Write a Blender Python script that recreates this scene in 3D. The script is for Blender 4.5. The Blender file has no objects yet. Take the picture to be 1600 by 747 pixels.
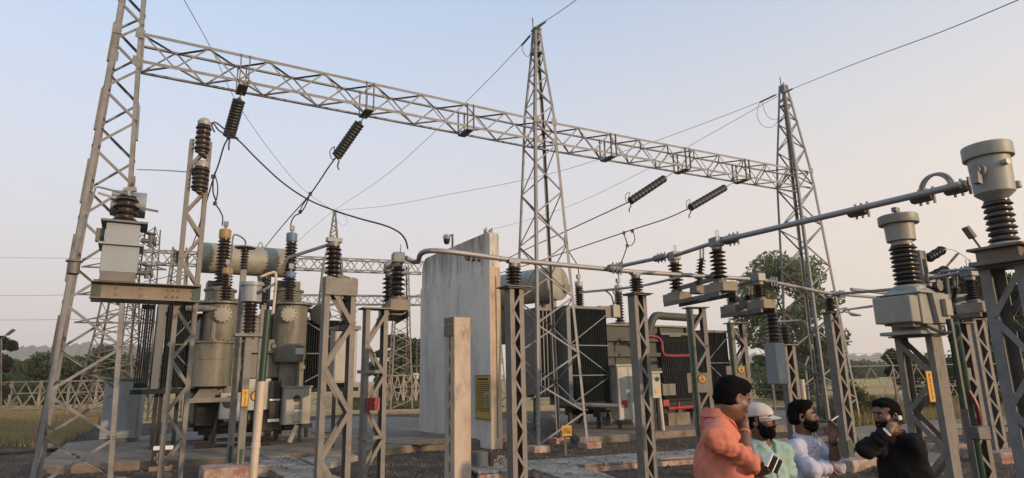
import bpy, bmesh, math, random
import numpy as np
from mathutils import Vector, Matrix, Quaternion
R = math.radians
sc = bpy.context.scene
C = sc.collection
random.seed(7)
rng = np.random.default_rng(7)

# ------------------------------------------------------------------ camera
FPX, PITCH, ROLL, CAMH = 980.0, R(12.5), 0.02, 1.9
cam = bpy.data.cameras.new('camera')
cam.sensor_width = 36.0
cam.lens = FPX * 36.0 / 1600.0
cam.clip_start, cam.clip_end = 0.05, 9000
camo = bpy.data.objects.new('camera', cam)
C.objects.link(camo)
camo.matrix_world = (Matrix.Translation((0, 0, CAMH)) @ Matrix.Rotation(math.pi / 2 + PITCH, 4, 'X')
                     @ Matrix.Rotation(-ROLL, 4, 'Z'))
sc.camera = camo

# ------------------------------------------------------------------ light
DUST_COOL, DUST_WARM, DUST_HIGH = (2.95, 2.68, 2.60), (3.75, 3.05, 2.3), (0.55, 0.98, 1.42)
SUN_EL, SUN_AZ = R(11), math.atan2(0.83, -0.56)      # azimuth clockwise from +Y
world = bpy.data.worlds.new('World')
sc.world = world
world.use_nodes = True
wn, wl = world.node_tree.nodes, world.node_tree.links
wn.clear()
wo = wn.new('ShaderNodeOutputWorld')
bg = wn.new('ShaderNodeBackground')
sky = wn.new('ShaderNodeTexSky')
sky.sky_type = 'NISHITA'
sky.sun_disc = False
sky.sun_elevation = SUN_EL
sky.sun_rotation = SUN_AZ
sky.altitude = 300
sky.air_density = 1.0
sky.dust_density = 3.0
sky.ozone_density = 2.2
bg.inputs['Strength'].default_value = 0.15
# dust in the evening air: pale, thickest at the horizon, warmer towards the sun
tc_ = wn.new('ShaderNodeTexCoord')
xyz = wn.new('ShaderNodeSeparateXYZ')
wl.new(tc_.outputs['Generated'], xyz.inputs[0])
el = wn.new('ShaderNodeMapRange')
el.interpolation_type = 'SMOOTHERSTEP'
el.inputs['From Min'].default_value, el.inputs['From Max'].default_value = -0.10, 1.0
el.inputs['To Min'].default_value, el.inputs['To Max'].default_value = 1.0, 0.0
wl.new(xyz.outputs['Z'], el.inputs['Value'])
dt = wn.new('ShaderNodeVectorMath')
dt.operation = 'DOT_PRODUCT'
dt.inputs[1].default_value = (math.sin(SUN_AZ), math.cos(SUN_AZ), 0)
wl.new(tc_.outputs['Generated'], dt.inputs[0])
az = wn.new('ShaderNodeMapRange')
az.interpolation_type = 'SMOOTHSTEP'
az.inputs['From Min'].default_value, az.inputs['From Max'].default_value = -1.0, 0.7
wl.new(dt.outputs['Value'], az.inputs['Value'])
warm = wn.new('ShaderNodeMix')
warm.data_type = 'RGBA'
warm.inputs['A'].default_value = DUST_COOL + (1,)
warm.inputs['B'].default_value = DUST_WARM + (1,)
wl.new(az.outputs[0], warm.inputs['Factor'])
sky2 = wn.new('ShaderNodeMix')
sky2.data_type = 'RGBA'
sky2.blend_type = 'MIX'
high = wn.new('ShaderNodeMix')
high.data_type = 'RGBA'
high.blend_type = 'ADD'
high.inputs['Factor'].default_value = 1.0
high.inputs['B'].default_value = DUST_HIGH + (1,)
wl.new(sky.outputs[0], high.inputs['A'])
wl.new(high.outputs['Result'], sky2.inputs['A'])
wl.new(warm.outputs['Result'], sky2.inputs['B'])
wl.new(el.outputs[0], sky2.inputs['Factor'])
wl.new(sky2.outputs['Result'], bg.inputs['Color'])
wl.new(bg.outputs[0], wo.inputs['Surface'])

sd = bpy.data.lights.new('sun', 'SUN')
sd.energy = 2.3
sd.angle = R(1.2)
sd.color = (1.0, 0.68, 0.42)
so = bpy.data.objects.new('sun', sd)
C.objects.link(so)
SUNV = Vector((math.sin(SUN_AZ) * math.cos(SUN_EL), math.cos(SUN_AZ) * math.cos(SUN_EL), math.sin(SUN_EL)))
so.rotation_euler = SUNV.to_track_quat('Z', 'Y').to_euler()
so.location = (20, -20, 30)
vs = sc.view_settings
vs.view_transform, vs.look, vs.gamma, vs.exposure = 'Standard', 'None', 1.0, 0.85
vs.use_curve_mapping = False
sc.cycles.max_bounces = 6
sc.cycles.volume_bounces = 3
sc.cycles.caustics_reflective = sc.cycles.caustics_refractive = False

# ------------------------------------------------------------------ measuring from the photograph
def ray(px, py):
    X, Y = (px - 800) / FPX, (373.5 - py) / FPX
    s, c = math.sin(ROLL), math.cos(ROLL)
    cx, cy = X * c + Y * s, -X * s + Y * c
    return Vector((cx, math.cos(PITCH) - cy * math.sin(PITCH), math.sin(PITCH) + cy * math.cos(PITCH)))
EYE = Vector((0, 0, CAMH))
def P(px, py, y):                 # point at distance y in front
    d = ray(px, py)
    return EYE + d * (y / d.y)
def PZ(px, py, z=0.0):            # point at height z
    d = ray(px, py)
    return EYE + d * ((z - CAMH) / d.z)
class Frame:                      # a place in the yard: origin, turned by a about z
    def __init__(s, o, a):
        s.o, s.a = Vector(o), a
        s.x = Vector((math.cos(a), math.sin(a), 0))
        s.y = Vector((-math.sin(a), math.cos(a), 0))
    def L(s, px, py, off=0.0):    # where a sight line meets the plane local y = off
        d = ray(px, py)
        t = (off - (EYE - s.o).dot(s.y)) / d.dot(s.y)
        p = EYE + d * t - s.o
        return Vector((p.dot(s.x), off, p.z))
    def W(s, p):
        return s.o + s.x * p[0] + s.y * p[1] + Vector((0, 0, p[2]))
    def inv(s, w):
        q = Vector(w) - s.o
        return Vector((q.dot(s.x), q.dot(s.y), q.z))
YA = R(31)                        # the yard's grid against the sight line
U = Vector((math.cos(YA), math.sin(YA), 0))
WA = Vector((-math.sin(YA), math.cos(YA), 0))

# ------------------------------------------------------------------ materials
def lin(c):
    return tuple(((v / 255) / 12.92 if v / 255 <= 0.04045 else ((v / 255 + 0.055) / 1.055) ** 2.4) for v in c)
def mat(name, col, rough=0.6, metal=0.0, var=0.18, scale=4.0, stain=None, amount=0.35, streak=1.0, bump=0.0, bscale=40.0, spec=0.5, stain2=None, amount2=0.2, sscale=1.5):
    m = bpy.data.materials.new(name)
    m.use_nodes = True
    n, l = m.node_tree.nodes, m.node_tree.links
    b = n['Principled BSDF']
    b.inputs['Roughness'].default_value = rough
    b.inputs['Metallic'].default_value = metal
    b.inputs['Specular IOR Level'].default_value = spec
    g = n.new('ShaderNodeNewGeometry')
    mp = n.new('ShaderNodeMapping')
    mp.inputs['Scale'].default_value = (1, 1, streak)
    l.new(g.outputs['Position'], mp.inputs['Vector'])
    nz = n.new('ShaderNodeTexNoise')
    nz.inputs['Scale'].default_value = scale
    nz.inputs['Detail'].default_value = 6
    nz.inputs['Roughness'].default_value = 0.65
    l.new(mp.outputs[0], nz.inputs['Vector'])
    mx = n.new('ShaderNodeMix')
    mx.data_type = 'RGBA'
    mr = n.new('ShaderNodeMapRange')
    mr.inputs['From Min'].default_value, mr.inputs['From Max'].default_value = 0.3, 0.7
    l.new(nz.outputs[0], mr.inputs['Value'])
    l.new(mr.outputs[0], mx.inputs['Factor'])
    mx.inputs['A'].default_value = tuple(c * (1 - var) for c in col) + (1,)
    mx.inputs['B'].default_value = tuple(min(1, c * (1 + var)) for c in col) + (1,)
    out = mx.outputs['Result']
    for k, (st, am) in enumerate(((stain, amount), (stain2, amount2))):
        if st is None:
            continue
        n2 = n.new('ShaderNodeTexNoise')
        n2.inputs['Scale'].default_value = sscale * (1 + 1.7 * k)
        n2.inputs['Detail'].default_value = 8
        n2.inputs['Roughness'].default_value = 0.7
        of = n.new('ShaderNodeVectorMath')
        of.inputs[1].default_value = (13.7 * (k + 1), 5.1, 2.2 * k)
        l.new(mp.outputs[0], of.inputs[0])
        l.new(of.outputs[0], n2.inputs['Vector'])
        r2 = n.new('ShaderNodeMapRange')
        r2.inputs['From Min'].default_value, r2.inputs['From Max'].default_value = 0.62 - am * 0.35, 0.80 - am * 0.35
        l.new(n2.outputs[0], r2.inputs['Value'])
        m2 = n.new('ShaderNodeMix')
        m2.data_type = 'RGBA'
        m2.inputs['B'].default_value = tuple(st) + (1,)
        l.new(out, m2.inputs['A'])
        l.new(r2.outputs[0], m2.inputs['Factor'])
        out = m2.outputs['Result']
    l.new(out, b.inputs['Base Color'])
    rr = n.new('ShaderNodeMapRange')
    rr.inputs['To Min'].default_value, rr.inputs['To Max'].default_value = max(0.05, rough - 0.12), min(1, rough + 0.12)
    l.new(nz.outputs[0], rr.inputs['Value'])
    l.new(rr.outputs[0], b.inputs['Roughness'])
    if bump:
        n3 = n.new('ShaderNodeTexNoise')
        n3.inputs['Scale'].default_value = bscale
        n3.inputs['Detail'].default_value = 4
        l.new(g.outputs['Position'], n3.inputs['Vector'])
        bp = n.new('ShaderNodeBump')
        bp.inputs['Strength'].default_value = 0.9
        bp.inputs['Distance'].default_value = bump
        l.new(n3.outputs[0], bp.inputs['Height'])
        l.new(bp.outputs[0], b.inputs['Normal'])
    return m
RUST = (0.13, 0.055, 0.025)
GRIME = (0.06, 0.052, 0.042)
M = {}
M['galv'] = mat('galvanised steel', (0.175, 0.181, 0.187), 0.58, 0.15, 0.22, 6, (0.125, 0.118, 0.105), 0.35)
M['galv_old'] = mat('weathered galvanised steel', (0.165, 0.158, 0.145), 0.62, 0.1, 0.2, 7, (0.115, 0.10, 0.082), 0.3, sscale=5, stain2=(0.15, 0.085, 0.05), amount2=.08)
M['galv_dark'] = mat('dull dark steel', (0.13, 0.13, 0.125), 0.6, 0.3, 0.25, 5, RUST, 0.3)
M['rusty'] = mat('rusty steel plate', (0.22, 0.19, 0.155), 0.75, 0.1, 0.2, 5, (0.15, 0.115, 0.085), 0.4, 0.4)
M['vtgrey'] = mat('voltage transformer grey paint', (0.25, 0.26, 0.235), 0.5, 0, 0.12, 4, (0.15, 0.14, 0.11), 0.3, 0.4)
M['basebox'] = mat('sun bleached rusty base box', (0.24, 0.205, 0.16), 0.7, 0.05, 0.18, 5, (0.15, 0.105, 0.07), 0.35)
M['alu'] = mat('aluminium tube', (0.28, 0.275, 0.27), 0.5, 0.4, 0.12, 9, (0.25, 0.24, 0.22), 0.3)
M['clamp'] = mat('cast clamp metal', (0.19, 0.19, 0.19), 0.55, 0.4, 0.25, 14)
M['porc'] = mat('brown glazed porcelain', (0.026, 0.019, 0.017), 0.32, 0, 0.3, 5, (0.06, 0.05, 0.043), 0.35)
M['porc_grey'] = mat('dark grey silicone rubber', (0.016, 0.017, 0.019), 0.5, 0, 0.25, 6)
M['tank'] = mat('grey green transformer paint', (0.148, 0.146, 0.12), 0.5, 0, 0.16, 2.5, (0.085, 0.075, 0.052), 0.42, 0.25, stain2=(0.05, 0.04, 0.028), amount2=0.25)
M['tank2'] = mat('dark grey green transformer paint', (0.042, 0.047, 0.040), 0.65, 0, 0.2, 2.5, (0.06, 0.055, 0.04), 0.42, 0.25)
M['tank_dark'] = mat('dark grey transformer paint', (0.016, 0.018, 0.018), 0.8, 0, 0.2, 3, (0.05, 0.045, 0.035), 0.4, 0.25)
M['rad'] = mat('radiator grey paint', (0.017, 0.024, 0.024), 0.8, 0, 0.2, 3, (0.035, 0.034, 0.03), 0.3, 0.2, spec=0.15)
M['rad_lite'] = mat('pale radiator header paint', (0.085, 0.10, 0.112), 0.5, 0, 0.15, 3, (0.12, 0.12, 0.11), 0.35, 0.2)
M['box'] = mat('light grey enclosure paint', (0.29, 0.285, 0.25), 0.5, 0, 0.1, 3, (0.22, 0.20, 0.16), 0.3, 0.3)
M['bluegrey'] = mat('blue grey enclosure paint', (0.235, 0.275, 0.305), 0.45, 0, 0.08, 3, (0.16, 0.16, 0.15), 0.3, 0.3)
M['ctgrey'] = mat('instrument transformer grey green paint', (0.255, 0.268, 0.252), 0.5, 0, 0.1, 4, (0.20, 0.19, 0.15), 0.3, 0.4)
M['cream'] = mat('cream conservator paint', (0.27, 0.27, 0.225), 0.5, 0, 0.1, 2, (0.16, 0.145, 0.11), 0.35, 0.6)
M['green'] = mat('dark green paint', (0.008, 0.040, 0.022), 0.5, 0, 0.25, 8, (0.06, 0.07, 0.05), 0.3)
M['red'] = mat('red paint', (0.27, 0.012, 0.012), 0.5, 0, 0.15, 10, (0.25, 0.02, 0.02), 0.25)
M['redpipe'] = mat('crimson pipe paint', (0.14, 0.006, 0.014), 0.45, 0, 0.15, 8)
M['yellow'] = mat('yellow enamel', (0.44, 0.30, 0.045), 0.5, 0, 0.1, 12, (0.35, 0.24, 0.06), 0.25)
M['orangeplate'] = mat('orange yellow enamel', (0.56, 0.30, 0.035), 0.5, 0, 0.08, 12)
M['bluecap'] = mat('blue phase paint', (0.10, 0.17, 0.25), 0.5, 0, 0.12, 12)
M['ycap'] = mat('amber phase paint', (0.30, 0.20, 0.075), 0.5, 0, 0.15, 12)
M['wcap'] = mat('pale metal cap', (0.34, 0.33, 0.305), 0.5, 0.2, 0.12, 12)
M['black'] = mat('black print', (0.012, 0.012, 0.012), 0.6, 0, 0.1, 8)
M['blackboard'] = mat('black painted board', (0.018, 0.018, 0.018), 0.7, 0, 0.3, 8, (0.06, 0.055, 0.05), 0.35)
M['white'] = mat('white lettering paint', (0.72, 0.72, 0.68), 0.6, 0, 0.08, 8)
M['dialface'] = mat('round flange paint', (0.22, 0.215, 0.175), 0.5, 0, 0.12, 10, (0.18, 0.16, 0.12), 0.3)
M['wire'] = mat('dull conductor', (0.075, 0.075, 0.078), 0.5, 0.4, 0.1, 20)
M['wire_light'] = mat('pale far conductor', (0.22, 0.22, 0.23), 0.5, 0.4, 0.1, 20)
M['rubber'] = mat('black cable sheath', (0.02, 0.02, 0.02), 0.5, 0, 0.2, 8)
M['pvc'] = mat('dusty white pipe', (0.50, 0.43, 0.34), 0.5, 0, 0.12, 3, (0.34, 0.28, 0.20), 0.4, 0.4, bump=0.002, bscale=25)
M['conc'] = mat('grey concrete', (0.21, 0.165, 0.115), 0.9, 0, 0.22, 2.2, (0.13, 0.108, 0.082), 0.5, bump=0.008, bscale=28, stain2=(0.11, 0.10, 0.09), amount2=0.35)
M['conc_pink'] = mat('plastered brick footing', (0.40, 0.33, 0.28), 0.9, 0, 0.2, 4, (0.26, 0.12, 0.08), 0.55, bump=0.01, bscale=24, stain2=(0.14, 0.11, 0.09), amount2=0.3, sscale=4)
M['slab'] = mat('trench cover concrete', (0.29, 0.26, 0.215), 0.9, 0, 0.25, 3, (0.17, 0.145, 0.115), 0.45, bump=0.008, bscale=30, stain2=(0.10, 0.095, 0.085), amount2=0.3, sscale=2.5)
M['field'] = None
M['skin_brown'] = mat('brown skin', (0.14, 0.068, 0.043), 0.5, 0, 0.12, 18)
M['skin_dark'] = mat('deep brown skin', (0.135, 0.068, 0.044), 0.5, 0, 0.12, 18)
M['hair'] = mat('black hair', (0.0045, 0.004, 0.004), 0.95, 0, 0.4, 60, bump=0.004, bscale=150, spec=0.08)
M['orange_cloth'] = mat('orange cotton', (0.50, 0.175, 0.12), 0.85, 0, 0.07, 10, bump=0.0015, bscale=400, spec=0.2)
M['mint_cloth'] = mat('mint green cotton', (0.27, 0.38, 0.33), 0.85, 0, 0.06, 10, bump=0.0015, bscale=400, spec=0.2)
M['white_cloth'] = mat('white lilac cotton', (0.40, 0.41, 0.49), 0.85, 0, 0.05, 10, bump=0.0015, bscale=400, spec=0.2)
M['black_cloth'] = mat('black cotton', (0.005, 0.005, 0.006), 0.9, 0, 0.3, 12, bump=0.0015, bscale=400, spec=0.2)
M['trouser'] = mat('dark trousers', (0.03, 0.032, 0.04), 0.85, 0, 0.2, 12, spec=0.2)
M['cap_cloth'] = mat('off white cap cloth', (0.46, 0.42, 0.38), 0.85, 0, 0.08, 14, (0.42, 0.34, 0.28), 0.3, spec=0.2)
M['chalk'] = mat('faded chalky lettering', (0.34, 0.34, 0.32), 0.7, 0, 0.2, 30)
M['eye'] = mat('eye white', (0.30, 0.27, 0.24), 0.3, 0, 0.05, 30)
M['lip'] = mat('lip skin', (0.16, 0.06, 0.045), 0.5, 0, 0.1, 30)
M['phone'] = mat('black glossy plastic', (0.015, 0.015, 0.017), 0.25, 0, 0.1, 30)

# ------------------------------------------------------------------ mesh building
class MB:
    def __init__(s):
        s.v, s.f = [], []
    def add(s, vs_, fs_):
        o = len(s.v)
        s.v += [tuple(p) for p in vs_]
        s.f += [tuple(i + o for i in f) for f in fs_]
        return s
    def hexa(s, p):               # eight corners: bottom ring then top ring
        return s.add(p, [(3, 2, 1, 0), (4, 5, 6, 7), (0, 1, 5, 4), (1, 2, 6, 5), (2, 3, 7, 6), (3, 0, 4, 7)])
    def box(s, x0, x1, y0, y1, z0, z1):
        return s.hexa([(x0, y0, z0), (x1, y0, z0), (x1, y1, z0), (x0, y1, z0), (x0, y0, z1), (x1, y0, z1), (x1, y1, z1), (x0, y1, z1)])
    def bar(s, p0, p1, w, h, up=(0, 0, 1)):
        p0, p1 = Vector(p0), Vector(p1)
        d = (p1 - p0).normalized()
        u = Vector(up)
        a = d.cross(u)
        if a.length < 1e-4:
            a = d.cross(Vector((0, 1, 0)))
        a.normalize()
        b = a.cross(d).normalized()
        a, b = a * w / 2, b * h / 2
        return s.hexa([p0 - a - b, p0 + a - b, p0 + a + b, p0 - a + b, p1 - a - b, p1 + a - b, p1 + a + b, p1 - a + b])
    def lathe(s, prof, p0=(0, 0, 0), ax=(0, 0, 1), n=16, caps=True):
        p0, ax = Vector(p0), Vector(ax).normalized()
        a = ax.orthogonal().normalized()
        b = ax.cross(a)
        vv = [p0 + ax * h + (a * math.cos(2 * math.pi * k / n) + b * math.sin(2 * math.pi * k / n)) * r for r, h in prof for k in range(n)]
        ff = [(i * n + k, i * n + (k + 1) % n, (i + 1) * n + (k + 1) % n, (i + 1) * n + k) for i in range(len(prof) - 1) for k in range(n)]
        if caps:
            ff.append(tuple(range(n - 1, -1, -1)))
            ff.append(tuple((len(prof) - 1) * n + k for k in range(n)))
        return s.add(vv, ff)
    def cyl(s, p0, p1, r0, r1=None, n=12):
        p0, p1 = Vector(p0), Vector(p1)
        return s.lathe([(r0, 0), (r0 if r1 is None else r1, (p1 - p0).length)], p0, p1 - p0, n)
    def tube(s, pts, r, n=6):
        pts = [Vector(p) for p in pts]
        rings, a = [], None
        for i, p in enumerate(pts):
            d = (pts[min(i + 1, len(pts) - 1)] - pts[max(i - 1, 0)]).normalized()
            a = d.orthogonal().normalized() if a is None else (a - d * a.dot(d)).normalized()
            b = d.cross(a)
            rr = r[i] if isinstance(r, (list, tuple)) else r
            rings += [p + (a * math.cos(2 * math.pi * k / n) + b * math.sin(2 * math.pi * k / n)) * rr for k in range(n)]
        m = len(pts)
        ff = [(i * n + k, i * n + (k + 1) % n, (i + 1) * n + (k + 1) % n, (i + 1) * n + k) for i in range(m - 1) for k in range(n)]
        ff += [tuple(range(n - 1, -1, -1)), tuple((m - 1) * n + k for k in range(n))]
        return s.add(rings, ff)
    def mesh(s, name, m=None, smooth=True, bevel=0.0):
        me = bpy.data.meshes.new(name)
        me.from_pydata(s.v, [], s.f)
        if bevel:
            bm = bmesh.new()
            bm.from_mesh(me)
            bmesh.ops.bevel(bm, geom=bm.edges[:], offset=bevel, segments=1, affect='EDGES', clamp_overlap=True)
            bm.to_mesh(me)
            bm.free()
        if smooth:
            me.polygons.foreach_set('use_smooth', [True] * len(me.polygons))
            me.set_sharp_from_angle(angle=R(38))
        if m is not None:
            me.materials.append(M[m] if isinstance(m, str) else m)
        me.update()
        return me
def spline(pts, n=8):             # smooth curve through points
    pts = [Vector(p) for p in pts]
    out = []
    for i in range(len(pts) - 1):
        p0, p1, p2, p3 = pts[max(i - 1, 0)], pts[i], pts[i + 1], pts[min(i + 2, len(pts) - 1)]
        for k in range(n):
            t = k / n
            out.append(0.5 * ((2 * p1) + (p2 - p0) * t + (2 * p0 - 5 * p1 + 4 * p2 - p3) * t * t + (3 * p1 - p0 - 3 * p2 + p3) * t ** 3))
    return out + [pts[-1]]
def sag(a, b, s, n=24):
    a, b = Vector(a), Vector(b)
    return [a.lerp(b, k / n) - Vector((0, 0, s * 4 * (k / n) * (1 - k / n))) for k in range(n + 1)]

# ------------------------------------------------------------------ things and parts
def tag(o, label, cat, group=None, kind=None):
    if label:
        o['label'] = label
    if cat:
        o['category'] = cat
    if group:
        o['group'] = group
    if kind:
        o['kind'] = kind
    return o
def thing(name, label, cat, loc=(0, 0, 0), a=0.0, group=None):
    o = bpy.data.objects.new(name, None)
    C.objects.link(o)
    o.empty_display_size = 0.2
    o.location, o.rotation_euler = loc, (0, 0, a)
    return tag(o, label, cat, group)
def part(mb, name, m, parent=None, smooth=True, bevel=0.0, label=None):
    me = mb.mesh(name, m, smooth, bevel) if isinstance(mb, MB) else mb
    o = bpy.data.objects.new(name, me)
    C.objects.link(o)
    if parent is not None:
        o.parent = parent
    if label:
        o['label'] = label
    return o
def single(mb, name, m, label, cat, group=None, smooth=True, bevel=0.0, loc=None, a=0.0):
    o = part(mb, name, m, None, smooth, bevel)
    if loc is not None:
        o.location, o.rotation_euler = loc, (0, 0, a)
    return tag(o, label, cat, group)
def struct(mb, name, m, smooth=False, bevel=0.0):
    o = part(mb, name, m, None, smooth, bevel)
    o['kind'] = 'structure'
    return o
_bars = {}
def angle_piece(name, p0, p1, w, parent, m, nrm=(0, -1, 0), t=None, flat=False):
    """one rolled angle (or flat) of the steelwork, laid from p0 to p1 with a leg facing nrm"""
    p0, p1 = Vector(p0), Vector(p1)
    L = (p1 - p0).length
    t = t or max(0.006, w * 0.13)
    key = (round(L, 2), round(w, 3), m, flat)
    me = _bars.get(key)
    if me is None:
        b = MB().box(-w / 2, w / 2, 0, t, 0, L)
        if not flat:
            b.box(-w / 2, -w / 2 + t, t, w * 0.9, 0, L)
        me = _bars[key] = b.mesh(name, m, False)
    o = bpy.data.objects.new(name, me)
    C.objects.link(o)
    z = (p1 - p0).normalized()
    y = -Vector(nrm)
    y = (y - z * y.dot(z)).normalized()
    x = y.cross(z)
    o.matrix_local = Matrix.Translation(p0) @ Matrix((x, y, z)).transposed().to_4x4()
    o.parent = parent
    return o
def lettering(lines, w, h, parent, m='black', at=(0, 0, 0), nrm_y=-1, size=None, name='lettering', depth=0.002):
    """flat raised print on a plate facing local -y, centred at 'at'"""
    cu = bpy.data.curves.new(name, 'FONT')
    cu.body = '\n'.join(lines)
    cu.align_x, cu.align_y = 'CENTER', 'CENTER'
    cu.size = size or h / len(lines) * 0.95
    cu.space_line = 0.82
    cu.offset = 0.004 * cu.size
    cu.extrude = depth / 2
    cu.resolution_u = 2
    to = bpy.data.objects.new('tmp', cu)
    C.objects.link(to)
    dg = bpy.context.evaluated_depsgraph_get()
    me = bpy.data.meshes.new_from_object(to.evaluated_get(dg))
    bpy.data.objects.remove(to)
    me.name = name
    if len(me.vertices):
        co = np.empty(len(me.vertices) * 3)
        me.vertices.foreach_get('co', co)
        co = co.reshape(-1, 3)
        mn, mx_ = co.min(0), co.max(0)
        sz = mx_ - mn
        s_ = min(w / max(sz[0], 1e-5), h / max(sz[1], 1e-5)) * 0.9
        c_ = (mn + mx_) / 2
        out = np.stack([(co[:, 0] - c_[0]) * s_ + at[0], at[1] - (co[:, 2] + depth / 2), (co[:, 1] - c_[1]) * s_ + at[2]], 1)
        me.vertices.foreach_set('co', out.ravel())
    me.materials.clear()
    me.materials.append(M[m])
    o = bpy.data.objects.new(name, me)
    C.objects.link(o)
    o.parent = parent
    return o
def sheds(L, core, rad, n, taper=0.0):
    """profile of a shedded insulator of length L"""
    pr = [(core * 1.15, 0), (core * 1.15, L * 0.03)]
    p = L * 0.94 / n
    for i in range(n):
        z = L * 0.03 + i * p
        r = rad * (1 - taper * i / n) * (1.0 if i % 2 == 0 else 0.93)
        pr += [(core, z + 0.12 * p), (core * 1.1, z + 0.30 * p), (r * 0.97, z + 0.40 * p), (r, z + 0.47 * p), (r * 0.93, z + 0.56 * p), (core * 1.25, z + 0.82 * p), (core, z + 0.95 * p)]
    pr += [(core * 1.15, L * 0.97), (core * 1.15, L)]
    return pr
def insulator(parent, p0, p1, core, rad, n, m='porc', name='insulator', seg=18, taper=0.0):
    p0, p1 = Vector(p0), Vector(p1)
    return part(MB().lathe(sheds((p1 - p0).length, core, rad, n, taper), p0, p1 - p0, seg), name, m, parent)
# ================================================================== SETTING
def ground_mat(name, c1, c2, c3, s1, s2, bump, bscale, pebble=True):
    m = bpy.data.materials.new(name)
    m.use_nodes = True
    n, l = m.node_tree.nodes, m.node_tree.links
    b = n['Principled BSDF']
    b.inputs['Roughness'].default_value = 0.95
    b.inputs['Specular IOR Level'].default_value = 0.2
    g = n.new('ShaderNodeNewGeometry')
    a1, a2 = n.new('ShaderNodeTexNoise'), n.new('ShaderNodeTexNoise')
    for t, s in ((a1, s1), (a2, s2)):
        t.inputs['Scale'].default_value = s
        t.inputs['Detail'].default_value = 7
        t.inputs['Roughness'].default_value = 0.7
        l.new(g.outputs['Position'], t.inputs['Vector'])
    r1, r2 = n.new('ShaderNodeMapRange'), n.new('ShaderNodeMapRange')
    for r, t in ((r1, a1), (r2, a2)):
        r.inputs['From Min'].default_value, r.inputs['From Max'].default_value = 0.38, 0.62
        l.new(t.outputs[0], r.inputs['Value'])
    x1, x2 = n.new('ShaderNodeMix'), n.new('ShaderNodeMix')
    x1.data_type = x2.data_type = 'RGBA'
    x1.inputs['A'].default_value, x1.inputs['B'].default_value = c1 + (1,), c2 + (1,)
    l.new(r1.outputs[0], x1.inputs['Factor'])
    l.new(x1.outputs['Result'], x2.inputs['A'])
    x2.inputs['B'].default_value = c3 + (1,)
    l.new(r2.outputs[0], x2.inputs['Factor'])
    out = x2.outputs['Result']
    h = a1.outputs[0]
    if pebble:
        v = n.new('ShaderNodeTexVoronoi')
        v.inputs['Scale'].default_value = bscale
        l.new(g.outputs['Position'], v.inputs['Vector'])
        hs = n.new('ShaderNodeHueSaturation')
        sp = n.new('ShaderNodeSeparateColor')
        l.new(v.outputs['Color'], sp.inputs[0])
        mr = n.new('ShaderNodeMapRange')
        mr.inputs['To Min'].default_value, mr.inputs['To Max'].default_value = 0.45, 1.75
        l.new(sp.outputs[0], mr.inputs['Value'])
        l.new(mr.outputs[0], hs.inputs['Value'])
        l.new(out, hs.inputs['Color'])
        out = hs.outputs[0]
        iv = n.new('ShaderNodeMath')
        iv.operation = 'SUBTRACT'
        iv.inputs[0].default_value = 1
        l.new(v.outputs['Distance'], iv.inputs[1])
        h = iv.outputs[0]
    l.new(out, b.inputs['Base Color'])
    bp = n.new('ShaderNodeBump')
    bp.inputs['Strength'].default_value = 1
    bp.inputs['Distance'].default_value = bump
    l.new(h, bp.inputs['Height'])
    l.new(bp.outputs[0], b.inputs['Normal'])
    return m
M['gravel'] = ground_mat('yard gravel', (0.075, 0.056, 0.038), (0.115, 0.087, 0.058), (0.050, 0.041, 0.031), 0.35, 2.6, 0.03, 22)
M['soil'] = ground_mat('dry soil and stubble', (0.42, 0.285, 0.10), (0.52, 0.36, 0.13), (0.30, 0.215, 0.085), 0.02, 0.25, 0.05, 5, False)
M['stone'] = mat('gravel stones', (0.105, 0.080, 0.056), 0.9, 0, 0.75, 9, (0.05, 0.045, 0.04), 0.4, sscale=12)
M['path'] = ground_mat('dusty yard road', (0.17, 0.145, 0.11), (0.22, 0.19, 0.145), (0.12, 0.105, 0.08), 0.4, 4, 0.01, 60)
M['hill'] = ground_mat('hill scrub', (0.09, 0.085, 0.05), (0.13, 0.115, 0.07), (0.05, 0.06, 0.03), 0.004, 0.03, 1.0, 1, False)

def sheet(name, pts, z, m):
    return struct(MB().add([(p[0], p[1], z) for p in pts], [tuple(range(len(pts)))]), name, m)
struct(MB().add([(-2600, -400, 0), (2600, -400, 0), (2600, 3000, 0), (-2600, 3000, 0)], [(0, 1, 2, 3)]), 'ground', 'soil')
sheet('yard_gravel', [(-32, -14), (34, -14), (34, 29), (14, 37), (-4, 38), (-16, 36), (-22, 31), (-24, 22)], 0.004, 'gravel')

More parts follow.
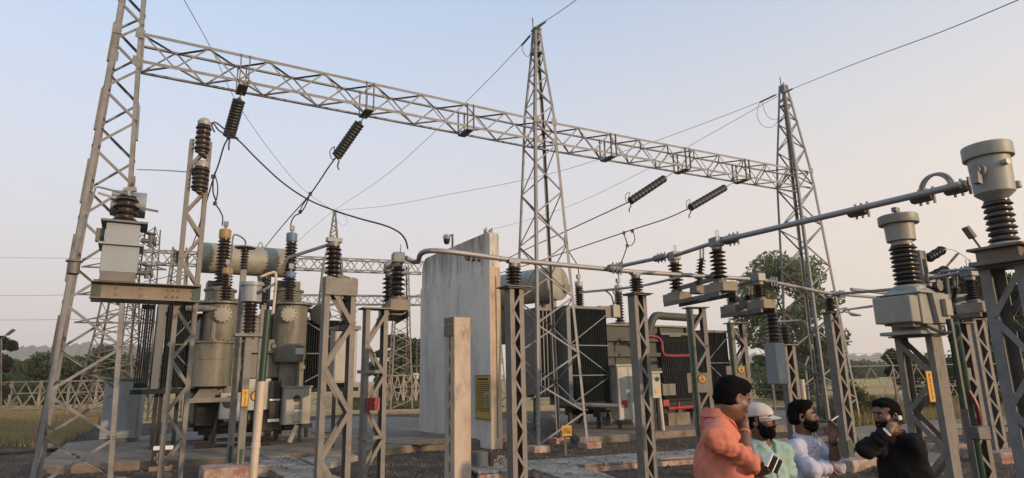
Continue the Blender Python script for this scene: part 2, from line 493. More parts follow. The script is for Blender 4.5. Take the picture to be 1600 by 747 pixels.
# real stones on the gravel, thick where they are near enough to be seen
def stones():
    n = 15000
    y = 10.5 + 19 * rng.random(n) ** 1.6
    x = (rng.random(n) * 2 - 1) * y * 0.84
    x = np.clip(x, -21, 30)
    s = rng.uniform(0.011, 0.032, n) * (0.8 + y / 40)
    base = np.array([(1, 0, 0), (-1, 0, 0), (0, 1, 0), (0, -1, 0), (0, 0, 1), (0, 0, -0.5)], float)
    tri = np.array([(0, 2, 4), (2, 1, 4), (1, 3, 4), (3, 0, 4)])
    v = base[None] * s[:, None, None] * rng.uniform(0.55, 1.45, (n, 6, 3))
    a = rng.uniform(0, 6.28, n)
    ca, sa = np.cos(a)[:, None], np.sin(a)[:, None]
    vx = v[..., 0] * ca - v[..., 1] * sa + x[:, None]
    vy = v[..., 0] * sa + v[..., 1] * ca + y[:, None]
    vz = v[..., 2] * 0.8 + 0.008
    vv = np.stack([vx, vy, vz], -1).reshape(-1, 3)
    ff = (tri[None] + (np.arange(n) * 6)[:, None, None]).reshape(-1, 3)
    me = bpy.data.meshes.new('gravel_stones')
    me.from_pydata(vv.tolist(), [], ff.tolist())
    me.materials.append(M['stone'])
    o = bpy.data.objects.new('gravel_stones', me)
    C.objects.link(o)
    tag(o, 'loose brown gravel stones spread over the switchyard floor', 'gravel', kind='stuff')
stones()

def prism(name, pts, z0, z1, m, bevel=0.02):
    n = len(pts)
    if sum(pts[i][0] * pts[(i + 1) % n][1] - pts[(i + 1) % n][0] * pts[i][1] for i in range(n)) < 0:
        pts = pts[::-1]
    b = MB().add([(p[0], p[1], z0) for p in pts] + [(p[0], p[1], z1) for p in pts],
                 [tuple(range(n - 1, -1, -1)), tuple(range(n, 2 * n))] + [(i, (i + 1) % n, n + (i + 1) % n, n + i) for i in range(n)])
    return struct(b, name, m, bevel=bevel)
def top(px, py, z):
    p = PZ(px, py, z)
    return (p.x, p.y)
prism('transformer_apron', [top(50, 729, .2), top(352, 714, .2), top(560, 704, .2), top(655, 694, .2), top(800, 685, .2), top(800, 655, .2), top(560, 650, .2), top(104, 692, .2)], -0.1, 0.2, 'conc')
prism('transformer_apron', [top(905, 684, .2), top(1090, 671, .2), top(1260, 664, .2), top(1260, 640, .2), top(860, 648, .2)], -0.1, 0.2, 'conc')
prism('fire_wall_apron', [top(560, 690, .23), top(640, 676, .23), top(800, 681, .23), top(655, 694, .23)], 0.201, 0.23, 'conc', 0.01)
# kerbs further back
for a_, b_ in (((466, 652), (650, 643)), ((786, 634), (905, 628)), ((1170, 690), (1600, 668)), ((0, 641), (225, 637)), ((70, 699), (170, 655))):
    p, q = PZ(*a_, 0.1), PZ(*b_, 0.1)
    p.z = q.z = 0.03
    struct(MB().bar(p, q, 0.22, 0.2), 'kerb', 'conc', bevel=0.015)
p, q = PZ(0, 706, 0.1), PZ(225, 690, 0.1)
p.z = q.z = 0.06
single(MB().tube([p, q], 0.06, 8), 'cable_conduit', 'rubber', 'dark conduit lying on the gravel behind the left gantry tower', 'pipe')

# cable trenches with loose cover slabs
def trench(p0, p1, w, label, nslab, lift=0.16):
    p0, p1 = Vector(p0), Vector(p1)
    d = p1 - p0
    L = d.length
    a = math.atan2(d.y, d.x)
    t = thing('cable_trench', label, 'cable trench', (p0.x, p0.y, 0), a)
    for s in (-1, 1):
        part(MB().box(0, L, s * w / 2 - 0.07, s * w / 2 + 0.07, -0.2, lift - 0.055), 'side_wall', 'conc_pink' if s < 0 else 'conc', t, False, 0.008)
    sw = L / nslab
    me = [MB().box(-sw / 2 + g, sw / 2 - g, -w / 2 - 0.05, w / 2 + 0.05, -0.05, 0.0).mesh('cover_slab', 'slab', False, 0.007) for g in (0.006, 0.011, 0.016)]
    hk = MB().tube(spline([(0, -0.07, -0.01), (0, -0.05, 0.035), (0, 0.05, 0.035), (0, 0.07, -0.01)], 5), 0.008, 5).mesh('lifting_hook', 'galv_dark')
    for i in range(nslab):
        o = part(me[random.randrange(3)], 'cover_slab', None, t)
        o.location = ((i + 0.5) * sw, random.uniform(-0.02, 0.02), lift + random.uniform(-0.004, 0.012))
        o.rotation_euler = (random.uniform(-.01, .01), random.uniform(-.012, .012), random.uniform(-.03, .03))
        for s in (-1, 1):
            h = part(hk, 'lifting_hook', None, o)
            h.location = (random.uniform(-.05, .05), s * w * 0.27, 0)
            h.rotation_euler = (0, 0, random.uniform(-.6, .6))
    return t
trench(top(735, 733, .15) + (0,), top(1210, 699, .15) + (0,), 1.0, 'slab covered cable trench running across the gravel before the yellow sign', 17)
trench(top(497, 752, .15) + (0,), top(400, 703, .15) + (0,), 0.75, 'slab covered cable trench beside the white standing pipe', 15)
trench(top(860, 728, .15) + (0,), top(1000, 775, .15) + (0,), 0.8, 'short slab covered trench branching towards the camera', 9)
prism('concrete_pad', [top(470, 716, .12), top(540, 700, .12), top(560, 712, .12), top(500, 728, .12)], -0.1, 0.12, 'slab')
prism('concrete_pad', [top(1440, 648, .15), top(1600, 640, .15), top(1600, 655, .15), top(1430, 668, .15)], -0.1, 0.15, 'conc')
prism('concrete_pad', [top(1330, 668, .1), top(1420, 655, .1), top(1430, 675, .1), top(1345, 694, .1)], -0.1, 0.1, 'conc')
prism('concrete_pad', [top(1335, 718, .1), top(1420, 700, .1), top(1500, 712, .1), top(1400, 740, .1)], -0.1, 0.1, 'conc')

# hills far off
def hill(pts, y, depth):
    """ridge drawn through pixels, standing at distance y"""
    vv, ff = [], []
    ridge = []
    for i in range(len(pts) - 1):
        for k in range(8):
            t = k / 8
            ridge.append((pts[i][0] + (pts[i + 1][0] - pts[i][0]) * t, pts[i][1] + (pts[i + 1][1] - pts[i][1]) * t))
    ridge.append(pts[-1])
    prof = [(0.0, 0.0), (0.25, 0.3), (0.5, 0.62), (0.75, 0.88), (1.0, 1.0), (1.5, 0.5), (2.0, 0.0)]
    for i, (px, py) in enumerate(ridge):
        p = P(px, py, y)
        for (d, h) in prof:
            w = 1 + 0.10 * math.sin(i * 1.3 + d * 9) * (0.2 < d < 1.6) * (d != 1.0)
            vv.append((p.x * (1 + (d - 1) * depth / y), y + (d - 1) * depth, max(-1, (p.z + 3 * math.sin(i * 2.1)) * h * w) - (2 if h == 0 else 0)))
    k = len(prof)
    for i in range(len(ridge) - 1):
        for j in range(k - 1):
            ff.append((i * k + j, (i + 1) * k + j, (i + 1) * k + j + 1, i * k + j + 1))
    struct(MB().add(vv, ff), 'hills', 'hill', smooth=True)
hill([(-420, 600), (-250, 560), (-90, 570), (10, 548), (40, 541), (90, 541), (130, 536), (200, 538), (260, 548), (330, 566), (420, 575), (520, 590)], 1150, 260)
hill([(1030, 590), (1120, 570), (1180, 552), (1220, 556), (1270, 566), (1310, 549), (1345, 556), (1400, 549), (1450, 562), (1560, 552), (1700, 560), (1900, 548), (2100, 580)], 1250, 260)

# ------------------------------------------------------------------ foliage
def leaf_mat(name, c, var=0.5):
    m = mat(name, c, 0.6, 0, var, 1.3, spec=0.25)
    n, l = m.node_tree.nodes, m.node_tree.links
    b = n['Principled BSDF']
    tr_s, mx_ = n.new('ShaderNodeBsdfTranslucent'), n.new('ShaderNodeMixShader')
    l.new(b.inputs['Base Color'].links[0].from_socket, tr_s.inputs['Color'])
    mx_.inputs[0].default_value = 0.5
    l.new(b.outputs[0], mx_.inputs[1])
    l.new(tr_s.outputs[0], mx_.inputs[2])
    l.new(mx_.outputs[0], n['Material Output'].inputs['Surface'])
    return m
M['leaf'] = leaf_mat('mid green foliage', (0.075, 0.105, 0.038))
M['leaf_pale'] = leaf_mat('grey green foliage', (0.175, 0.21, 0.105), 0.35)
M['leaf_dark'] = leaf_mat('dark foliage', (0.035, 0.052, 0.020), 0.5)
M['leaf_olive'] = leaf_mat('olive scrub', (0.085, 0.085, 0.035), 0.5)
M['bark'] = mat('grey brown bark', (0.12, 0.095, 0.07), 0.9, 0, 0.3, 6, bump=0.02, bscale=12)
M['drygrass'] = leaf_mat('dry yellow grass', (0.30, 0.24, 0.115), 0.35)
M['weed'] = leaf_mat('rank green weeds', (0.09, 0.10, 0.035), 0.45)
def crown_mesh(name, blobs, nleaf, size, m, seed):
    """leaves thrown into clumps; each clump an ellipsoid (x, y, z, rx, ry, rz)"""
    g = np.random.default_rng(seed)
    w = np.array([b[3] * b[4] * b[5] for b in blobs]) ** 0.75
    idx = g.choice(len(blobs), nleaf, p=w / w.sum())
    B = np.array(blobs)[idx]
    d = g.normal(size=(nleaf, 3))
    d /= np.linalg.norm(d, axis=1)[:, None]
    r = g.random(nleaf) ** 0.42
    c = B[:, :3] + d * r[:, None] * B[:, 3:6]
    s = size * g.uniform(0.6, 1.4, nleaf)
    a = g.normal(size=(nleaf, 3))
    a /= np.linalg.norm(a, axis=1)[:, None]
    b = np.cross(a, g.normal(size=(nleaf, 3)))
    b /= np.linalg.norm(b, axis=1)[:, None]
    a, b = a * s[:, None], b * (s * 0.55)[:, None]
    v = np.stack([c - a, c - b * 0.9 + a * 0.1, c + a, c + b * 0.9 - a * 0.1], 1).reshape(-1, 3)
    f = (np.arange(nleaf)[:, None] * 4 + np.arange(4)).tolist()
    me = bpy.data.meshes.new(name)
    me.from_pydata(v.tolist(), [], f)
    me.materials.append(M[m])
    return me
def tree(label, px, base_py, y, px_w, top_py, m, nleaf, seed, trunk=0.3, leaf=None, group=None, name='tree', nb=16, low=0.25, z0=None, gap=0.36):
    """px_w, top_py: crown's width and top in the photograph"""
    g = random.Random(seed)
    p = P(px, base_py, y)
    z = 0.0
    Ht = P(px, top_py, y).z - z
    Wd = px_w / FPX * y / 2
    t = thing(name, label, 'tree', (p.x, p.y, z), 0, group)
    blobs, limbs = [], []
    for k in range(nb):
        an = g.uniform(0, 6.28)
        hz = g.uniform(low, 0.93)
        prof = math.sin(min(1, max(0.12, (hz - low) / (1 - low))) ** 0.7 * math.pi * 0.93) * 0.5 + 0.5
        rr = Wd * prof * g.uniform(0.25, 0.80)
        s = Wd * g.uniform(0.24, gap + 0.08)
        blobs.append((rr * math.cos(an), rr * math.sin(an), Ht * hz, s, s, s * g.uniform(0.55, 0.85)))
        limbs.append(blobs[-1][:3])
    blobs.append((0, 0, Ht * 0.90, Wd * gap, Wd * gap, Ht * 0.10))
    tr = MB().tube(spline([(0, 0, -0.1), (Wd * .03, 0, Ht * .2), (-Wd * .05, Wd * .03, Ht * .5), (Wd * .02, 0, Ht * .82)], 4), [trunk * (1 - 0.82 * k / 12) for k in range(13)], 8)
    for q in limbs[:9]:
        z_ = max(0.12 * Ht, q[2] * 0.55)
        tr.tube([(0, 0, z_), (q[0] * .45, q[1] * .45, (z_ + q[2]) / 2 - Ht * .02), q], [trunk * .42, trunk * .25, trunk * .08], 5)
    part(tr, 'trunk', 'bark', t)
    part(crown_mesh('crown', blobs, nleaf, leaf or Wd * 0.075, m, seed), 'crown', None, t)
    return t
tree('tall open crowned eucalyptus standing behind the right gantry tower', 1246, 640, 46, 172, 398, 'leaf_pale', 24000, 11, 0.26, 0.15, nb=52, low=0.02, gap=0.27)
tree('slim leaning sapling with a loose crown left of the open crowned eucalyptus', 1212, 640, 40, 58, 500, 'leaf_pale', 1500, 12, 0.10, 0.15, nb=10, low=0.25, gap=0.4)
tree('large dark tree behind the big current transformer column', 1566, 640, 38, 170, 412, 'leaf_dark', 13000, 13, 0.35, 0.2, nb=38, low=0.06, gap=0.34)
tree('dark bushy tree at the right end of the back fence', 1640, 640, 44, 150, 440, 'leaf_dark', 7000, 14, 0.35, 0.22, nb=26, low=0.1)
tree('small bare stemmed tree by the field fence', 1405, 640, 36, 44, 545, 'leaf_dark', 1500, 15, 0.07, 0.12, nb=9, low=0.4)
tree('round dark tree between the isolator column and the white fire wall', 618, 640, 60, 105, 522, 'leaf', 7000, 16, 0.3, 0.24, nb=26, low=0.08)
tree('dense tree just left of the fire wall', 648, 640, 66, 70, 538, 'leaf_dark', 4500, 17, 0.3, 0.24, nb=20, low=0.05)
tree('broad dark tree behind the fence at the far left tower', 155, 620, 78, 95, 540, 'leaf', 6500, 18, 0.35, 0.3, nb=26, low=0.1)
tree('low olive tree behind the left fence', 95, 620, 74, 110, 556, 'leaf', 6000, 19, 0.3, 0.3, nb=26, low=0.05)
tree('tall tree cut by the left edge of the view', -14, 640, 58, 50, 526, 'leaf_dark', 5000, 20, 0.3, 0.25, nb=22, low=0.1)
tree('rounded tree between the left fence posts', 40, 625, 92, 70, 562, 'leaf', 4000, 21, 0.3, 0.34, nb=18, low=0.05)
tree('dark tree behind the left radiator bank', 232, 620, 84, 70, 552, 'leaf', 4500, 22, 0.3, 0.3, nb=18, low=0.05)
gs = random.Random(5)
for k, (px, w, tp, y) in enumerate([(1100, 60, 560, 190), (1150, 50, 562, 170), (1195, 56, 570, 200), (1345, 60, 566, 170), (1385, 46, 570, 200), (1425, 70, 556, 150), (1470, 66, 558, 165), (1515, 50, 548, 140)]):
    tree(['small far tree on the field edge left of the eucalyptus', 'far round tree showing left of the open eucalyptus', 'far low tree under the open eucalyptus', 'far tree above the black shirted person', 'low far tree right of the black shirted person',
          'dark far tree behind the voltage transformer column', 'far tree between the two yellow marked columns', 'far dark tree left of the dark tree by the current transformer'][k],
         px, 590, y, w, tp, 'leaf', 1300, 40 + k, 0.3, y * 0.0042, 'trees far beyond the field', nb=12, low=0.02)
# unbroken line of wood along the far edge of the fields
def wood(name, label, x0, x1, y, hpx, seed, m):
    g = random.Random(seed)
    bl = []
    px = x0
    while px < x1:
        p = P(px, 590, y)
        h = (P(px, 590 - hpx * g.uniform(.6, 1.15) - 0.02 * (px - 800), y).z)
        h = max(2.0 if y > 50 else 1.2, h)
        s = y * g.uniform(0.010, 0.022)
        bl.append((p.x, y + g.uniform(-8, 8) * min(1, y / 100), h * 0.5, s, s, h * 0.5))
        px += g.uniform(5, 12)
    o = part(crown_mesh(name, bl, len(bl) * 120, y * 0.0042, m, seed), name, None)
    tag(o, label, 'wood', kind='stuff')
wood('far_wood', 'distant belt of trees along the left horizon', -500, 480, 260, 26, 61, 'leaf_dark')
wood('far_wood', 'distant belt of trees along the right horizon', 900, 2000, 300, 14, 62, 'leaf_dark')
wood('hedge', 'dark scrubby thicket behind the right fence', 1436, 1640, 35, 28, 64, 'leaf_dark')
wood('hedge', 'olive hedge growing along the left fence', -60, 240, 76, 26, 63, 'leaf')
def blades(name, label, area, n, h, m, seed, w=0.012):
    g = np.random.default_rng(seed)
    A, B, Cc, D = [np.array(PZ(*q, 0.0)[:2]) for q in area]
    s, t = g.random((n, 1)), g.random((n, 1))
    pos = (A * (1 - s) + B * s) * (1 - t) + (D * (1 - s) + Cc * s) * t
    a = g.uniform(0, 6.28, n)
    hh = h * g.uniform(0.4, 1.25, n)
    dx, dy = np.cos(a), np.sin(a)
    ww = w * (1 + pos[:, 1] / 25)
    lean = g.normal(0, 0.28, (n, 2)) * hh[:, None]
    z0 = np.zeros(n)
    v = np.stack([np.stack([pos[:, 0] - dx * ww, pos[:, 1] - dy * ww, z0], 1), np.stack([pos[:, 0] + dx * ww, pos[:, 1] + dy * ww, z0], 1),
                  np.stack([pos[:, 0] + lean[:, 0], pos[:, 1] + lean[:, 1], hh], 1)], 1).reshape(-1, 3)
    me = bpy.data.meshes.new(name)
    me.from_pydata(v.tolist(), [], (np.arange(n)[:, None] * 3 + np.arange(3)).tolist())
    me.materials.append(M[m])
    o = bpy.data.objects.new(name, me)
    C.objects.link(o)
    tag(o, label, 'grass', kind='stuff')
blades('dry_grass', 'tall dry yellow grass inside the left fence', [(-80, 698), (95, 698), (190, 650), (-80, 648)], 16000, 0.42, 'drygrass', 71)
blades('green_grass', 'short green grass beyond the fire wall', [(540, 641), (655, 639), (655, 624), (540, 624)], 9000, 0.28, 'weed', 72)
blades('dry_weeds', 'rank weeds along the right fence', [(1320, 672), (1600, 655), (1600, 632), (1320, 640)], 14000, 0.55, 'drygrass', 73)
blades('green_weeds', 'green weeds at the foot of the right fence', [(1290, 668), (1400, 662), (1400, 640), (1290, 640)], 4000, 0.75, 'weed', 74)
blades('weed_tufts', 'thin dry weeds growing through the yard gravel', [(560, 740), (1180, 735), (1080, 684), (600, 706)], 450, 0.09, 'drygrass', 75, .006)
blades('weed_tufts', 'thin dry weeds on the gravel at lower right', [(1330, 745), (1600, 745), (1600, 672), (1330, 690)], 500, 0.10, 'drygrass', 76, .006)
def bush(label, px, py, y, w, h, m, seed, n=1200):
    g = random.Random(seed)
    p = P(px, py, y)
    Wd, Hh = w / FPX * y / 2, h / FPX * y
    bl = [(g.uniform(-.6, .6) * Wd, g.uniform(-.6, .6) * Wd, Hh * g.uniform(.3, .8), Wd * .4, Wd * .4, Hh * .25) for _ in range(9)]
    t = thing('bush', label, 'bush', (p.x, p.y, 0))
    st = MB()
    for q in bl:
        st.tube([(0, 0, 0), (q[0] * .6, q[1] * .6, q[2] * .6), q[:3]], [.02, .015, .006], 4)
    part(st, 'stem', 'bark', t)
    part(crown_mesh('foliage', bl, n, 0.07, m, seed), 'foliage', None, t)
bush('straggly green bush at the fence post behind the black shirted person', 1338, 650, 24, 66, 66, 'weed', 81)
bush('dry brown bush in front of the dark tree', 1560, 640, 27, 70, 40, 'leaf_olive', 82)
bush('low scrubby bush left of the fence gap', 1455, 645, 26, 60, 36, 'leaf_olive', 83)

# ------------------------------------------------------------------ fences
M['fence'] = mat('pale fence steel', (0.26, 0.24, 0.20), 0.7, 0, 0.2, 5, (0.20, 0.13, 0.08), 0.4)
M['fence_dark'] = mat('dull fence steel', (0.17, 0.165, 0.15), 0.7, 0, 0.2, 5, (0.14, 0.09, 0.06), 0.4)
def fence(label, p0, p1, n, h, m, wires=0, brace=True, arm=False, w=0.09):
    p0, p1 = Vector(p0), Vector(p1)
    d = p1 - p0
    L, a = d.length, math.atan2(d.y, d.x)
    t = thing('fence', label, 'fence', (p0.x, p0.y, 0), a)
    s = L / n
    pm = MB().box(-w / 2, w / 2, -w / 2, w / 2, -0.1, h).mesh('post', m, False)
    if arm:
        pm = MB().box(-w / 2, w / 2, -w / 2, w / 2, -0.1, h).bar((0, 0, h), (0, 0.28, h + 0.4), w * .8, w * .8).mesh('post', m, False)
    for i in range(n + 1):
        o = part(pm, 'post', None, t)
        o.location = (i * s, 0, 0)
    for i in range(n):
        if brace:
            k = s / 2
            for j, (x0, z0, x1, z1) in enumerate(((0, .15, k, h * .93), (k, h * .93, s, .15), (0, h * .93, k, .15), (k, .15, s, h * .93))):
                angle_piece('brace', (i * s + x0, -w * .6 - 0.015 * (j % 2), z0), (i * s + x1, -w * .6 - 0.015 * (j % 2), z1), w * .55, t, m, flat=True)
        for z in ((.12, h * .55, h * .96) if brace else (h * .98, h * .5)):
            angle_piece('rail', (i * s, w * .3, z), (i * s + s, w * .3, z), w * .6, t, m, flat=True)
    if wires:
        b = MB()
        for k in range(wires):
            z = h * (0.08 + 0.9 * k / wires) if not arm else (h + 0.1 + 0.12 * (k - wires + 4) if k > wires - 4 else h * (0.1 + 0.85 * k / wires))
            yo = 0.0 if z <= h else (z - h) * .7
            b.tube([(0, yo, z), (L, yo, z)], 0.006, 4)
        part(b, 'wire_strand', m, t)
    return t
def gp(px, py):
    q = PZ(px, py, 0)
    return (q.x, q.y, 0)
fence('pale cross braced fence behind the left gantry tower', gp(-135, 644), gp(232, 633), 8, 2.55, 'fence', 0, w=0.20)
fence('pale cross braced fence between the isolator column and the fire wall', gp(590, 632), gp(668, 629), 4, 2.4, 'fence', 0, w=0.16)
fence('dull back fence with barbed wire arms behind the group of people', gp(1120, 640), gp(1330, 652), 4, 2.2, 'fence_dark', 14, False, True, w=0.08)
fence('dull braced fence along the field at far right', gp(1332, 652), gp(1680, 640), 5, 2.2, 'fence_dark', 14, True, True, w=0.07)
# ================================================================== FIRE WALL
def fire_wall():
    th = 0.36
    pr, pl = PZ(768, 689, 0.23), PZ(655, 672, 0.23)
    d = Vector((pl.x - pr.x, pl.y - pr.y, 0))
    L, a = d.length, math.atan2(d.y, d.x)
    pr = pr - Vector((-math.sin(a), math.cos(a), 0)) * th
    F = Frame((pr.x, pr.y, 0), a)
    t = thing('fire_wall', 'tall stained whitewashed concrete fire wall between the transformers', 'wall', F.o, a)
    zt = P(775, 363, pr.y).z
    zj = zt - 1.05
    # the lower, slightly longer part; the upper part set in, with rounded corners
    part(MB().box(0, L + 0.02, 0, th, 0.0, zj), 'lower_wall', 'wallpaint', t, False, 0.012)
    prof = [(0.0, zj)]
    r = 0.42
    prof = [(0.012, zj), (L - 0.05, zj)]
    for k in range(9):
        an = math.pi / 2 * k / 8
        prof.append((L - 0.05 - r + r * math.cos(an), zt - r + r * math.sin(an)))
    for k in range(9):
        an = math.pi / 2 + math.pi / 2 * k / 8
        prof.append((0.012 + 0.16 + 0.16 * math.cos(an), zt - .16 + .16 * math.sin(an)))
    n = len(prof)
    b = MB().add([(x, 0.022, z) for x, z in prof] + [(x, th - 0.022, z) for x, z in prof],
                 [tuple(range(n)), tuple(range(2 * n - 1, n - 1, -1))] + [(i, n + i, n + (i + 1) % n, (i + 1) % n) for i in range(n)])
    part(b, 'upper_wall', 'wallpaint', t, True)
    part(MB().box(-.006, -.001, .012, th - .02, .02, zj - .01), 'sunlit_end_skin', 'sunlit_end', t, False)  # thin skin on the wall's end, coloured with the sun's warm tone
    part(MB().tube([(-0.018, th * .45, .3), (-0.018, th * .45, zj - .3)], 0.012, 5), 'conduit', 'galv_old', t)
    return F, L, zt, th, t
m = mat('stained whitewash', (0.62, 0.59, 0.54), 0.9, 0, 0.08, 1.2, (0.40, 0.39, 0.37), 0.35, 0.35, bump=0.006, bscale=18, stain2=(0.25, 0.24, 0.22), amount2=0.05, sscale=1.1)
# mould that runs down from the top: streaks, thickest near the coping
n_, l_ = m.node_tree.nodes, m.node_tree.links
bs = n_['Principled BSDF']
prev = bs.inputs['Base Color'].links[0].from_socket
geo = n_.new('ShaderNodeNewGeometry')
sx = n_.new('ShaderNodeSeparateXYZ')
l_.new(geo.outputs['Position'], sx.inputs[0])
mp_ = n_.new('ShaderNodeMapping')
mp_.inputs['Scale'].default_value = (1, 1, 0.16)
l_.new(geo.outputs['Position'], mp_.inputs['Vector'])
nz_ = n_.new('ShaderNodeTexNoise')
nz_.inputs['Scale'].default_value = 3.4
nz_.inputs['Detail'].default_value = 9
nz_.inputs['Roughness'].default_value = 0.75
l_.new(mp_.outputs[0], nz_.inputs['Vector'])
hr = n_.new('ShaderNodeMapRange')
hr.inputs['From Min'].default_value, hr.inputs['From Max'].default_value = 3.2, 6.8
hr.inputs['To Min'].default_value, hr.inputs['To Max'].default_value = -0.22, 0.22
l_.new(sx.outputs['Z'], hr.inputs['Value'])
ad = n_.new('ShaderNodeMath')
l_.new(nz_.outputs[0], ad.inputs[0])
l_.new(hr.outputs[0], ad.inputs[1])
cr = n_.new('ShaderNodeMapRange')
cr.inputs['From Min'].default_value, cr.inputs['From Max'].default_value = 0.50, 0.72
cr.inputs['To Max'].default_value = 0.75
l_.new(ad.outputs[0], cr.inputs['Value'])
mm = n_.new('ShaderNodeMix')
mm.data_type = 'RGBA'
mm.inputs['B'].default_value = (0.085, 0.078, 0.066, 1)
l_.new(prev, mm.inputs['A'])
l_.new(cr.outputs[0], mm.inputs['Factor'])
l_.new(mm.outputs['Result'], bs.inputs['Base Color'])
M['wallpaint'] = m
M['sunlit_end'] = mat('sunlit tan wall end', (0.46, 0.36, 0.255), 0.9, 0, 0.12, 3, (0.33, 0.25, 0.17), 0.4, 0.4, bump=.006, bscale=18, stain2=(0.17, 0.14, 0.10), amount2=.12)  # warm sunlight on the wall's end is put into this tan colour
WF, WL, WZ, WT, wall = fire_wall()
def notice():
    # hangs on the big face of the wall (local y = th side faces left-front)
    o0 = WF.W((0, WT + 0.012, 0))
    F = Frame(o0, WF.a + math.pi)
    a_, b_ = F.L(744, 588), F.L(767, 655)
    w, h = abs(b_.x - a_.x), a_.z - b_.z
    c = F.W(((a_.x + b_.x) / 2, 0, (a_.z + b_.z) / 2))
    t = thing('notice_board', 'yellow printed notice board fixed on the pale fire wall', 'sign', c, F.a)
    part(MB().box(-w / 2, w / 2, -0.012, 0.010, -h / 2, h / 2), 'plate', 'yellow', t, False, 0.003)
    part(MB().box(-w / 2 - .025, w / 2 + .025, -0.02, 0.008, h / 2, h / 2 + .03).box(-w / 2 - .025, w / 2 + .025, -0.02, 0.008, -h / 2 - .03, -h / 2)
         .box(-w / 2 - .025, -w / 2, -0.02, 0.008, -h / 2, h / 2).box(w / 2, w / 2 + .025, -0.02, 0.008, -h / 2, h / 2), 'frame', 'galv_old', t, False)
    g = random.Random(3)
    b = MB()
    b.box(-w * .38, w * .38, -.0145, -.012, h * .405, h * .45)
    for k in range(15):                       # rows of print too small to read
        z = h * (.34 - .048 * k)
        x = -w * .42
        end = w * (.44 if k < 5 or k > 12 else .02 + g.uniform(0, .12))
        while x < end:
            l = w * g.uniform(.05, .17)
            b.box(x, min(x + l, end), -.0145, -.012, z, z + h * .024)
            x += l + w * .03
    part(b, 'print', 'black', t, False)
    part(MB().box(w * .16, w * .42, -.0145, -.012, -h * .26, h * .06), 'picture', 'rusty', t, False)
notice()

# ================================================================== GANTRY
ZB = 9.25
GA = R(26.8)
def lattice_tower(name, label, c, a, segs, m, leg_w, br_w, step=0.62, group=None, detail=True, cat='tower', yk=1.0, ladder=False):
    """segs: (z, half width) list from the ground up; four legs, zigzag bracing on each face"""
    t = thing(name, label, cat, (c[0], c[1], 0), a, group)
    cs = ((-1, -1), (1, -1), (1, 1), (-1, 1))
    def hw(z):
        for (z0, h0), (z1, h1) in zip(segs, segs[1:]):
            if z <= z1:
                return h0 + (h1 - h0) * (z - z0) / (z1 - z0)
        return segs[-1][1]
    pt = lambda k, z: Vector((cs[k][0] * hw(z), cs[k][1] * hw(z) * yk, z))
    legs, brs = MB(), MB()
    for k in range(4):
        for i in range(len(segs) - 1):
            p, q = pt(k, segs[i][0]), pt(k, segs[i + 1][0])
            sx_, sy_ = cs[k]
            lw = leg_w
            b = MB() if detail else legs
            tt = lw * .14
            # rolled angle: two thin flats meeting at the outer corner
            for (dx, dy) in ((1, 0), (0, 1)):
                ex, ey = -sx_ * lw * dx, -sy_ * lw * dy
                ix, iy = -sx_ * tt * (1 - dx), -sy_ * tt * (1 - dy)
                ring = lambda o_: [o_, o_ + Vector((ex or ix, 0, 0)), o_ + Vector((ex or ix, ey or iy, 0)), o_ + Vector((0, ey or iy, 0))]
                b.hexa(ring(p) + ring(q))
            if detail:
                part(b, 'leg', m, t, False)
    zs = [segs[0][0] + 0.05]
    while zs[-1] < segs[-1][0] - 0.25:
        zs.append(zs[-1] + max(0.33, min(step, 2.1 * hw(zs[-1]) * step)))
    zs[-1] = segs[-1][0] - 0.05
    for f in range(4):
        k0, k1 = f, (f + 1) % 4
        nr = Vector(((cs[k0][0] + cs[k1][0]) / 2, (cs[k0][1] + cs[k1][1]) / 2, 0))
        for i in range(len(zs) - 1):
            ka, kb = (k0, k1) if (i + f) % 2 == 0 else (k1, k0)
            p, q = pt(ka, zs[i]), pt(kb, zs[i + 1])
            off = -nr * 0.012
            if detail:
                angle_piece('brace', p + off, q + off, br_w, t, m, nr)
            else:
                brs.bar(p, q, br_w, br_w * .35, nr)
    if not detail:
        part(legs, 'leg_frame', m, t, False)
        part(brs, 'bracing', m, t, False)
    return t
TL, TC, TR = Vector((-8.56, 12.8, 0)), Vector((0.92, 18.3, 0)), Vector((11.15, 23.6, 0))
tl = lattice_tower('gantry_tower', 'large near lattice gantry tower at the left, cut by the top of the view', TL, R(31.7), [(0.02, 0.66), (ZB, 0.287), (12.5, 0.20)], 'galv', 0.10, 0.052, 0.86, 'gantry towers carrying the lattice beam')
tc = lattice_tower('gantry_tower', 'middle lattice gantry tower with spiked top, beside the fire wall', TC, GA, [(0.1, 0.80), (ZB - .4, 0.40), (ZB + .6, 0.36), (11.6, 0.20), (12.9, 0.10)], 'galv', 0.085, 0.042, 0.80, 'gantry towers carrying the lattice beam')
tr_ = lattice_tower('gantry_tower', 'far right lattice gantry tower in front of the eucalyptus', TR, GA, [(0.1, 0.86), (ZB - .4, 0.50), (ZB + .6, 0.44), (12.0, 0.24), (13.3, 0.12)], 'galv', 0.095, 0.045, 0.80, 'gantry towers carrying the lattice beam')
for t_, z_ in ((tc, 12.9), (tr_, 13.3)):
    part(MB().bar((-.1, 0, z_ - .5), (-.13, 0, z_ + .35), .03, .03).bar((.1, .05, z_ - .3), (.1, .05, z_ + .18), .03, .03), 'spike', 'galv_dark', t_, False)
    part(MB().box(-.16, .16, -.16, .16, z_ - .9, z_ - .86).box(-.13, .13, -.13, .13, z_ - .08, z_ - .03), 'collar', 'galv', t_, False)
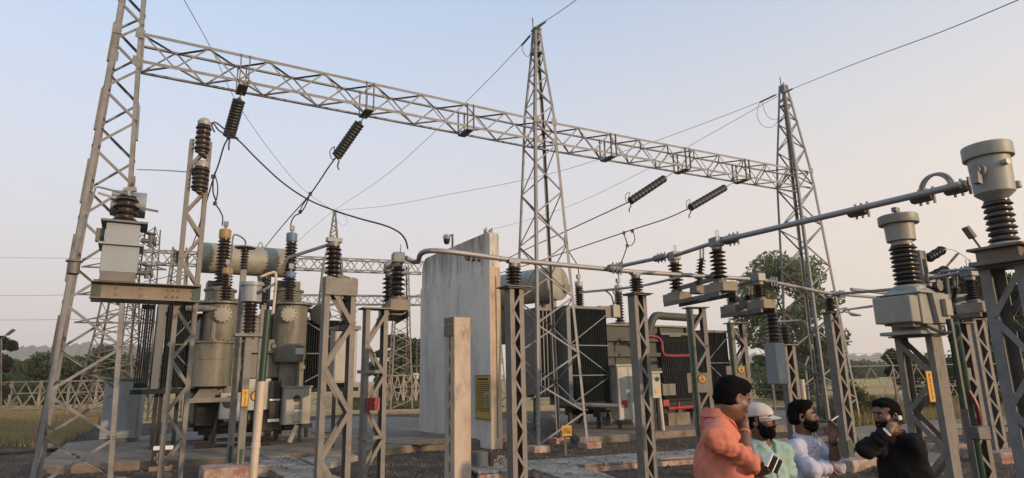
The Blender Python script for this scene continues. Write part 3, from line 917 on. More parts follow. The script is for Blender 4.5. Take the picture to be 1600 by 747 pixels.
# dark stiffener plates on the outer leg of the near tower
for k in range(5):
    z_ = 2.3 + k * 1.62
    hz_ = lambda z: .66 - .373 * z / ZB
    a_, b_ = (Vector((-hz_(z) - .005, -hz_(z) + .03, z)) for z in (z_, z_ + .95))
    part(MB().bar(a_, b_, .05, .10, (0, 1, 0)), 'splice_plate', 'galv_dark', tl, False)
    if k > 1:
        a_, b_ = (Vector((hz_(z) + .02, -hz_(z) + .03, z)) for z in (z_ - .1, z_ + .7))
        part(MB().bar(a_, b_, .035, .09, (0, 1, 0)), 'splice_plate', 'galv', tl, False)
# gusset plates where the beam meets the towers
for t_, h_ in ((tl, .29), (tc, .38), (tr_, .47)):
    for sx_ in (-1, 1):
        for dz in (-.33, .33):
            part(MB().box(sx_ * (h_ - .07) - .09, sx_ * (h_ - .07) + .09, -h_ - .018, -h_ - .008, ZB + dz - .11, ZB + dz + .11), 'gusset_plate', 'galv', t_, False)
for t_, w_, sg in ((tc, 0.80, 'mid'), (tr_, 0.86, 'far'), (tl, .66, 'near')):
    for (x_, y_) in ((-1, -1), (1, -1), (1, 1), (-1, 1)):
        part(MB().box(x_ * w_ - .24, x_ * w_ + .24, y_ * w_ - .24, y_ * w_ + .24, -0.1, .02 if t_ is tl else .16), 'footing', 'conc_pink', t_, False, .012)
for (x_, y_) in ((-.8, -.8), (.8, -.8)):
    b = MB()
    for k in range(4):
        b.box(x_ * (1 - .01 * k) - .02, x_ * (1 - .01 * k) + .02, -.825 + .018 * (k + .6), -.79, .7 + k * .14, .74 + k * .14)
    part(b, 'bolt', 'galv_dark', tc, False)

def gantry_beam(label, p0, p1, a, zc, w, h, n, m, ch, br, detail=True, name='gantry_beam', hangers=(), hangm='galv'):
    p0, p1 = Vector(p0), Vector(p1)
    L = (p1 - p0).length
    a = math.atan2((p1 - p0).y, (p1 - p0).x)
    t = thing(name, label, 'lattice beam', (p0.x, p0.y, zc), a)
    s = L / n
    for sy in (-1, 1):
        for sz in (-1, 1):
            o = angle_piece('chord', (0, sy * w / 2, sz * h / 2), (L, sy * w / 2, sz * h / 2), ch, t, m, (0, sy, 0))
    allb = MB()
    def put(p, q, nr):
        if detail:
            angle_piece('brace', p, q, br, t, m, nr)
        else:
            allb.bar(p, q, br, br * .4, nr)
    for i in range(n):
        x0, x1 = i * s, i * s + s
        e = 1 if i % 2 == 0 else -1
        for sy in (-1, 1):
            put((x0, sy * (w / 2 - .015), -e * sy * h / 2), (x1, sy * (w / 2 - .015), e * sy * h / 2), (0, sy, 0))
        for sz in (-1, 1):
            put((x0, -e * sz * w / 2, sz * (h / 2 - .015)), (x1, e * sz * w / 2, sz * (h / 2 - .015)), (0, 0, sz))
    if not detail:
        part(allb, 'bracing', m, t, False)
    for x in hangers:
        b = MB()
        for sy in (-1, 1):
            b.box(x - .11, x - .085, sy * w / 2 - .03, sy * w / 2 + .03, -h / 2 - .05, h / 2 + .03)
            b.box(x + .085, x + .11, sy * w / 2 - .03, sy * w / 2 + .03, -h / 2 - .05, h / 2 + .03)
        b.box(x - .11, x + .11, -w / 2, w / 2, -h / 2 - .09, -h / 2 - .055)
        part(b, 'hanger_plate', 'galv_dark', t, False)
    return t
d1, d2 = (TC - TL), (TR - TC)
B1a, B1b = TL + d1.normalized() * .30, TC - d1.normalized() * .05
B2a, B2b = TC + d2.normalized() * .05, TR + d2.normalized() * .5
hp = lambda px, py, a_, b_: ((PZ(px, py, ZB) - a_).dot((b_ - a_).normalized()))
H1 = [max(.6, hp(px, py, B1a, B1b)) for px, py in ((378, 122), (567, 163), (727, 188))]
H2 = [hp(px, py, B2a, B2b) for px, py in ((946, 232), (1062, 252), (1156, 268))]
gantry_beam('near lattice gantry beam spanning from the left tower to the middle tower', B1a, B1b, GA, ZB, 0.62, 0.66, 16, 'galv', 0.07, 0.038, hangers=H1)
gantry_beam('far lattice gantry beam spanning from the middle tower to the right tower', B2a, B2b, GA, ZB, 0.62, 0.66, 20, 'galv', 0.07, 0.038, hangers=H2)
def hang_point(h, a_, b_, z=ZB - .42):
    q = a_ + (b_ - a_).normalized() * h
    return Vector((q.x, q.y, z))
HP = [hang_point(h, B1a, B1b) for h in H1] + [hang_point(h, B2a, B2b) for h in H2]

# string insulators hanging from the beam
def string(label, p0, p1, n, rad=0.135, group='string insulators hung from the gantry beam', horn=True, m='porc_grey'):
    p0, p1 = Vector(p0), Vector(p1)
    d = p1 - p0
    L = d.length
    e = d / L
    t = thing('string_insulator', label, 'insulator', p0, 0, group)
    q0, q1 = e * L * .20, e * L * .98
    part(MB().tube([(0, 0, 0), q0], .016, 5).lathe([(.05, 0), (.05, .06)], q0 - e * .05, e, 8), 'shackle', 'galv_dark', t)
    pr, s = [], (L * .78) / n
    for i in range(n):
        z = i * s
        e0 = .62 if i == 0 else .90
        e1 = .62 if i == n - 1 else .90
        pr += [(rad * e0 * .96, z), (rad * .97, z + .2 * s), (rad, z + .45 * s), (rad * .98, z + .72 * s), (rad * e1, z + .92 * s)]
    part(MB().lathe(pr, q0, e, 16), 'disc_stack', m, t)
    if horn:
        a = e.orthogonal().normalized()
        up = (Vector((0, 0, 1)) - e * e.z).normalized()
        sd_ = e.cross(up)
        part(MB().tube(spline([q1, q1 - up * .14 + e * .03, q1 - up * .2 + e * .16, q1 - up * .30 + e * .22], 4), .022, 5), 'tail_clamp', 'galv_dark', t)
        part(MB().tube(spline([q1, q1 + up * .1 - e * .02, q1 + up * .24 - e * .2, q1 + up * .26 - e * .02, q1 + up * .08 + e * .1, q1 + e * .05], 5), .012, 5), 'jumper_loop', 'wire', t)
    return t
S1 = P(357, 216, 14.6)
S2 = P(524, 247, 15.8)
S3 = P(982, 316, 20.2)
S4 = P(1076, 326, 21.2)
string('black string insulator hanging almost straight down, leftmost under the beam', HP[0], S1, 13, 0.15)
string('black string insulator pulled aside below the second hanger of the near beam', HP[1], S2, 13, 0.14)
string('black string insulator slanting from the far beam, nearer the middle tower', HP[4] + Vector((-.35, -.1, -.05)), S3, 11, 0.135)
string('black string insulator slanting from the far beam, nearer the right tower', HP[5] + Vector((-.35, -.1, -.05)), S4, 11, 0.135)

# ------------------------------------------------------------------ far structures
t = lattice_tower('transmission_tower', 'far grey lattice transmission tower with cross arms behind the left gantry tower', (P(172, 620, 50).x, 50, 0), R(20), [(0, 2.0), (5.5, 1.35), (11, .95), (13, .4)], 'galv_dark', 0.14, 0.08, 0.7, detail=False)
for z_ in (6.8, 9.0, 11.2):
    part(MB().bar((-3.0, 0, z_), (3.0, 0, z_), .12, .12).bar((-3.0, 0, z_), (0, 0, z_ + .8), .09, .09).bar((3.0, 0, z_), (0, 0, z_ + .8), .09, .09), 'cross_arm', 'galv_dark', t, False)
t = lattice_tower('lattice_mast', 'slim far lattice mast standing just right of the transmission tower', (P(206, 620, 44).x, 44, 0), R(10), [(0, .85), (13, .55)], 'galv_dark', 0.09, 0.06, 0.75, detail=False)
def fp(px, py, y):
    q = P(px, py, y)
    return Vector((q.x, q.y, 0)), q.z
fa, za = fp(190, 395, 36)
fb, zb = fp(660, 424, 42)
zf = (za + zb) / 2
fq, fz = fp(520, 400, 40.2)
gantry_beam('far upper lattice beam passing behind the left transformer', fa, fb, 0, zf, .8, .75, 34, 'galv', .09, .06, False)
ga2, gz2 = fp(440, 468, 52)
gb2, gz3 = fp(668, 470, 55)
gantry_beam('farthest lower lattice beam behind the isolator column', ga2, gb2, 0, (gz2 + gz3) / 2, .8, .75, 20, 'galv', .09, .06, False)
pk = P(520, 329, 40.2).z
lattice_tower('far_gantry_peak', 'pointed far lattice tower rising above the far beam beside the left transformer', (fq.x, fq.y, 0), R(20), [(0, 1.2), (zf, .62), (zf + 1.6, .30), (pk, .08)], 'galv_old', .10, .06, .62, detail=False)
lattice_tower('far_gantry_tower', 'slim far lattice tower between the isolator column and the fire wall', (P(625, 600, 44).x, 44, 0), R(20), [(0, .78), (zf + .4, .42), (zf + .6, .40)], 'galv_old', .10, .06, .62, detail=False)
lattice_tower('far_gantry_tower', 'far lattice tower hidden mostly behind the near bracket column', (P(262, 600, 36.9).x, 36.9, 0), R(20), [(0, .78), (zf + .6, .40)], 'galv_old', .10, .06, .62, detail=False)
lattice_tower('far_gantry_peak', 'tip of a far lattice tower showing above the fire wall', (P(763, 400, 47).x, 47, 0), R(20), [(0, 1.0), (8, .5), (P(763, 357, 47).z, .26)], 'galv_old', .10, .07, .62, detail=False)
# far isolator post seen left of the fire wall
t = thing('far_isolator', 'small dark far isolator on a post at the left edge of the fire wall', 'isolator', gp(645, 628), 0)
y_ = t.location.y
q = lambda px, py: P(px, py, y_) - t.location
part(MB().cyl((0, 0, 0), q(643, 574), .09, n=8).cyl(q(651, 628), q(651, 574), .07, n=8), 'post', 'galv_dark', t)
part(MB().bar(q(630, 573), q(668, 571), .25, .16), 'cross_arm', 'galv_dark', t, False)
insulator(t, q(634, 570), q(634, 536), .10, .17, 6, 'porc', seg=10)
insulator(t, q(650, 569), q(651, 530), .10, .17, 6, 'porc', seg=10)
part(MB().tube([q(628, 536), q(668, 532)], .06, 5), 'blade', 'galv_dark', t)
part(MB().box(.05, .5, -.16, -.1, 2.0, 2.5), 'name_plate', 'white', t, False)
# ================================================================== COLUMNS AND SWITCHGEAR
_cols = {}
def column(label, px, py, y, wx, wy, rot=0, pitch=None, fl=0.07, m='galv_old', foot=None, name='lattice_column', zb=0.0, cap=True, group='laced steel columns of the switchyard', mb=None, endz=None):
    """two channels laced on two faces; px, py is the middle of the column's top"""
    p = P(px, py, y)
    H = (endz or p.z) - zb
    t = thing(name, label, 'steel column', (p.x, p.y, zb), YA + rot, group)
    th = .012
    for s in (-1, 1):
        x0 = s * wx / 2
        b = MB().box(min(x0, x0 - s * th), max(x0, x0 - s * th), -wy / 2, wy / 2, 0, H)
        for sy in (-1, 1):
            b.box(min(x0, x0 - s * fl), max(x0, x0 - s * fl), sy * wy / 2 - th * (sy > 0), sy * wy / 2 + th * (sy < 0), 0, H) if False else \
                b.box(min(x0 - s * th, x0 - s * fl), max(x0 - s * th, x0 - s * fl), min(sy * wy / 2, sy * (wy / 2 - th)), max(sy * wy / 2, sy * (wy / 2 - th)), 0, H)
        part(b, 'channel', m, t, False)
    pt = pitch or (wx * 1.0)
    n = max(2, int((H - .12) / pt))
    pt = (H - .12) / n
    for sy in (-1, 1):
        for i in range(n):
            e = 1 if i % 2 == 0 else -1
            xx = wx / 2 - fl * .55
            angle_piece('lacing_bar', (-e * xx, sy * (wy / 2 + .004), .06 + i * pt), (e * xx, sy * (wy / 2 + .004), .06 + i * pt + pt), max(.032, wx * .14), t, mb or m, (0, sy, 0), .007, True)
    if cap:
        part(MB().box(-wx / 2 - .05, wx / 2 + .05, -wy / 2 - .05, wy / 2 + .05, H + .001, H + .018), 'cap_plate', m, t, False)
    if foot:
        part(MB().box(-foot / 2, foot / 2, -foot / 2, foot / 2, -.05 - zb, .22 - zb), 'footing', 'conc_pink', t, False, .02)
        part(MB().box(-wx / 2 - .07, wx / 2 + .07, -wy / 2 - .07, wy / 2 + .07, .221 - zb, .24 - zb), 'base_plate', m, t, False)
    F = Frame((p.x, p.y, zb), YA + rot)
    return t, F, H
def post_top(t, H, label_h=0.42, core=.06, rad=.115, n=6, at=(0, 0)):
    insulator(t, (at[0], at[1], H + .02), (at[0], at[1], H + label_h), core, rad, n)
    part(MB().cyl((at[0], at[1], H + label_h), (at[0], at[1], H + label_h + .05), .07, n=12).bar((at[0] - .09, at[1], H + label_h + .075), (at[0] + .09, at[1], H + label_h + .075), .09, .05), 'terminal_clamp', 'clamp', t)

def plate(t, F, px0, py0, px1, py1, off, lines, m='orangeplate', txt='black', name='number_plate', both=False):
    a_, b_ = F.L(px0, py0, off), F.L(px1, py1, off)
    w, h = abs(b_.x - a_.x), abs(a_.z - b_.z)
    cx, cz = (a_.x + b_.x) / 2, (a_.z + b_.z) / 2
    o = part(MB().box(-w / 2, w / 2, -.004, .004, -h / 2, h / 2), name, m, t, False)
    o.location = (cx, off, cz)
    if lines:
        lettering(lines, w * .92, h * .94, o, txt, (0, -.006, 0))
    return o, w, h
BUSZ = 3.52
# -- columns along the lower bus
cD, FD, HD = column('laced column carrying one post insulator right of the middle gantry tower', 995, 462, PZ(993, 425, BUSZ).y, .25, .16)
cC, FC, HC = column('laced column carrying one post insulator just right of the fire wall', 803, 452, PZ(800, 406, BUSZ).y, .22, .15)
cG, FG, HG = column('laced column with a post insulator standing between the white and black shirted people', 1299, 490, PZ(1292, 458, BUSZ).y + .1, .28, .19, rot=R(-10), foot=.9)
for c_, h_ in ((cD, HD), (cC, HC), (cG, HG)):
    post_top(c_, h_, BUSZ - .10 - h_, .062, .118, 6)
    part(MB().box(-.2, .2, -.17, .17, h_ + .019, h_ + .03), 'head_plate', 'galv_old', c_, False)
part(MB().box(-.145, .0, -.118, -.108, .05, .55), 'paint_band', 'green', cG, False)

# -- big laced columns at the left
c2, F2, H2_ = column('tall laced column holding the bracket with the grey tank', 314, 222, 9.2, .31, .16, fl=.062, pitch=.36, cap=False)
cA, FA, HA = column('wide laced column with a flat head plate, left of the red plate column', 531, 434, 7.4, .37, .15, fl=.062, pitch=.44, cap=False)
cB, FB, HB = column('laced column wearing a red number plate under the twin isolator', 587, 484, 8.0, .29, .14, fl=.055, pitch=.34)
part(MB().box(-.19, .19, -.110, -.096, HA - .22, HA - .02), 'head_plate', 'galv_old', cA, False)
post_top(cA, HA, .38, .055, .10, 6, (-.08, .02))
insulator(cA, (.20, .30, HA - .55), (.20, .30, HA + .02), .06, .11, 8)
part(MB().bar((.20, .30, HA + .04), (-.1, .1, HA + .06), .05, .04).box(.05, .33, .16, .44, HA - .60, HA - .55), 'insulator_seat', 'galv_old', cA, False)
o_ = part(MB().tube([(-.08, .02, HA + .42), (-.55, .3, HA + .25), (-.6, .35, HA + .10)], .02, 6), 'contact_arm', 'clamp', cA)
plate(cB, FB, 573, 622, 593, 631.6, -.112, ['LP1'], 'red', 'black')
plate(cB, FB, 573, 632.0, 593, 641, -.112, ['193'], 'red', 'black')
for py_ in (581, 686):
    a_, b_ = FB.L(560, py_, -.145), FB.L(602, py_, -.145)
    part(MB().box(a_.x, b_.x, -.103, -.092, a_.z - .02, a_.z + .02).cyl((a_.x + .04, -.103, a_.z), (a_.x + .04, -.113, a_.z), .012, n=6).cyl((b_.x - .04, -.103, a_.z), (b_.x - .04, -.113, a_.z), .012, n=6), 'cross_strap', 'galv_old', cB, False)

# -- isolators: two posts, a slanted middle one, blade and base channels
def isolator(label, A, B, zb, rad=.125, n=6, core=.065, slant=True, boxl=.5, blade=True, lower='basebox', bw=.26, over=.18):
    A, B = Vector(A), Vector(B)
    d = Vector((B.x - A.x, B.y - A.y, 0))
    L, a = d.length, math.atan2(d.y, d.x)
    c = Vector(((A.x + B.x) / 2, (A.y + B.y) / 2, zb))
    t = thing('isolator_switch', label, 'isolator', c, a, 'pole isolators on laced columns')
    hA, hB = A.z - zb, B.z - zb
    bh = .15
    for s, x in ((-1, -L / 2), (1, L / 2)):
        part(MB().box(x - boxl / 2, x + boxl / 2, -bw / 2, bw / 2, 0, bh), 'base_box', lower, t, False, .006)
        part(MB().cyl((x, 0, bh), (x, 0, bh + .06), .10, n=14).box(x - .13, x + .13, -.11, .11, bh + .001, bh + .02), 'bearing', 'galv_dark', t)
    part(MB().box(-L / 2 - over, L / 2 + over, -bw * .62, -bw * .50, -.07, -.002).box(-L / 2 - over, L / 2 + over, bw * .50, bw * .62, -.07, -.002).box(-.16, .16, -bw * .5, bw * .5, -.075, -.01), 'base_channel', 'galv_dark', t, False)
    for x, h in ((-L / 2, hA), (L / 2, hB)):
        insulator(t, (x, 0, bh + .06), (x, 0, h - .14), core, rad, n)
        part(MB().cyl((x, 0, h - .14), (x, 0, h - .09), core * 1.3, n=14), 'metal_cap', 'clamp', t)
        part(MB().box(x - .10, x + .10, -.085, .085, h - .09, h + .06), 'terminal_box', 'clamp', t, False, .012)
        part(MB().tube([(x - .03, .03, h + .05), (x - .04, .04, h + .20)], .006, 4).tube([(x + .03, .03, h + .05), (x + .03, .03, h + .19)], .006, 4), 'arcing_horn', 'galv_dark', t)
    if slant:
        x0, x1 = L * .02, L * .16
        insulator(t, (x0, 0, bh + .02), (x1, 0, min(hA, hB) - .2), core * .5, rad * .62, 9, seg=14)
        part(MB().tube([(x1, -.03, min(hA, hB) - .22), (x1 + .03, -.03, min(hA, hB))], .016, 5).tube([(x1, .03, min(hA, hB) - .22), (x1 + .03, .03, min(hA, hB))], .016, 5), 'link', 'clamp', t)
        part(MB().bar((-L / 2, .0, bh + .08), (L / 2, 0, bh + .10), .05, .07).box(x0 - .1, x0 + .1, -.1, .1, bh * .4, bh + .05), 'drive_link', 'galv_dark', t, False)
    if blade:
        part(MB().tube([(-L / 2 + .1, 0, hA - .01), (L / 2 - .1, 0, hB - .01)], .035, 10), 'blade', 'alu', t)
    return t
UBZ = 4.02
eA, eB = PZ(1053, 399, UBZ), PZ(1119, 377, UBZ)
isoE = isolator('three insulator isolator on a green striped column behind the orange shirted person', eA, eB, P(1086, 465, (eA.y + eB.y) / 2).z, .135, 7, bw=.28)
cE, FE, HE = column('laced column with a dark green pipe, behind the orange shirted person', 1087, 482, (eA.y + eB.y) / 2 + .02, .30, .13, rot=R(-22), group='laced steel columns of the switchyard')
part(MB().tube([(-.19, -.18, .1), (-.19, -.18, HE)], .035, 8), 'operating_pipe', 'green', cE)
a_, b_ = FE.L(1073, 583, -.16), FE.L(1108, 613, -.16)
o_ = part(MB().box(a_.x, b_.x, -.165, -.155, b_.z, a_.z), 'mounting_plate', 'galv_old', cE, False)
def hexsign(t, F, px, py, off, r, lines):
    c_ = F.L(px, py, off)
    o = part(MB().lathe([(r, 0), (r, .006)], (0, .003, 0), (0, -1, 0), 6), 'hexagon_sign', 'black', t, False)
    o.location = c_
    i_ = part(MB().lathe([(r * .86, 0), (r * .86, .003)], (0, -.0032, 0), (0, -1, 0), 6), 'sign_face', 'orangeplate', o, False)
    lettering(lines, r * 1.2, r * 1.1, o, 'black', (0, -.0085, 0))
hexsign(cE, FE, 1097, 592, -.17, .075, ['T2', '192'])

fA, fB = PZ(1146, 440, BUSZ + .05), PZ(1185, 437, BUSZ)
fB = Vector((fB.x, fB.y, BUSZ + .05))
fA = fB - (eB - eA).normalized() * .75
fA.z = BUSZ - .02
isoF = isolator('lower isolator with a pale base beam in front of the eucalyptus', fA, fB, P(1165, 484, fB.y).z, .12, 6, .06, boxl=.44)
cF, FF, HF = column('laced column under the lower isolator, right of the orange shirted person', 1150, 506, fB.y + .35, .30, .13, rot=R(-22))
a_, b_ = FF.L(1134, 572, -.15), FF.L(1166, 596, -.15)
part(MB().box(a_.x, b_.x, -.16, -.15, b_.z, a_.z), 'mounting_plate', 'galv_old', cF, False)
hexsign(cF, FF, 1158, 577, -.165, .075, ['T2', '191'])
part(MB().tube([(-.21, -.16, .1), (-.21, -.16, HF)], .03, 8), 'operating_pipe', 'green', cF)

bB_ = PZ(622, 402, BUSZ + .12)
bV = (eB - eA)
bV.z = 0
bV.normalize()
bA_ = bB_ - bV * .85
bB_.z = bA_.z = BUSZ + .12
isoB = isolator('twin post isolator on the column with the red number plate', bA_, bB_, P(600, 476, 8.0).z, .115, 6, .055, boxl=.46)
part(MB().lathe([(.13, 0), (.13, .26), (.145, .265), (.145, .31), (.10, .335)], (-.80, .12, .05), (0, 0, 1), 18), 'small_tank', 'ctgrey', isoB)

jA, jB = PZ(1488, 436, 3.42), PZ(1513, 424, 3.42)
jB.z = 3.42
jA = jB - bV * .72
isoJ = isolator('isolator between the voltage transformer and the big current transformer', jA, jB, P(1500, 490, jB.y).z, .12, 7, .06, boxl=.42)
cJ, FJ, HJ = column('laced column with a long dark green pipe right of the black shirted person', 1497, 506, jB.y + .3, .30, .13, rot=R(-24))
part(MB().tube([(-.19, -.18, .1), (-.19, -.18, HJ + .1)], .04, 8), 'operating_pipe', 'green', cJ)
a_, b_ = FJ.L(1503, 575, -.14), FJ.L(1519, 594, -.14)
part(MB().box(a_.x, b_.x, -.15, -.14, b_.z, a_.z), 'mounting_plate', 'galv_old', cJ, False)
hexsign(cJ, FJ, 1507, 583, -.155, .06, ['T2'])
a_ = FJ.L(1530, 676, -.2)
part(MB().box(a_.x - .11, a_.x + .11, -.3, -.1, a_.z - .10, a_.z + .10).cyl((a_.x, -.2, a_.z + .1), (a_.x, -.2, a_.z + .16), .05, n=10), 'drive_box', 'galv_dark', cJ, True, .015)
part(MB().tube(spline([(a_.x, -.25, a_.z + .12), (a_.x - .03, -.27, a_.z + .4), (a_.x - .08, -.22, a_.z + .62)], 5), .035, 7), 'crank_handle', 'redpipe', cJ)
cK, FK, HK = column('slim laced column on a pink footing beyond the green piped column', 1525, 500, 14.0, .30, .15, rot=R(-22), foot=1.0)
cL, FL, HL = column('thin laced column with a red disc behind the yellow marked column', 1449, 470, 15.2, .32, .15, rot=R(-22), foot=.7, m='galv_old')
a_ = FL.L(1468, 613, -.16)
part(MB().cyl((a_.x, -.165, a_.z), (a_.x, -.18, a_.z), .10, n=16), 'red_disc', 'red', cL)
part(MB().bar((-.5, -.2, HL + .06), (.9, -.2, HL + .06), .12, .14), 'cross_beam', 'galv_old', cL, False)

# -- small column with the grey box and paired insulators, behind the capped person
cM, FM, HM = column('laced column with a grey cabinet and brown insulators behind the capped person', 1229, 540, 12.4, .26, .16, rot=R(-16), pitch=.24)
w0 = lambda px, py, off: FM.L(px, py, off)
a_, b_ = w0(1197, 537, -.26), w0(1220, 600, -.26)
o_ = part(MB().box(a_.x, b_.x, -.5, -.18, b_.z, a_.z), 'cabinet', 'bluegrey', cM, False, .012)
c_ = w0(1210, 535, -.34)
insulator(cM, (c_.x, -.34, c_.z), (c_.x, -.34, w0(1210, 476, -.34).z), .08, .125, 9)
c_ = w0(1229, 540, 0)
insulator(cM, (c_.x, 0, HM + .02), (c_.x, 0, w0(1224, 508, 0).z), .06, .10, 5)
z1 = w0(1224, 506, 0).z
part(MB().tube(spline([(c_.x - .3, -.2, z1 + .02), (c_.x, 0, z1 + .05), (c_.x + .42, 0, z1 + .06), (c_.x + .52, 0, z1 - .05), (c_.x + .54, 0, z1 - .42)], 5), .02, 6).cyl((c_.x + .54, 0, z1 - .5), (c_.x + .54, 0, z1 - .40), .05, n=8), 'bent_conductor', 'galv_old', cM)
# white standing cable pipe near it
p_ = P(1252, 600, 14.5)
single(MB().tube([(0, 0, 0), (0, 0, p_.z + .1)], .075, 10), 'standing_pipe', 'pvc', 'short white cable pipe rising behind the capped and white shirted people', 'pipe', loc=(p_.x, p_.y, 0))

# ================================================================== INSTRUMENT TRANSFORMERS
# current transformer near the right edge
pI = P(1552, 232, 6.7)
cI, FI, HI = column('stout near laced column under the big current transformer at the right edge', 1577, 418, 6.75, .46, .28, rot=R(82), fl=.11, m='galv', pitch=.46)
ct = thing('current_transformer', 'large grey current transformer with a flat round head at the right edge', 'current transformer', (FI.o.x, FI.o.y, HI + .02), YA)
zt = lambda px, py: P(px, py, 6.7).z - HI - .02
g_ = lambda w_: w_ / 2 / FPX * 6.7 * .80
x0_ = 0
z_cap1, z_cap0, z_b0, z_n, z_i1, z_i0 = zt(1550, 226), zt(1550, 246), zt(1550, 303), zt(1560, 312), zt(1563, 312), zt(1566, 378)
part(MB().box(-.30, .30, -.26, .26, .002, .05).box(-.24, .24, -.2, .2, .05, .17).box(-.30, .30, -.26, .26, .17, .20), 'base_frame', 'galv_dark', ct, False, .006)
part(MB().lathe([(.16, .20), (.16, .23), (.13, z_i0)], n=22), 'foot_flange', 'ctgrey', ct)
insulator(ct, (0, 0, z_i0 - .02), (0, 0, z_i1), .105, g_(54), 7, 'porc', seg=26)
part(MB().lathe([(g_(56) * .62, z_i1 - .02), (g_(56) * .62, z_n), (g_(62), z_b0), (g_(70), z_b0 + .02), (g_(74), z_cap0)], n=30), 'head_tank', 'ctgrey', ct)
part(MB().lathe([(g_(88), z_cap0), (g_(89), z_cap0 + .01), (g_(89), z_cap1 - .01), (g_(86), z_cap1), (.0, z_cap1 + .015)], n=30), 'head_cover', 'ctgrey', ct)
zm = (z_cap0 + z_b0) / 2
for s_ in (-1, 1):
    e = -bV * s_
    ex, ey = e.dot(FI.x), e.dot(FI.y)
    r0 = g_(72)
    part(MB().cyl((ex * r0 * .9, ey * r0 * .9, zm + .04), (ex * (r0 + .13), ey * (r0 + .13), zm + .04), .045, n=12).cyl((ex * (r0 + .04), ey * (r0 + .04), zm + .04), (ex * (r0 + .08), ey * (r0 + .08), zm + .04), .075, n=12)
         .bar((ex * (r0 + .10), ey * (r0 + .10), zm + .05), (ex * (r0 + .12), ey * (r0 + .12), zm - .12), .06, .08), 'terminal', 'clamp', ct)
part(MB().cyl((-.10, -g_(72) * .85, zm + .10), (-.115, -g_(72) * 1.13, zm + .10), .035, n=12), 'oil_gauge', 'wcap', ct)
part(MB().box(.10, .16, -g_(76), -g_(50), zm - .16, zm - .08), 'vent_plug', 'wcap', ct, False, .008)
part(MB().box(-.1, .12, -.33, -.27, -.02, .12), 'terminal_box', 'galv_dark', ct, False)

# voltage transformer with the oil box head, on the column marked in yellow
cH, FH, HH = column('wide laced column with a yellow vertical plate behind the black shirted person', 1432, 527, 8.1, .45, .20, rot=R(90), fl=.07, m='galv_old', pitch=.40)
# its solid web faces the sun: relabel plate goes on that side
vt = thing('voltage_transformer', 'grey green voltage transformer with a box tank and yellowish label', 'voltage transformer', (FH.o.x, FH.o.y, HH + .02), YA)
FV = Frame((FH.o.x, FH.o.y, HH + .02), YA)
q = lambda px, py, off=0.0: FV.L(px, py, off)
zq = lambda px, py: q(px, py).z
gw = lambda w_: w_ / 2 / FPX * 8.1 * .86
b0, b1 = zq(1415, 508), zq(1415, 462)
part(MB().box(-.26, .20, -.24, .24, b0, b1).hexa([(-.30, -.28, b1), (.30, -.28, b1), (.30, .28, b1), (-.30, .28, b1), (-.30, -.28, b1 + .018), (.30, -.28, b1 + .018), (.30, .28, b1 + .018), (-.30, .28, b1 + .018)]), 'oil_tank', 'vtgrey', vt, False, .008)
part(MB().hexa([(-.24, -.22, b1 + .018), (.24, -.22, b1 + .018), (.24, .22, b1 + .018), (-.24, .22, b1 + .018), (-.16, -.16, b1 + .09), (.16, -.16, b1 + .09), (.16, .16, b1 + .09), (-.16, .16, b1 + .09)]), 'tank_neck', 'ctgrey', vt, False)
part(MB().box(-.46, -.261, -.22, .24, b0 + .02, b1 - .03), 'side_tank', 'vtgrey', vt, False, .01)
part(MB().hexa([(.0, -.30, b0 + .01), (.29, -.30, b0 - .06 + .07), (.29, -.241, b0 + .01), (.0, -.241, b0 + .01), (-.06, -.30, b1 - .002), (.31, -.30, b1 - .002), (.31, -.241, b1 - .002), (-.06, -.241, b1 - .002)]), 'front_rib', 'vtgrey', vt, False)
part(MB().box(.10, .25, -.36, -.301, b0 + .10, b1 - .07), 'label_box', 'box', vt, False, .006)
part(MB().box(-.14, .30, -.22, .22, .05, b0 - .002).box(-.32, -.14, -.15, .1, .10, .16).box(-.38, .33, -.25, .25, .001, .045), 'lower_frame', 'vtgrey', vt, False, .006)
part(MB().tube(spline([(-.30, -.28, .10), (-.1, -.34, .02), (.2, -.33, .03), (.36, -.28, .10), (.40, -.2, -.05), (.3, -.3, -.22)], 6), .02, 6).tube(spline([(.26, -.30, b0), (.34, -.34, .12), (.30, -.36, -.02), (.2, -.32, -.12)], 6), .018, 6), 'cable', 'rubber', vt)
part(MB().tube([(.20, -.32, b0 + .06), (.20, -.32, -.9)], .04, 8), 'conduit', 'green', vt)
zi0, zi1, zn, zc0, zc1 = zq(1414, 446), zq(1405, 383), zq(1405, 377), zq(1405, 351), zq(1405, 338)
part(MB().lathe([(.19, b1 + .07), (.19, b1 + .11), (.165, zi0)], n=24), 'collar', 'ctgrey', vt)
insulator(vt, (0, 0, zi0 - .01), (0, 0, zi1), .12, gw(47), 9, 'porc', seg=26)
part(MB().lathe([(.125, zi1 - .01), (.125, zn), (gw(48), zn + .005), (gw(50), zc0)], n=28), 'head_tank', 'vtgrey', vt)
part(MB().lathe([(gw(66), zc0), (gw(67), zc0 + .008), (gw(67), zc1 - .012), (gw(64), zc1), (.0, zc1 + .012)], n=28), 'head_cover', 'ctgrey', vt)
part(MB().cyl((0, 0, zc1), (0, 0, zc1 + .09), .03, n=8).box(-.07, .03, -.03, .03, zc1 + .05, zc1 + .11), 'top_terminal', 'clamp', vt)
FH2 = Frame(FH.o, YA)
o_, w_, h_ = plate(cH, FH2, 1446, 580, 1461, 627, -.165, None)
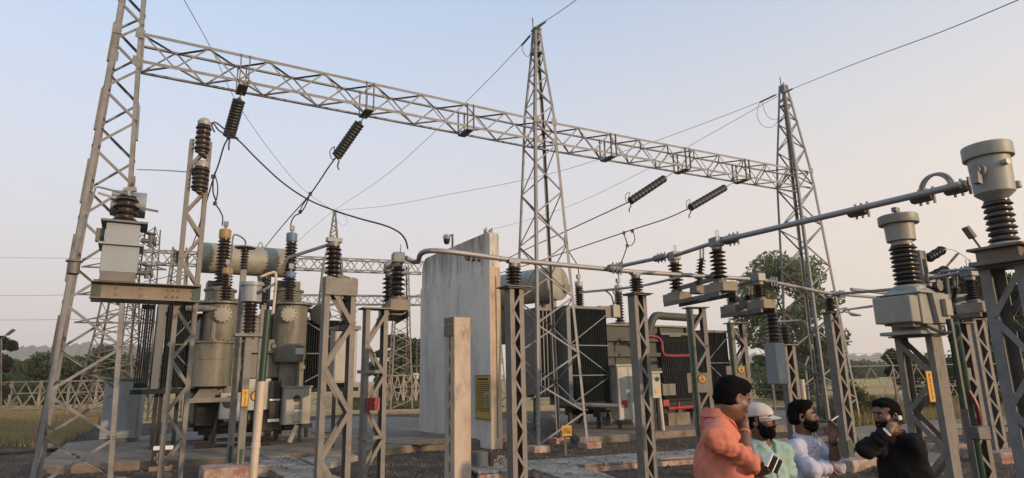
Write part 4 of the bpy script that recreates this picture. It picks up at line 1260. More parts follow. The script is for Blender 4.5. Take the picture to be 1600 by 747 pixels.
def vertical_plate(t, F, rot, px, py0, py1, width, off, chars, m='orangeplate'):
    a_, b_ = F.L(px, py0, off), F.L(px, py1, off)
    h = a_.z - b_.z
    o = part(MB().box(-width / 2 - .008, width / 2 + .008, .0045, .007, -h / 2 - .008, h / 2 + .008), 'plate_border', 'black', t, False)
    o.location, o.rotation_euler = F_local(t, F.W(((a_.x + b_.x) / 2, off, (a_.z + b_.z) / 2))), (0, 0, F.a - t.rotation_euler.z)
    f = part(MB().box(-width / 2, width / 2, -.004, .004, -h / 2, h / 2), 'number_plate', m, o, False)
    s = h / len(chars)
    lettering(chars, width * .8, h * .95, o, 'black', (0, -.006, 0))
    return o
def F_local(t, w):
    return Frame(t.location, t.rotation_euler.z).inv(w)
bpy.data.objects.remove(o_)
vertical_plate(cH, FH2, 0, 1454, 580, 628, .125, -.245, ['P', 'T', '1', '7', '1'])

# -- slim post and current transformer in front of the left transformer
def slim_post(label, px, py, bx, by, w, m='galv_old', foot=None, group='slim channel posts before the left transformer'):
    b = PZ(bx, by, 0.12)
    pt = P(px, py, b.y)
    t = thing('slim_post', label, 'steel post', (b.x, b.y, 0), YA, group)
    hh = pt.z
    part(MB().box(-w / 2, w / 2, -w * .4, -w * .34, 0, hh).box(-w / 2, -w / 2 + .012, -w * .34, w * .4, 0, hh).box(w / 2 - .012, w / 2, -w * .34, w * .4, 0, hh), 'channel', m, t, False)
    part(MB().box(-w * .2, w * .2, -w * .43, -w * .401, .12, .55), 'paint_band', 'green', t, False)
    return t, Frame((b.x, b.y, 0), YA), hh
s1, FS1, HS1 = slim_post('slim post with a small capped insulator, left of the pair before the transformer', 384, 422, 358, 728, .13)
insulator(s1, (0, 0, HS1), (0, 0, HS1 + .5), .06, .105, 7)
part(MB().lathe([(.05, HS1 + .5), (.24, HS1 + .53), (.22, HS1 + .56), (.05, HS1 + .6)], n=16), 'rain_hood', 'galv_old', s1)
part(MB().tube(spline([(0, 0, HS1 + .62), (-.02, 0, HS1 + .72), (-.16, 0, HS1 + .82), (-.28, 0, HS1 + .80), (-.29, 0, HS1 + .4), (-.29, 0, HS1 - .4)], 5), .02, 6), 'earth_rod', 'galv_old', s1)
s2, FS2, HS2 = slim_post('slim post with a yellow plate carrying the small current transformer', 396, 526, 374, 735, .14)
part(MB().box(-.3, .3, -.16, .16, HS2, HS2 + .06), 'seat_plate', 'galv_old', s2, False)
vertical_plate(s2, FS2, 0, 383, 608, 635, .13, -.10, ['C', 'T', '1', '7', '2'])
o_ = thing('current_transformer', 'small grey current transformer on the slim post before the left transformer', 'current transformer', (FS2.o.x, FS2.o.y, HS2 + .06), YA)
z1, z2, z3 = [P(395, py_, FS2.o.y).z - HS2 - .06 for py_ in (512, 474, 442)]
insulator(o_, (0, 0, .02), (0, 0, z2), .10, .16, 8)
part(MB().lathe([(.13, z2), (.215, z2 + .03), (.215, z3 - .08), (.25, z3 - .075), (.25, z3), (.0, z3 + .02)], n=22), 'head_tank', 'bluegrey', o_)
part(MB().cyl((.1, -.2, z2 + .22), (.2, -.34, z2 + .26), .04, n=8).bar((.17, -.3, z2 + .25), (.42, -.38, z2 + .42), .06, .05), 'terminal', 'clamp', o_)
p_ = P(413, 420, FS2.o.y + .5)
s3, FS3, HS3 = slim_post('slim post with a grey insulator and rod, rightmost of the slim posts before the transformer', 409, 476, 395, 733, .11)
insulator(s3, (0, 0, HS3), (0, 0, HS3 + .62), .075, .13, 7)
part(MB().tube(spline([(-.1, 0, HS3 + .62), (.1, 0, HS3 + .72), (.22, -.02, HS3 + .66), (.20, -.06, HS3 - .2)], 5), .03, 6), 'contact_rod', 'pvc', s3)
b_ = PZ(365, 738, 0.1)
struct(MB().box(-.75, .75, -.45, .45, -.1, .24), 'brick_plinth', 'conc_pink', bevel=.02).location = (b_.x + .1, b_.y + .1, 0)
bpy.data.objects['brick_plinth'].rotation_euler = (0, 0, YA)
# white standing pipe with a green upper length, leaning a little
b_, pt0, pt1 = P(396, 790, 7.4), P(409, 596, 7.4), P(419, 484, 7.4)
t = thing('cable_pipe', 'white standing cable pipe with a dark green upper length', 'pipe', (b_.x - .05, b_.y, 0))
o_ = Vector((b_.x - .05, b_.y, 0))
part(MB().tube([(0, 0, 0), pt0 - o_], .044, 14).lathe([(.049, 0), (.049, .05)], (pt0 - o_) * .62, pt0 - o_, 14), 'lower_pipe', 'pvc', t)
part(MB().tube([(pt0 - o_) * .98, pt1 - o_ - Vector((0, 0, .02)), pt1 - o_], .040, 12), 'upper_pipe', 'green', t)

# ================================================================== BRACKET AND GREY TANK AT THE LEFT
FT = Frame((F2.o.x, F2.o.y, 0), YA)
a_, b_ = FT.L(141, 437, -.16), FT.L(312, 468, -.16)
zb0, zb1 = FT.L(225, 470, -.16).z, FT.L(225, 444, -.16).z
xl, xr = FT.L(141, 455, -.16).x, FT.L(312, 460, -.16).x
br_ = thing('bracket_beam', 'rusty channel bracket beam bolted across the tall laced column', 'steel beam', (F2.o.x, F2.o.y, zb0), YA)
hb = zb1 - zb0
part(MB().box(xl, xr, -.165, -.155, 0, hb).box(xl, xr, -.30, -.165, 0, .012).box(xl, xr, -.30, -.165, hb - .012, hb), 'front_channel', 'rusty', br_, False)
part(MB().box(xl, xr, .115, .125, 0, hb).box(xl, xr, .125, .24, 0, .012).box(xl, xr, .125, .24, hb - .012, hb), 'rear_channel', 'rusty', br_, False)
for x in (xl + .07, xr - .04):
    part(MB().box(x - .05, x + .05, -.185, -.166, .012, hb + .03), 'paint_band', 'green', br_, False)
for x in (xl + .3, xl + .6, xr - .42, xr - .34, xr - .28, xr - .1):
    for z in ((.3 * hb, .7 * hb)):
        part(MB().cyl((x, -.166, z), (x, -.185, z), .014, n=6), 'bolt', 'galv_dark', br_)
q = lambda px, py, off=-.30: FT.L(px, py, off)
xa, xb = q(159, 390).x, q(218, 390).x
zz = {k: q(190, k).z for k in (440, 426, 384, 380, 345)}
gt = thing('grey_tank', 'blue grey two tier instrument tank with a shed insulator on the rusty bracket', 'voltage transformer', FT.W(((xa + xb) / 2, -.06, zb1)), YA)
hw_ = (xb - xa) / 2
zz = {k: v - zb1 for k, v in zz.items()}
dp = .26
part(MB().box(-hw_ * .95, hw_ * .95, -dp, dp, .002, zz[426]), 'skid_base', 'galv_dark', gt, False)
part(MB().box(-hw_, hw_, -dp, dp, zz[426], zz[384]), 'lower_tank', 'bluegrey', gt, False, .008)
part(MB().box(-hw_ - .05, hw_ + .05, -dp - .05, dp + .05, zz[384], zz[384] + .03), 'flange', 'bluegrey', gt, False)
part(MB().box(-hw_ * .92, hw_ * .92, -dp * .95, dp * .95, zz[384] + .03, zz[345] - .03), 'upper_tank', 'bluegrey', gt, False, .008)
part(MB().box(-hw_ - .05, hw_ + .07, -dp - .05, dp + .05, zz[345] - .03, zz[345]), 'top_flange', 'galv_dark', gt, False)
zi = q(197, 300).z - zb1
insulator(gt, (0, 0, zz[345]), (0, 0, zi), .10, .165, 4)
part(MB().lathe([(.19, -.22), (.19, .22)], (.02, .22, zi - .06), (1, 0, 0), 20), 'rear_drum', 'bluegrey', gt)
part(MB().cyl((0, 0, zi), (0, 0, zi + .08), .05, n=10).bar((-.06, 0, zi + .09), (.1, 0, zi + .12), .06, .06), 'terminal', 'clamp', gt)
part(MB().bar((-.35, -.1, zi - .02), (-.12, 0, zi - .05), .02, .03), 'arcing_rod', 'clamp', gt, False)
part(MB().bar((.15, 0, zi - .15), (.40, -.1, zi - .20), .02, .03), 'arcing_rod', 'clamp', gt, False)
for z in (zz[345] - .22, zz[384] - .33):
    part(MB().cyl((hw_, -.05, z), (hw_ + .20, -.05, z), .035, n=10).cyl((hw_ + .12, -.05, z - .08), (hw_ + .12, -.05, z + .10), .03, n=8).cyl((hw_ + .17, -.05, z), (hw_ + .20, -.05, z), .07, n=12).cyl((hw_ + .12, -.05, z + .10), (hw_ + .12, -.05, z + .12), .07, n=12), 'valve', 'galv_dark', gt)
xp0, xp1 = -hw_ - .17, -hw_ - .30
zp1, zp0 = q(163, 289).z - zb1, q(148, 410).z - zb1
part(MB().tube([(0, -.05, zi + .02), (xp0 + .03, -.1, zp1 + .0), (xp0, -.1, zp1 - .02), (xp1, -.1, zp0)], .014, 6), 'breather_pipe', 'galv', gt)
part(MB().lathe([(.06, -.16), (.075, -.15), (.075, 0), (.10, .01), (.10, .03), (.03, .05)], (xp1, -.1, zp0), (0, 0, 1), 14), 'breather', 'galv_dark', gt)
part(MB().box(-hw_ - .10, -hw_ - .0, -.1, .02, zz[345] - .28, zz[345] - .10).box(-hw_ - .05, -hw_, -.1, .02, zz[384] + .06, zz[384] + .14), 'side_fitting', 'galv_dark', gt, False)
# spools at the head of that column
for lab, pa, pb, rd in (('upper spool insulator with pale cap at the head of the tall laced column', (315, 238), (319, 196), .115), ('lower brown spool insulator on the tall laced column', (311, 298), (315, 262), .125)):
    A_, B_ = P(*pa, 9.1), P(*pb, 9.1)
    t = thing('spool_insulator', lab, 'insulator', A_, 0, 'spool insulators on the tall laced column')
    B_ = B_ - A_
    insulator(t, (0, 0, 0), B_, rd * .72, rd, 5)
    e = B_.normalized()
    part(MB().lathe([(.05, 0), (.09, .03), (.10, .08), (.06, .13), (.03, .15)], B_ - e * .03, e, 12).bar(B_ + e * .06 + Vector((-.06, 0, .02)), B_ + e * .06 + Vector((.06, 0, .02)), .05, .05), 'metal_cap', 'wcap', t)
    part(MB().lathe([(.05, -.03), (.06, 0)], (0, 0, 0), B_, 12).bar((0, .02, -.02), (.0, .18, -.02), .08, .05), 'metal_foot', 'galv_old', t)

# ================================================================== RUSTY UNUSED POST IN FRONT OF THE WALL
p_ = P(715, 497, 7.0)
t = thing('steel_column', 'short bare beige column with a laced dark side, before the fire wall', 'steel column', (p_.x, p_.y, 0), YA + R(4))
M['postweb'] = mat('bleached rusty web', (0.40, 0.33, 0.265), 0.8, 0, 0.14, 4, (0.26, 0.20, 0.15), 0.4, 0.4, bump=.002, bscale=60, stain2=(0.14, 0.11, 0.085), amount2=.15, sscale=2.5)
w_, d_ = .20, .215
for s_, sy in ((-1, 'near'), (1, 'far')):
    y0 = s_ * d_ / 2
    b = MB().box(-w_ / 2, w_ / 2, min(y0, y0 - s_ * .012), max(y0, y0 - s_ * .012), 0, p_.z)
    for sx_ in (-1, 1):
        b.box(min(sx_ * w_ / 2, sx_ * (w_ / 2 - .012)), max(sx_ * w_ / 2, sx_ * (w_ / 2 - .012)), min(y0 - s_ * .012, y0 - s_ * .09), max(y0 - s_ * .012, y0 - s_ * .09), 0, p_.z)
    part(b, 'channel', 'postweb', t, False)
for sx_ in (-1, 1):
    n_ = 12
    for i in range(n_):
        e = 1 if i % 2 else -1
        angle_piece('lacing_bar', (sx_ * (w_ / 2 + .003), -e * .07, .1 + i * (p_.z - .4) / n_), (sx_ * (w_ / 2 + .003), e * .07, .1 + (i + 1) * (p_.z - .4) / n_), .032, t, 'postweb', (sx_, 0, 0), .007, True)
    part(MB().box(min(sx_ * w_ / 2, sx_ * (w_ / 2 + .012)), max(sx_ * w_ / 2, sx_ * (w_ / 2 + .012)), -d_ / 2, d_ / 2, p_.z - .2, p_.z), 'end_plate', 'rusty', t, False)
for yy in (-.07, 0, .07):
    part(MB().cyl((-w_ / 2 - .012, yy, p_.z - .08), (-w_ / 2 - .02, yy, p_.z - .08), .012, n=6), 'bolt', 'wcap', t)

# ================================================================== SIGNS AND BOARDS ON THE GROUND
def earth_board(label, px0, py0, px1, py1, lines, y=None, a=YA * .5):
    b = PZ((px0 + px1) / 2, py1 + 9, 0.0)
    F = Frame((b.x, b.y, 0), a)
    p0, p1 = F.L(px0, py0), F.L(px1, py1)
    w, h = p1.x - p0.x, p0.z - p1.z
    t = thing('earth_pit_board', label, 'sign', F.W(((p0.x + p1.x) / 2, 0, 0)), a)
    part(MB().box(-w / 2 - .03, w / 2 + .03, -.06, .25, -.02, p1.z - .01), 'concrete_base', 'conc', t, False, .01)
    o = part(MB().box(-w / 2, w / 2, -.03, .05, p1.z - .009, p0.z), 'board', 'blackboard', t, False, .006)
    lettering(lines, w * .84, h * .72, o, 'chalk', (0, -.032, (p0.z + p1.z) / 2))
    return t, w, h, p0.z
tb, w_, h_, zt_ = earth_board('black hand lettered earth pit board left of the laced column by the fire wall', 765, 708, 800, 731, ['EPN', 'PT-1702', 'EPE-22\u03a9'])
part(MB().box(-w_ / 2 - .30, -w_ / 2 - .04, -.02, .24, 0, zt_ + .03), 'grey_block', 'rad_lite', tb, False, .01)
tb, w_, h_, zt_ = earth_board('black hand lettered earth pit board with a white top behind the tall laced column', 238, 704, 264, 727, ['EPN', 'DT-12', 'ERS'])
part(MB().box(-w_ / 2 + .02, w_ / 2 + .05, -.04, .06, zt_ + .001, zt_ + .09), 'white_edge', 'white', tb, False, .01)
b_ = PZ(884, 712, 0)
t = thing('voltage_sign', 'small yellow voltage sign on a short stake at the foot of the middle gantry tower', 'sign', b_, R(12))
F = Frame(b_, R(12))
p0, p1 = F.L(877, 665), F.L(893, 681)
part(MB().box(-.03, .03, -.02, .02, 0, p0.z - .02), 'stake', 'galv_dark', t, False)
o_ = part(MB().box(p0.x, p1.x, -.035, -.025, p1.z, p0.z), 'plate', 'orangeplate', t, False, .002)
lettering(['25KV', 'LPSBB'], (p1.x - p0.x) * .95, (p0.z - p1.z) * .8, o_, 'black', ((p0.x + p1.x) / 2, -.037, (p0.z + p1.z) / 2))
b_ = PZ(146, 684, 0)
t = thing('voltage_sign', 'small yellow sign plate on a thin stake behind the left gantry tower', 'sign', b_, R(12))
F = Frame(b_, R(12))
p0, p1 = F.L(138, 652), F.L(153, 661)
part(MB().box(-.025, .025, -.02, .02, 0, p0.z), 'stake', 'galv_dark', t, False)
part(MB().box(p0.x, p1.x, -.035, -.025, p1.z, p0.z), 'plate', 'orangeplate', t, False, .002)
# blue grey kiosk left of the radiators
b_ = PZ(183, 692, 0.2)
F = Frame((b_.x, b_.y, .2), R(20))
p0, p1 = F.L(157, 592), F.L(204, 689)
t = thing('control_kiosk', 'blue grey control kiosk standing on the apron left of the radiators', 'cabinet', (b_.x, b_.y, .2), R(20))
w_ = (p1.x - p0.x) / 2
part(MB().box(-w_, w_, 0, .75, .12, p0.z - .06), 'body', 'bluegrey', t, False, .012)
part(MB().box(-w_ - .05, w_ + .05, -.06, .82, p0.z - .06, p0.z), 'roof', 'rad_lite', t, False, .01)
part(MB().box(-w_ + .05, w_ - .05, .05, .7, 0, .12), 'base', 'galv_dark', t, False)
part(MB().box(-w_ + .04, w_ - .04, -.015, -.001, .2, p0.z - .12), 'door', 'bluegrey', t, False, .006)
# rusty conduit pole with boxes near the right edge
p1, p0 = P(1563, 395, 9.4), P(1592, 640, 9.4)
t = thing('conduit_pole', 'thin rusty conduit pole with two small boxes, left of the big current transformer column', 'pole', ((p0.x + p1.x) / 2 - .02, 9.4, 0))
part(MB().tube([(0, 0, 0), (0, 0, p1.z)], .03, 8), 'pipe', 'rusty', t)
z_ = P(1584, 597, 9.4).z
part(MB().box(-.16, .12, -.12, -.03, z_ - .06, z_ + .06), 'junction_box', 'bluegrey', t, False, .006)
z_ = P(1588, 635, 9.4).z
part(MB().box(-.02, .14, -.16, -.03, z_ - .22, z_ + .22), 'meter_box', 'black', t, False, .006)
# ================================================================== POWER TRANSFORMERS
def bushing(t, base, tip, core, rad, n, cap, name='bushing', capr=.14, flange=True):
    base, tip = Vector(base), Vector(tip)
    d = tip - base
    L = d.length
    e = d / L
    lc = min(.30, L * .18)
    o = part(MB().lathe(sheds(L - lc, core, rad, n, .12), base, e, 20), name, 'porc', t)
    part(MB().lathe([(capr * .95, 0), (capr, .02), (capr, lc - .03), (capr * .85, lc)], tip - e * lc, e, 16), 'phase_cap', cap, o)
    part(MB().lathe([(.035, 0), (.035, .18)], tip, e, 8)  .box(tip.x - .07, tip.x + .07, tip.y - .05, tip.y + .05, tip.z + .10, tip.z + .26), 'terminal', 'clamp', o)
    if flange:
        part(MB().lathe([(rad * 1.55, -.06), (rad * 1.55, 0), (core * 1.5, .05)], base, e, 20), 'bushing_flange', 'tank', o)
    return o
def fins(t, x0, x1, y0, y1, z0, z1, n, along='x', m='rad', hdr=None, pitch_fill=.28):
    """a bank of thin radiator panels, each a part, with top and bottom headers"""
    if along == 'x':
        s = (x1 - x0) / n
        me = MB().box(0, s * pitch_fill, y0, y1, z0, z1).mesh('radiator_fin', m, False)
        for i in range(n):
            part(me, 'radiator_fin', None, t).location = (x0 + i * s, 0, 0)
        part(MB().box(x0, x1, (y0 + y1) / 2 - .06, (y0 + y1) / 2 + .06, z1 - .14, z1 - .02), 'header', hdr or m, t, False)
        part(MB().box(x0, x1, (y0 + y1) / 2 - .06, (y0 + y1) / 2 + .06, z0 + .02, z0 + .14), 'header', hdr or m, t, False)
    else:
        s = (y1 - y0) / n
        me = MB().box(x0, x1, 0, s * pitch_fill, z0, z1).mesh('radiator_fin', m, False)
        for i in range(n):
            part(me, 'radiator_fin', None, t).location = (0, y0 + i * s, 0)
        part(MB().box((x0 + x1) / 2 - .06, (x0 + x1) / 2 + .06, y0, y1, z1 - .14, z1 - .02).box((x0 + x1) / 2 - .06, (x0 + x1) / 2 + .06, y0, y1, z0 + .02, z0 + .14), 'header', hdr or m, t, False)
M['cabinet_grey'] = mat('dull cabinet paint', (0.36, 0.37, 0.33), 0.5, 0, 0.08, 3, (0.2, 0.19, 0.15), 0.3, 0.3)

# ---------------------------------------------------------------- left transformer
o1 = PZ(390, 692, .2)
F1 = Frame((o1.x, o1.y, .2), YA)
t1 = thing('power_transformer', 'grey green power transformer with yellow and blue capped bushings at the left', 'transformer', F1.o, YA)
q = lambda px, py, off=0.0: F1.L(px, py, off)
xL, xR = q(306, 600).x, q(474, 600).x
zT, zB_ = q(390, 496).z, .62
D1 = 2.3
part(MB().box(xL, xR, 0, D1, zB_, zT), 'main_tank', 'tank', t1, False, .02)
part(MB().box(xL - .10, xR + .10, -.10, D1 + .1, zT, zT + .07), 'tank_cover', 'tank', t1, False, .01)
part(MB().box(xL - .10, xR + .10, -.12, D1 + .1, zB_ - .10, zB_), 'bottom_flange', 'tank_dark', t1, False, .01)
for i in range(9):                                   # stiffening ribs on the tank
    x = xL + .15 + (xR - xL - .3) * i / 8
    part(MB().box(x - .045, x + .045, -.10, -.001, zB_ + .02, zT - .02), 'stiffener', 'tank', t1, False)
part(MB().box(xL, xR, -.13, -.101, zT - 1.55, zT - 1.43), 'stiffener', 'tank', t1, False)
for i in range(18):
    x = xL + .05 + (xR - xL - .1) * i / 17
    part(MB().cyl((x, -.06, zT + .07), (x, -.06, zT + .10), .03, n=6), 'bolt', 'tank_dark', t1)
# undercarriage
part(MB().box(xL + .2, xR - .2, .2, .45, .28, zB_ - .1).box(xL + .2, xR - .2, D1 - .45, D1 - .2, .28, zB_ - .1), 'skid_beam', 'tank_dark', t1, False)
for x in (xL + .6, xR - .6):
    for y in (.32, D1 - .32):
        part(MB().cyl((x - .07, y, .2), (x + .07, y, .2), .2, n=18).cyl((x - .10, y, .2), (x - .07, y, .2), .235, n=18), 'wheel', 'galv_dark', t1)
for y in (.32, D1 - .32):
    struct(MB().box(-2.6, 3.1, -.04, .04, .001, .035), 'rail', 'galv_dark').location = F1.W((0, y, 0))
for o in [o for o in bpy.data.objects if o.name.startswith('rail')]:
    if not o.parent:
        o.rotation_euler = (0, 0, YA)
# two front turrets with round flanges
for (px, pyb, pyt, cap, dpx, ptx, pty, pby) in ((342, 556, 472, 'ycap', 349, 353, 418, 462), (452, 566, 474, 'bluecap', 452, 453, 424, 466)):
    a_, b_ = q(px, pyb, -.55), q(px, pyt, -.55)
    rr = .50
    part(MB().lathe([(rr * .9, a_.z), (rr, a_.z + .12), (rr, b_.z - .06), (rr + .14, b_.z - .055), (rr + .14, b_.z), (rr * .6, b_.z + .05)], (a_.x, -.35, 0), (0, 0, 1), 28), 'turret', 'tank', t1)
    d_ = q(dpx, 491, -.95)
    b = MB()
    for k in range(22):
        an = k * math.pi / 11
        b.cyl((a_.x + (rr + .10) * math.cos(an), -.35 + (rr + .10) * math.sin(an), b_.z), (a_.x + (rr + .10) * math.cos(an), -.35 + (rr + .10) * math.sin(an), b_.z + .035), .022, n=6)
    part(b, 'bolt_ring', 'tank_dark', t1)['kind'] = 'stuff'
    part(MB().lathe([(rr, a_.z + .55), (rr + .012, a_.z + .555), (rr + .012, a_.z + .575), (rr, a_.z + .58)], (a_.x, -.35, 0), (0, 0, 1), 28, False), 'weld_seam', 'tank', t1)
    part(MB().box(a_.x + .10, a_.x + .34, -.35 - rr * .99 - .012, -.35 - rr * .9, a_.z + .22, a_.z + .40), 'name_plate', 'wcap', t1, False)
    for sx_ in (-1, 1):
        part(MB().box(a_.x + sx_ * .24 - .03, a_.x + sx_ * .24 + .03, -.54, -.501, zB_ + .62, a_.z - .02), 'stiffener', 'tank', t1, False)
    part(MB().lathe([(.19, 0), (.19, .10), (.235, .10), (.235, .14), (.1, .155)], (d_.x, -.80, d_.z), (0, -1, 0), 24), 'inspection_flange', 'dialface', t1)
    b = MB()
    for k in range(12):
        an = k * math.pi / 6
        b.cyl((d_.x + .205 * math.cos(an), -.94, d_.z + .205 * math.sin(an)), (d_.x + .205 * math.cos(an), -.965, d_.z + .205 * math.sin(an)), .018, n=6)
    part(b, 'bolt_ring', 'tank_dark', t1)['kind'] = 'stuff'
    p_ = q(ptx, pby + 3, -.45)
    e_ = q(ptx, pty, -.45)
    bushing(t1, (p_.x, -.35, b_.z + .02), (p_.x, -.35, e_.z), .10, .20, 9, cap, capr=.15)
    part(MB().box(a_.x - .24, a_.x + .24, -.50, -.11, zB_ + .6, a_.z - .001), 'cable_box', 'tank', t1, False, .01)
# tall bushings on the cover
for (px, y0, cap) in ((346, (438, 358), 'ycap'), (452, (440, 364), 'bluecap')):
    p_, e_ = q(px, y0[0], .95), q(px, y0[1], .95)
    bushing(t1, (p_.x, .95, p_.z - .25), (p_.x, .95, e_.z), .13, .235, 14, cap, capr=.18)
    part(MB().lathe([(.42, zT + .07), (.42, p_.z - .36), (.48, p_.z - .36), (.48, p_.z - .30)], (p_.x, .95, 0), (0, 0, 1), 24), 'bushing_turret', 'tank', t1)
# upper square boxes at the back
for px0, px1 in ((322, 362), (432, 470)):
    a_, b_ = q(px0, 470, 1.4), q(px1, 440, 1.4)
    part(MB().box(a_.x, b_.x, 1.4, 2.0, zT + .07, b_.z), 'upper_box', 'tank', t1, False, .02)
# conservator
cz, cx0, cx1 = q(380, 407, 2.3).z, q(316, 405, 2.3).x, q(448, 408, 2.3).x
rC = (q(380, 384, 2.3).z - q(380, 430, 2.3).z) / 2
part(MB().lathe([(rC * .86, -.06), (rC, 0), (rC, cx1 - cx0), (rC * .86, cx1 - cx0 + .06)], (cx0, 2.3, cz), (1, 0, 0), 36), 'conservator', 'cream', t1)
for x in (cx0 + .6, cx1 - .6):
    part(MB().box(x - .09, x + .09, 2.1, 2.5, zT, cz - rC * .85), 'conservator_leg', 'tank', t1, False)
part(MB().tube(spline([(cx1 - .9, 2.2, cz - rC), (cx1 - .9, 2.1, cz - rC - .35), (cx1 - 1.2, 1.8, cz - rC - .5), (cx1 - 1.3, 1.6, zT + .1)], 6), .06, 8), 'oil_pipe', 'tank', t1)
part(MB().tube(spline([(x, 2.2, cz + rC - .01 + (.14 if x != cx1 - 1.0 and x != cx1 - .84 else 0)) for x in (cx1 - 1.0, cx1 - .95, cx1 - .89, cx1 - .84)], 4), .02, 6), 'lifting_eye', 'cream', t1)
# big cylinder (tap changer) front left with its elbow pipe
a_, b_ = q(327, 604, -.75), q(327, 537, -.75)
rr = .55
part(MB().lathe([(rr, a_.z), (rr, b_.z), (rr + .07, b_.z), (rr + .07, b_.z + .05), (.1, b_.z + .07)], (a_.x, -.72, 0), (0, 0, 1), 30), 'tap_changer_tank', 'tank', t1)
b = MB()
for k in range(26):
    an = k * math.pi / 13
    b.cyl((a_.x + (rr + .045) * math.cos(an), -.72 + (rr + .045) * math.sin(an), b_.z + .05), (a_.x + (rr + .045) * math.cos(an), -.72 + (rr + .045) * math.sin(an), b_.z + .085), .018, n=6)
part(b, 'bolt_ring', 'tank_dark', t1)['kind'] = 'stuff'
part(MB().lathe([(rr, a_.z + .01), (rr + .03, a_.z + .012), (rr + .03, a_.z + .05), (rr, a_.z + .055)], (a_.x, -.72, 0), (0, 0, 1), 30, False)  .lathe([(rr, a_.z + .72), (rr + .010, a_.z + .725), (rr + .010, a_.z + .745), (rr, a_.z + .75)], (a_.x, -.72, 0), (0, 0, 1), 30, False), 'weld_seam', 'tank', t1)
part(MB().box(a_.x - .55, a_.x + .65, -1.1, -.13, a_.z - .42, a_.z - .30).hexa([(a_.x - .5, -1.1, a_.z - .42), (a_.x + .1, -1.1, a_.z - .42), (a_.x + .1, -.2, a_.z - .42), (a_.x - .5, -.2, a_.z - .42), (a_.x - .2, -.9, a_.z - .001), (a_.x + .2, -.9, a_.z - .001), (a_.x + .2, -.5, a_.z - .001), (a_.x - .2, -.5, a_.z - .001)]), 'tap_changer_shelf', 'tank', t1, False)
e_ = q(326, 482, -.7)
part(MB().tube(spline([(a_.x + .0, -.72, b_.z + .05), (a_.x + .0, -.72, e_.z - .3), (a_.x + .0, -.72, e_.z - .02), (a_.x - .15, -.72, e_.z), (a_.x - .75, -.60, e_.z)], 5), .10, 12).cyl((a_.x, -.72, b_.z + .05), (a_.x, -.72, b_.z + .12), .17, n=14), 'elbow_pipe', 'tank', t1)
# cabinets on the front
def cab(px0, py0, px1, py1, off, dep, m, name, parent=t1, F=F1, bev=.012):
    a_, b_ = F.L(px0, py0, off), F.L(px1, py1, off)
    o = part(MB().box(a_.x, b_.x, off, off + dep, b_.z, a_.z), name, m, parent, False, bev)
    return o, a_, b_
o_, a_, b_ = cab(444, 606, 484, 662, -1.0, .45, 'box', 'marshalling_box')
w_, h_ = b_.x - a_.x, a_.z - b_.z
part(MB().cyl((a_.x + w_ * .48, -1.002, a_.z - h_ * .30), (a_.x + w_ * .48, -1.02, a_.z - h_ * .30), .10, n=18), 'gauge_window', 'black', o_)
part(MB().box(a_.x + w_ * .42, a_.x + w_ * .66, -1.012, -1.001, a_.z - h_ * .60, a_.z - h_ * .46), 'label_plate', 'rusty', o_, False)
part(MB().box(a_.x + w_ * .42, a_.x + w_ * .66, -1.012, -1.001, a_.z - h_ * .65, a_.z - h_ * .61), 'label_strip', 'white', o_, False)
part(MB().box(a_.x - .03, b_.x + .03, -1.04, -.52, a_.z + .001, a_.z + .04), 'rain_lid', 'box', o_, False)
lettering(['OLTC'], .22, .07, o_, 'black', (a_.x + w_ * .5, -1.004, b_.z + h_ * .07))
part(MB().box(b_.x - .28, b_.x - .2, -.9, -.8, .0, b_.z).box(a_.x + .1, b_.x + .1, -.9, -.8, b_.z - .12, b_.z - .001), 'box_stand', 'tank_dark', o_, False)
o_, a_, b_ = cab(345, 614, 376, 654, -1.05, .3, 'bluegrey', 'gauge_box')
part(MB().cyl(((a_.x + b_.x) / 2 - .05, -1.052, (a_.z + b_.z) / 2 + .1), ((a_.x + b_.x) / 2 - .05, -1.07, (a_.z + b_.z) / 2 + .1), .17, n=20), 'gauge_window', 'black', o_)
o_, a_, b_ = cab(384, 592, 421, 640, -.6, .3, 'cabinet_grey', 'control_panel')
part(MB().lathe([(.15, 0), (.15, .008)], (a_.x + .30, -.602, (a_.z * .45 + b_.z * .55)), (0, -1, 0), 20), 'round_sign', 'black', o_)
part(MB().lathe([(.12, 0), (.12, .004)], (a_.x + .30, -.6105, (a_.z * .45 + b_.z * .55)), (0, -1, 0), 20), 'sign_face', 'orangeplate', o_)
lettering(['T1'], .14, .12, o_, 'black', (a_.x + .30, -.616, (a_.z * .45 + b_.z * .55)))
o_, a_, b_ = cab(423, 595, 436, 657, -.72, .2, 'phone', 'wiring_panel')
w_, h_ = b_.x - a_.x, a_.z - b_.z
part(MB().box(a_.x - .02, b_.x, -.74, -.721, b_.z - .03, b_.z + .05).box(a_.x, b_.x, -.73, -.721, a_.z - h_ * .5, a_.z - h_ * .46), 'panel_strip', 'white', o_, False)
part(MB().box(a_.x + .02, b_.x - .02, -.728, -.7205, a_.z - h_ * .44, a_.z - .06), 'panel_face', 'tank_dark', o_, False)
o_, a_, b_ = cab(388, 553, 436, 590, -.42, .3, 'tank', 'cover_box')
o_, a_, b_ = cab(400, 640, 440, 672, -.38, .3, 'tank', 'cover_box')
o_, a_, b_ = cab(310, 610, 345, 664, -.42, .3, 'tank_dark', 'lower_box')
o_, a_, b_ = cab(365, 518, 374, 552, -.5, .3, 'ctgrey', 'bent_duct')
part(MB().box(a_.x, b_.x + .35, -.5, -.2, a_.z - .14, a_.z - .0), 'duct_top', 'ctgrey', o_, False)
a_, b_ = q(405, 534, -.7), q(400, 552, -.7)
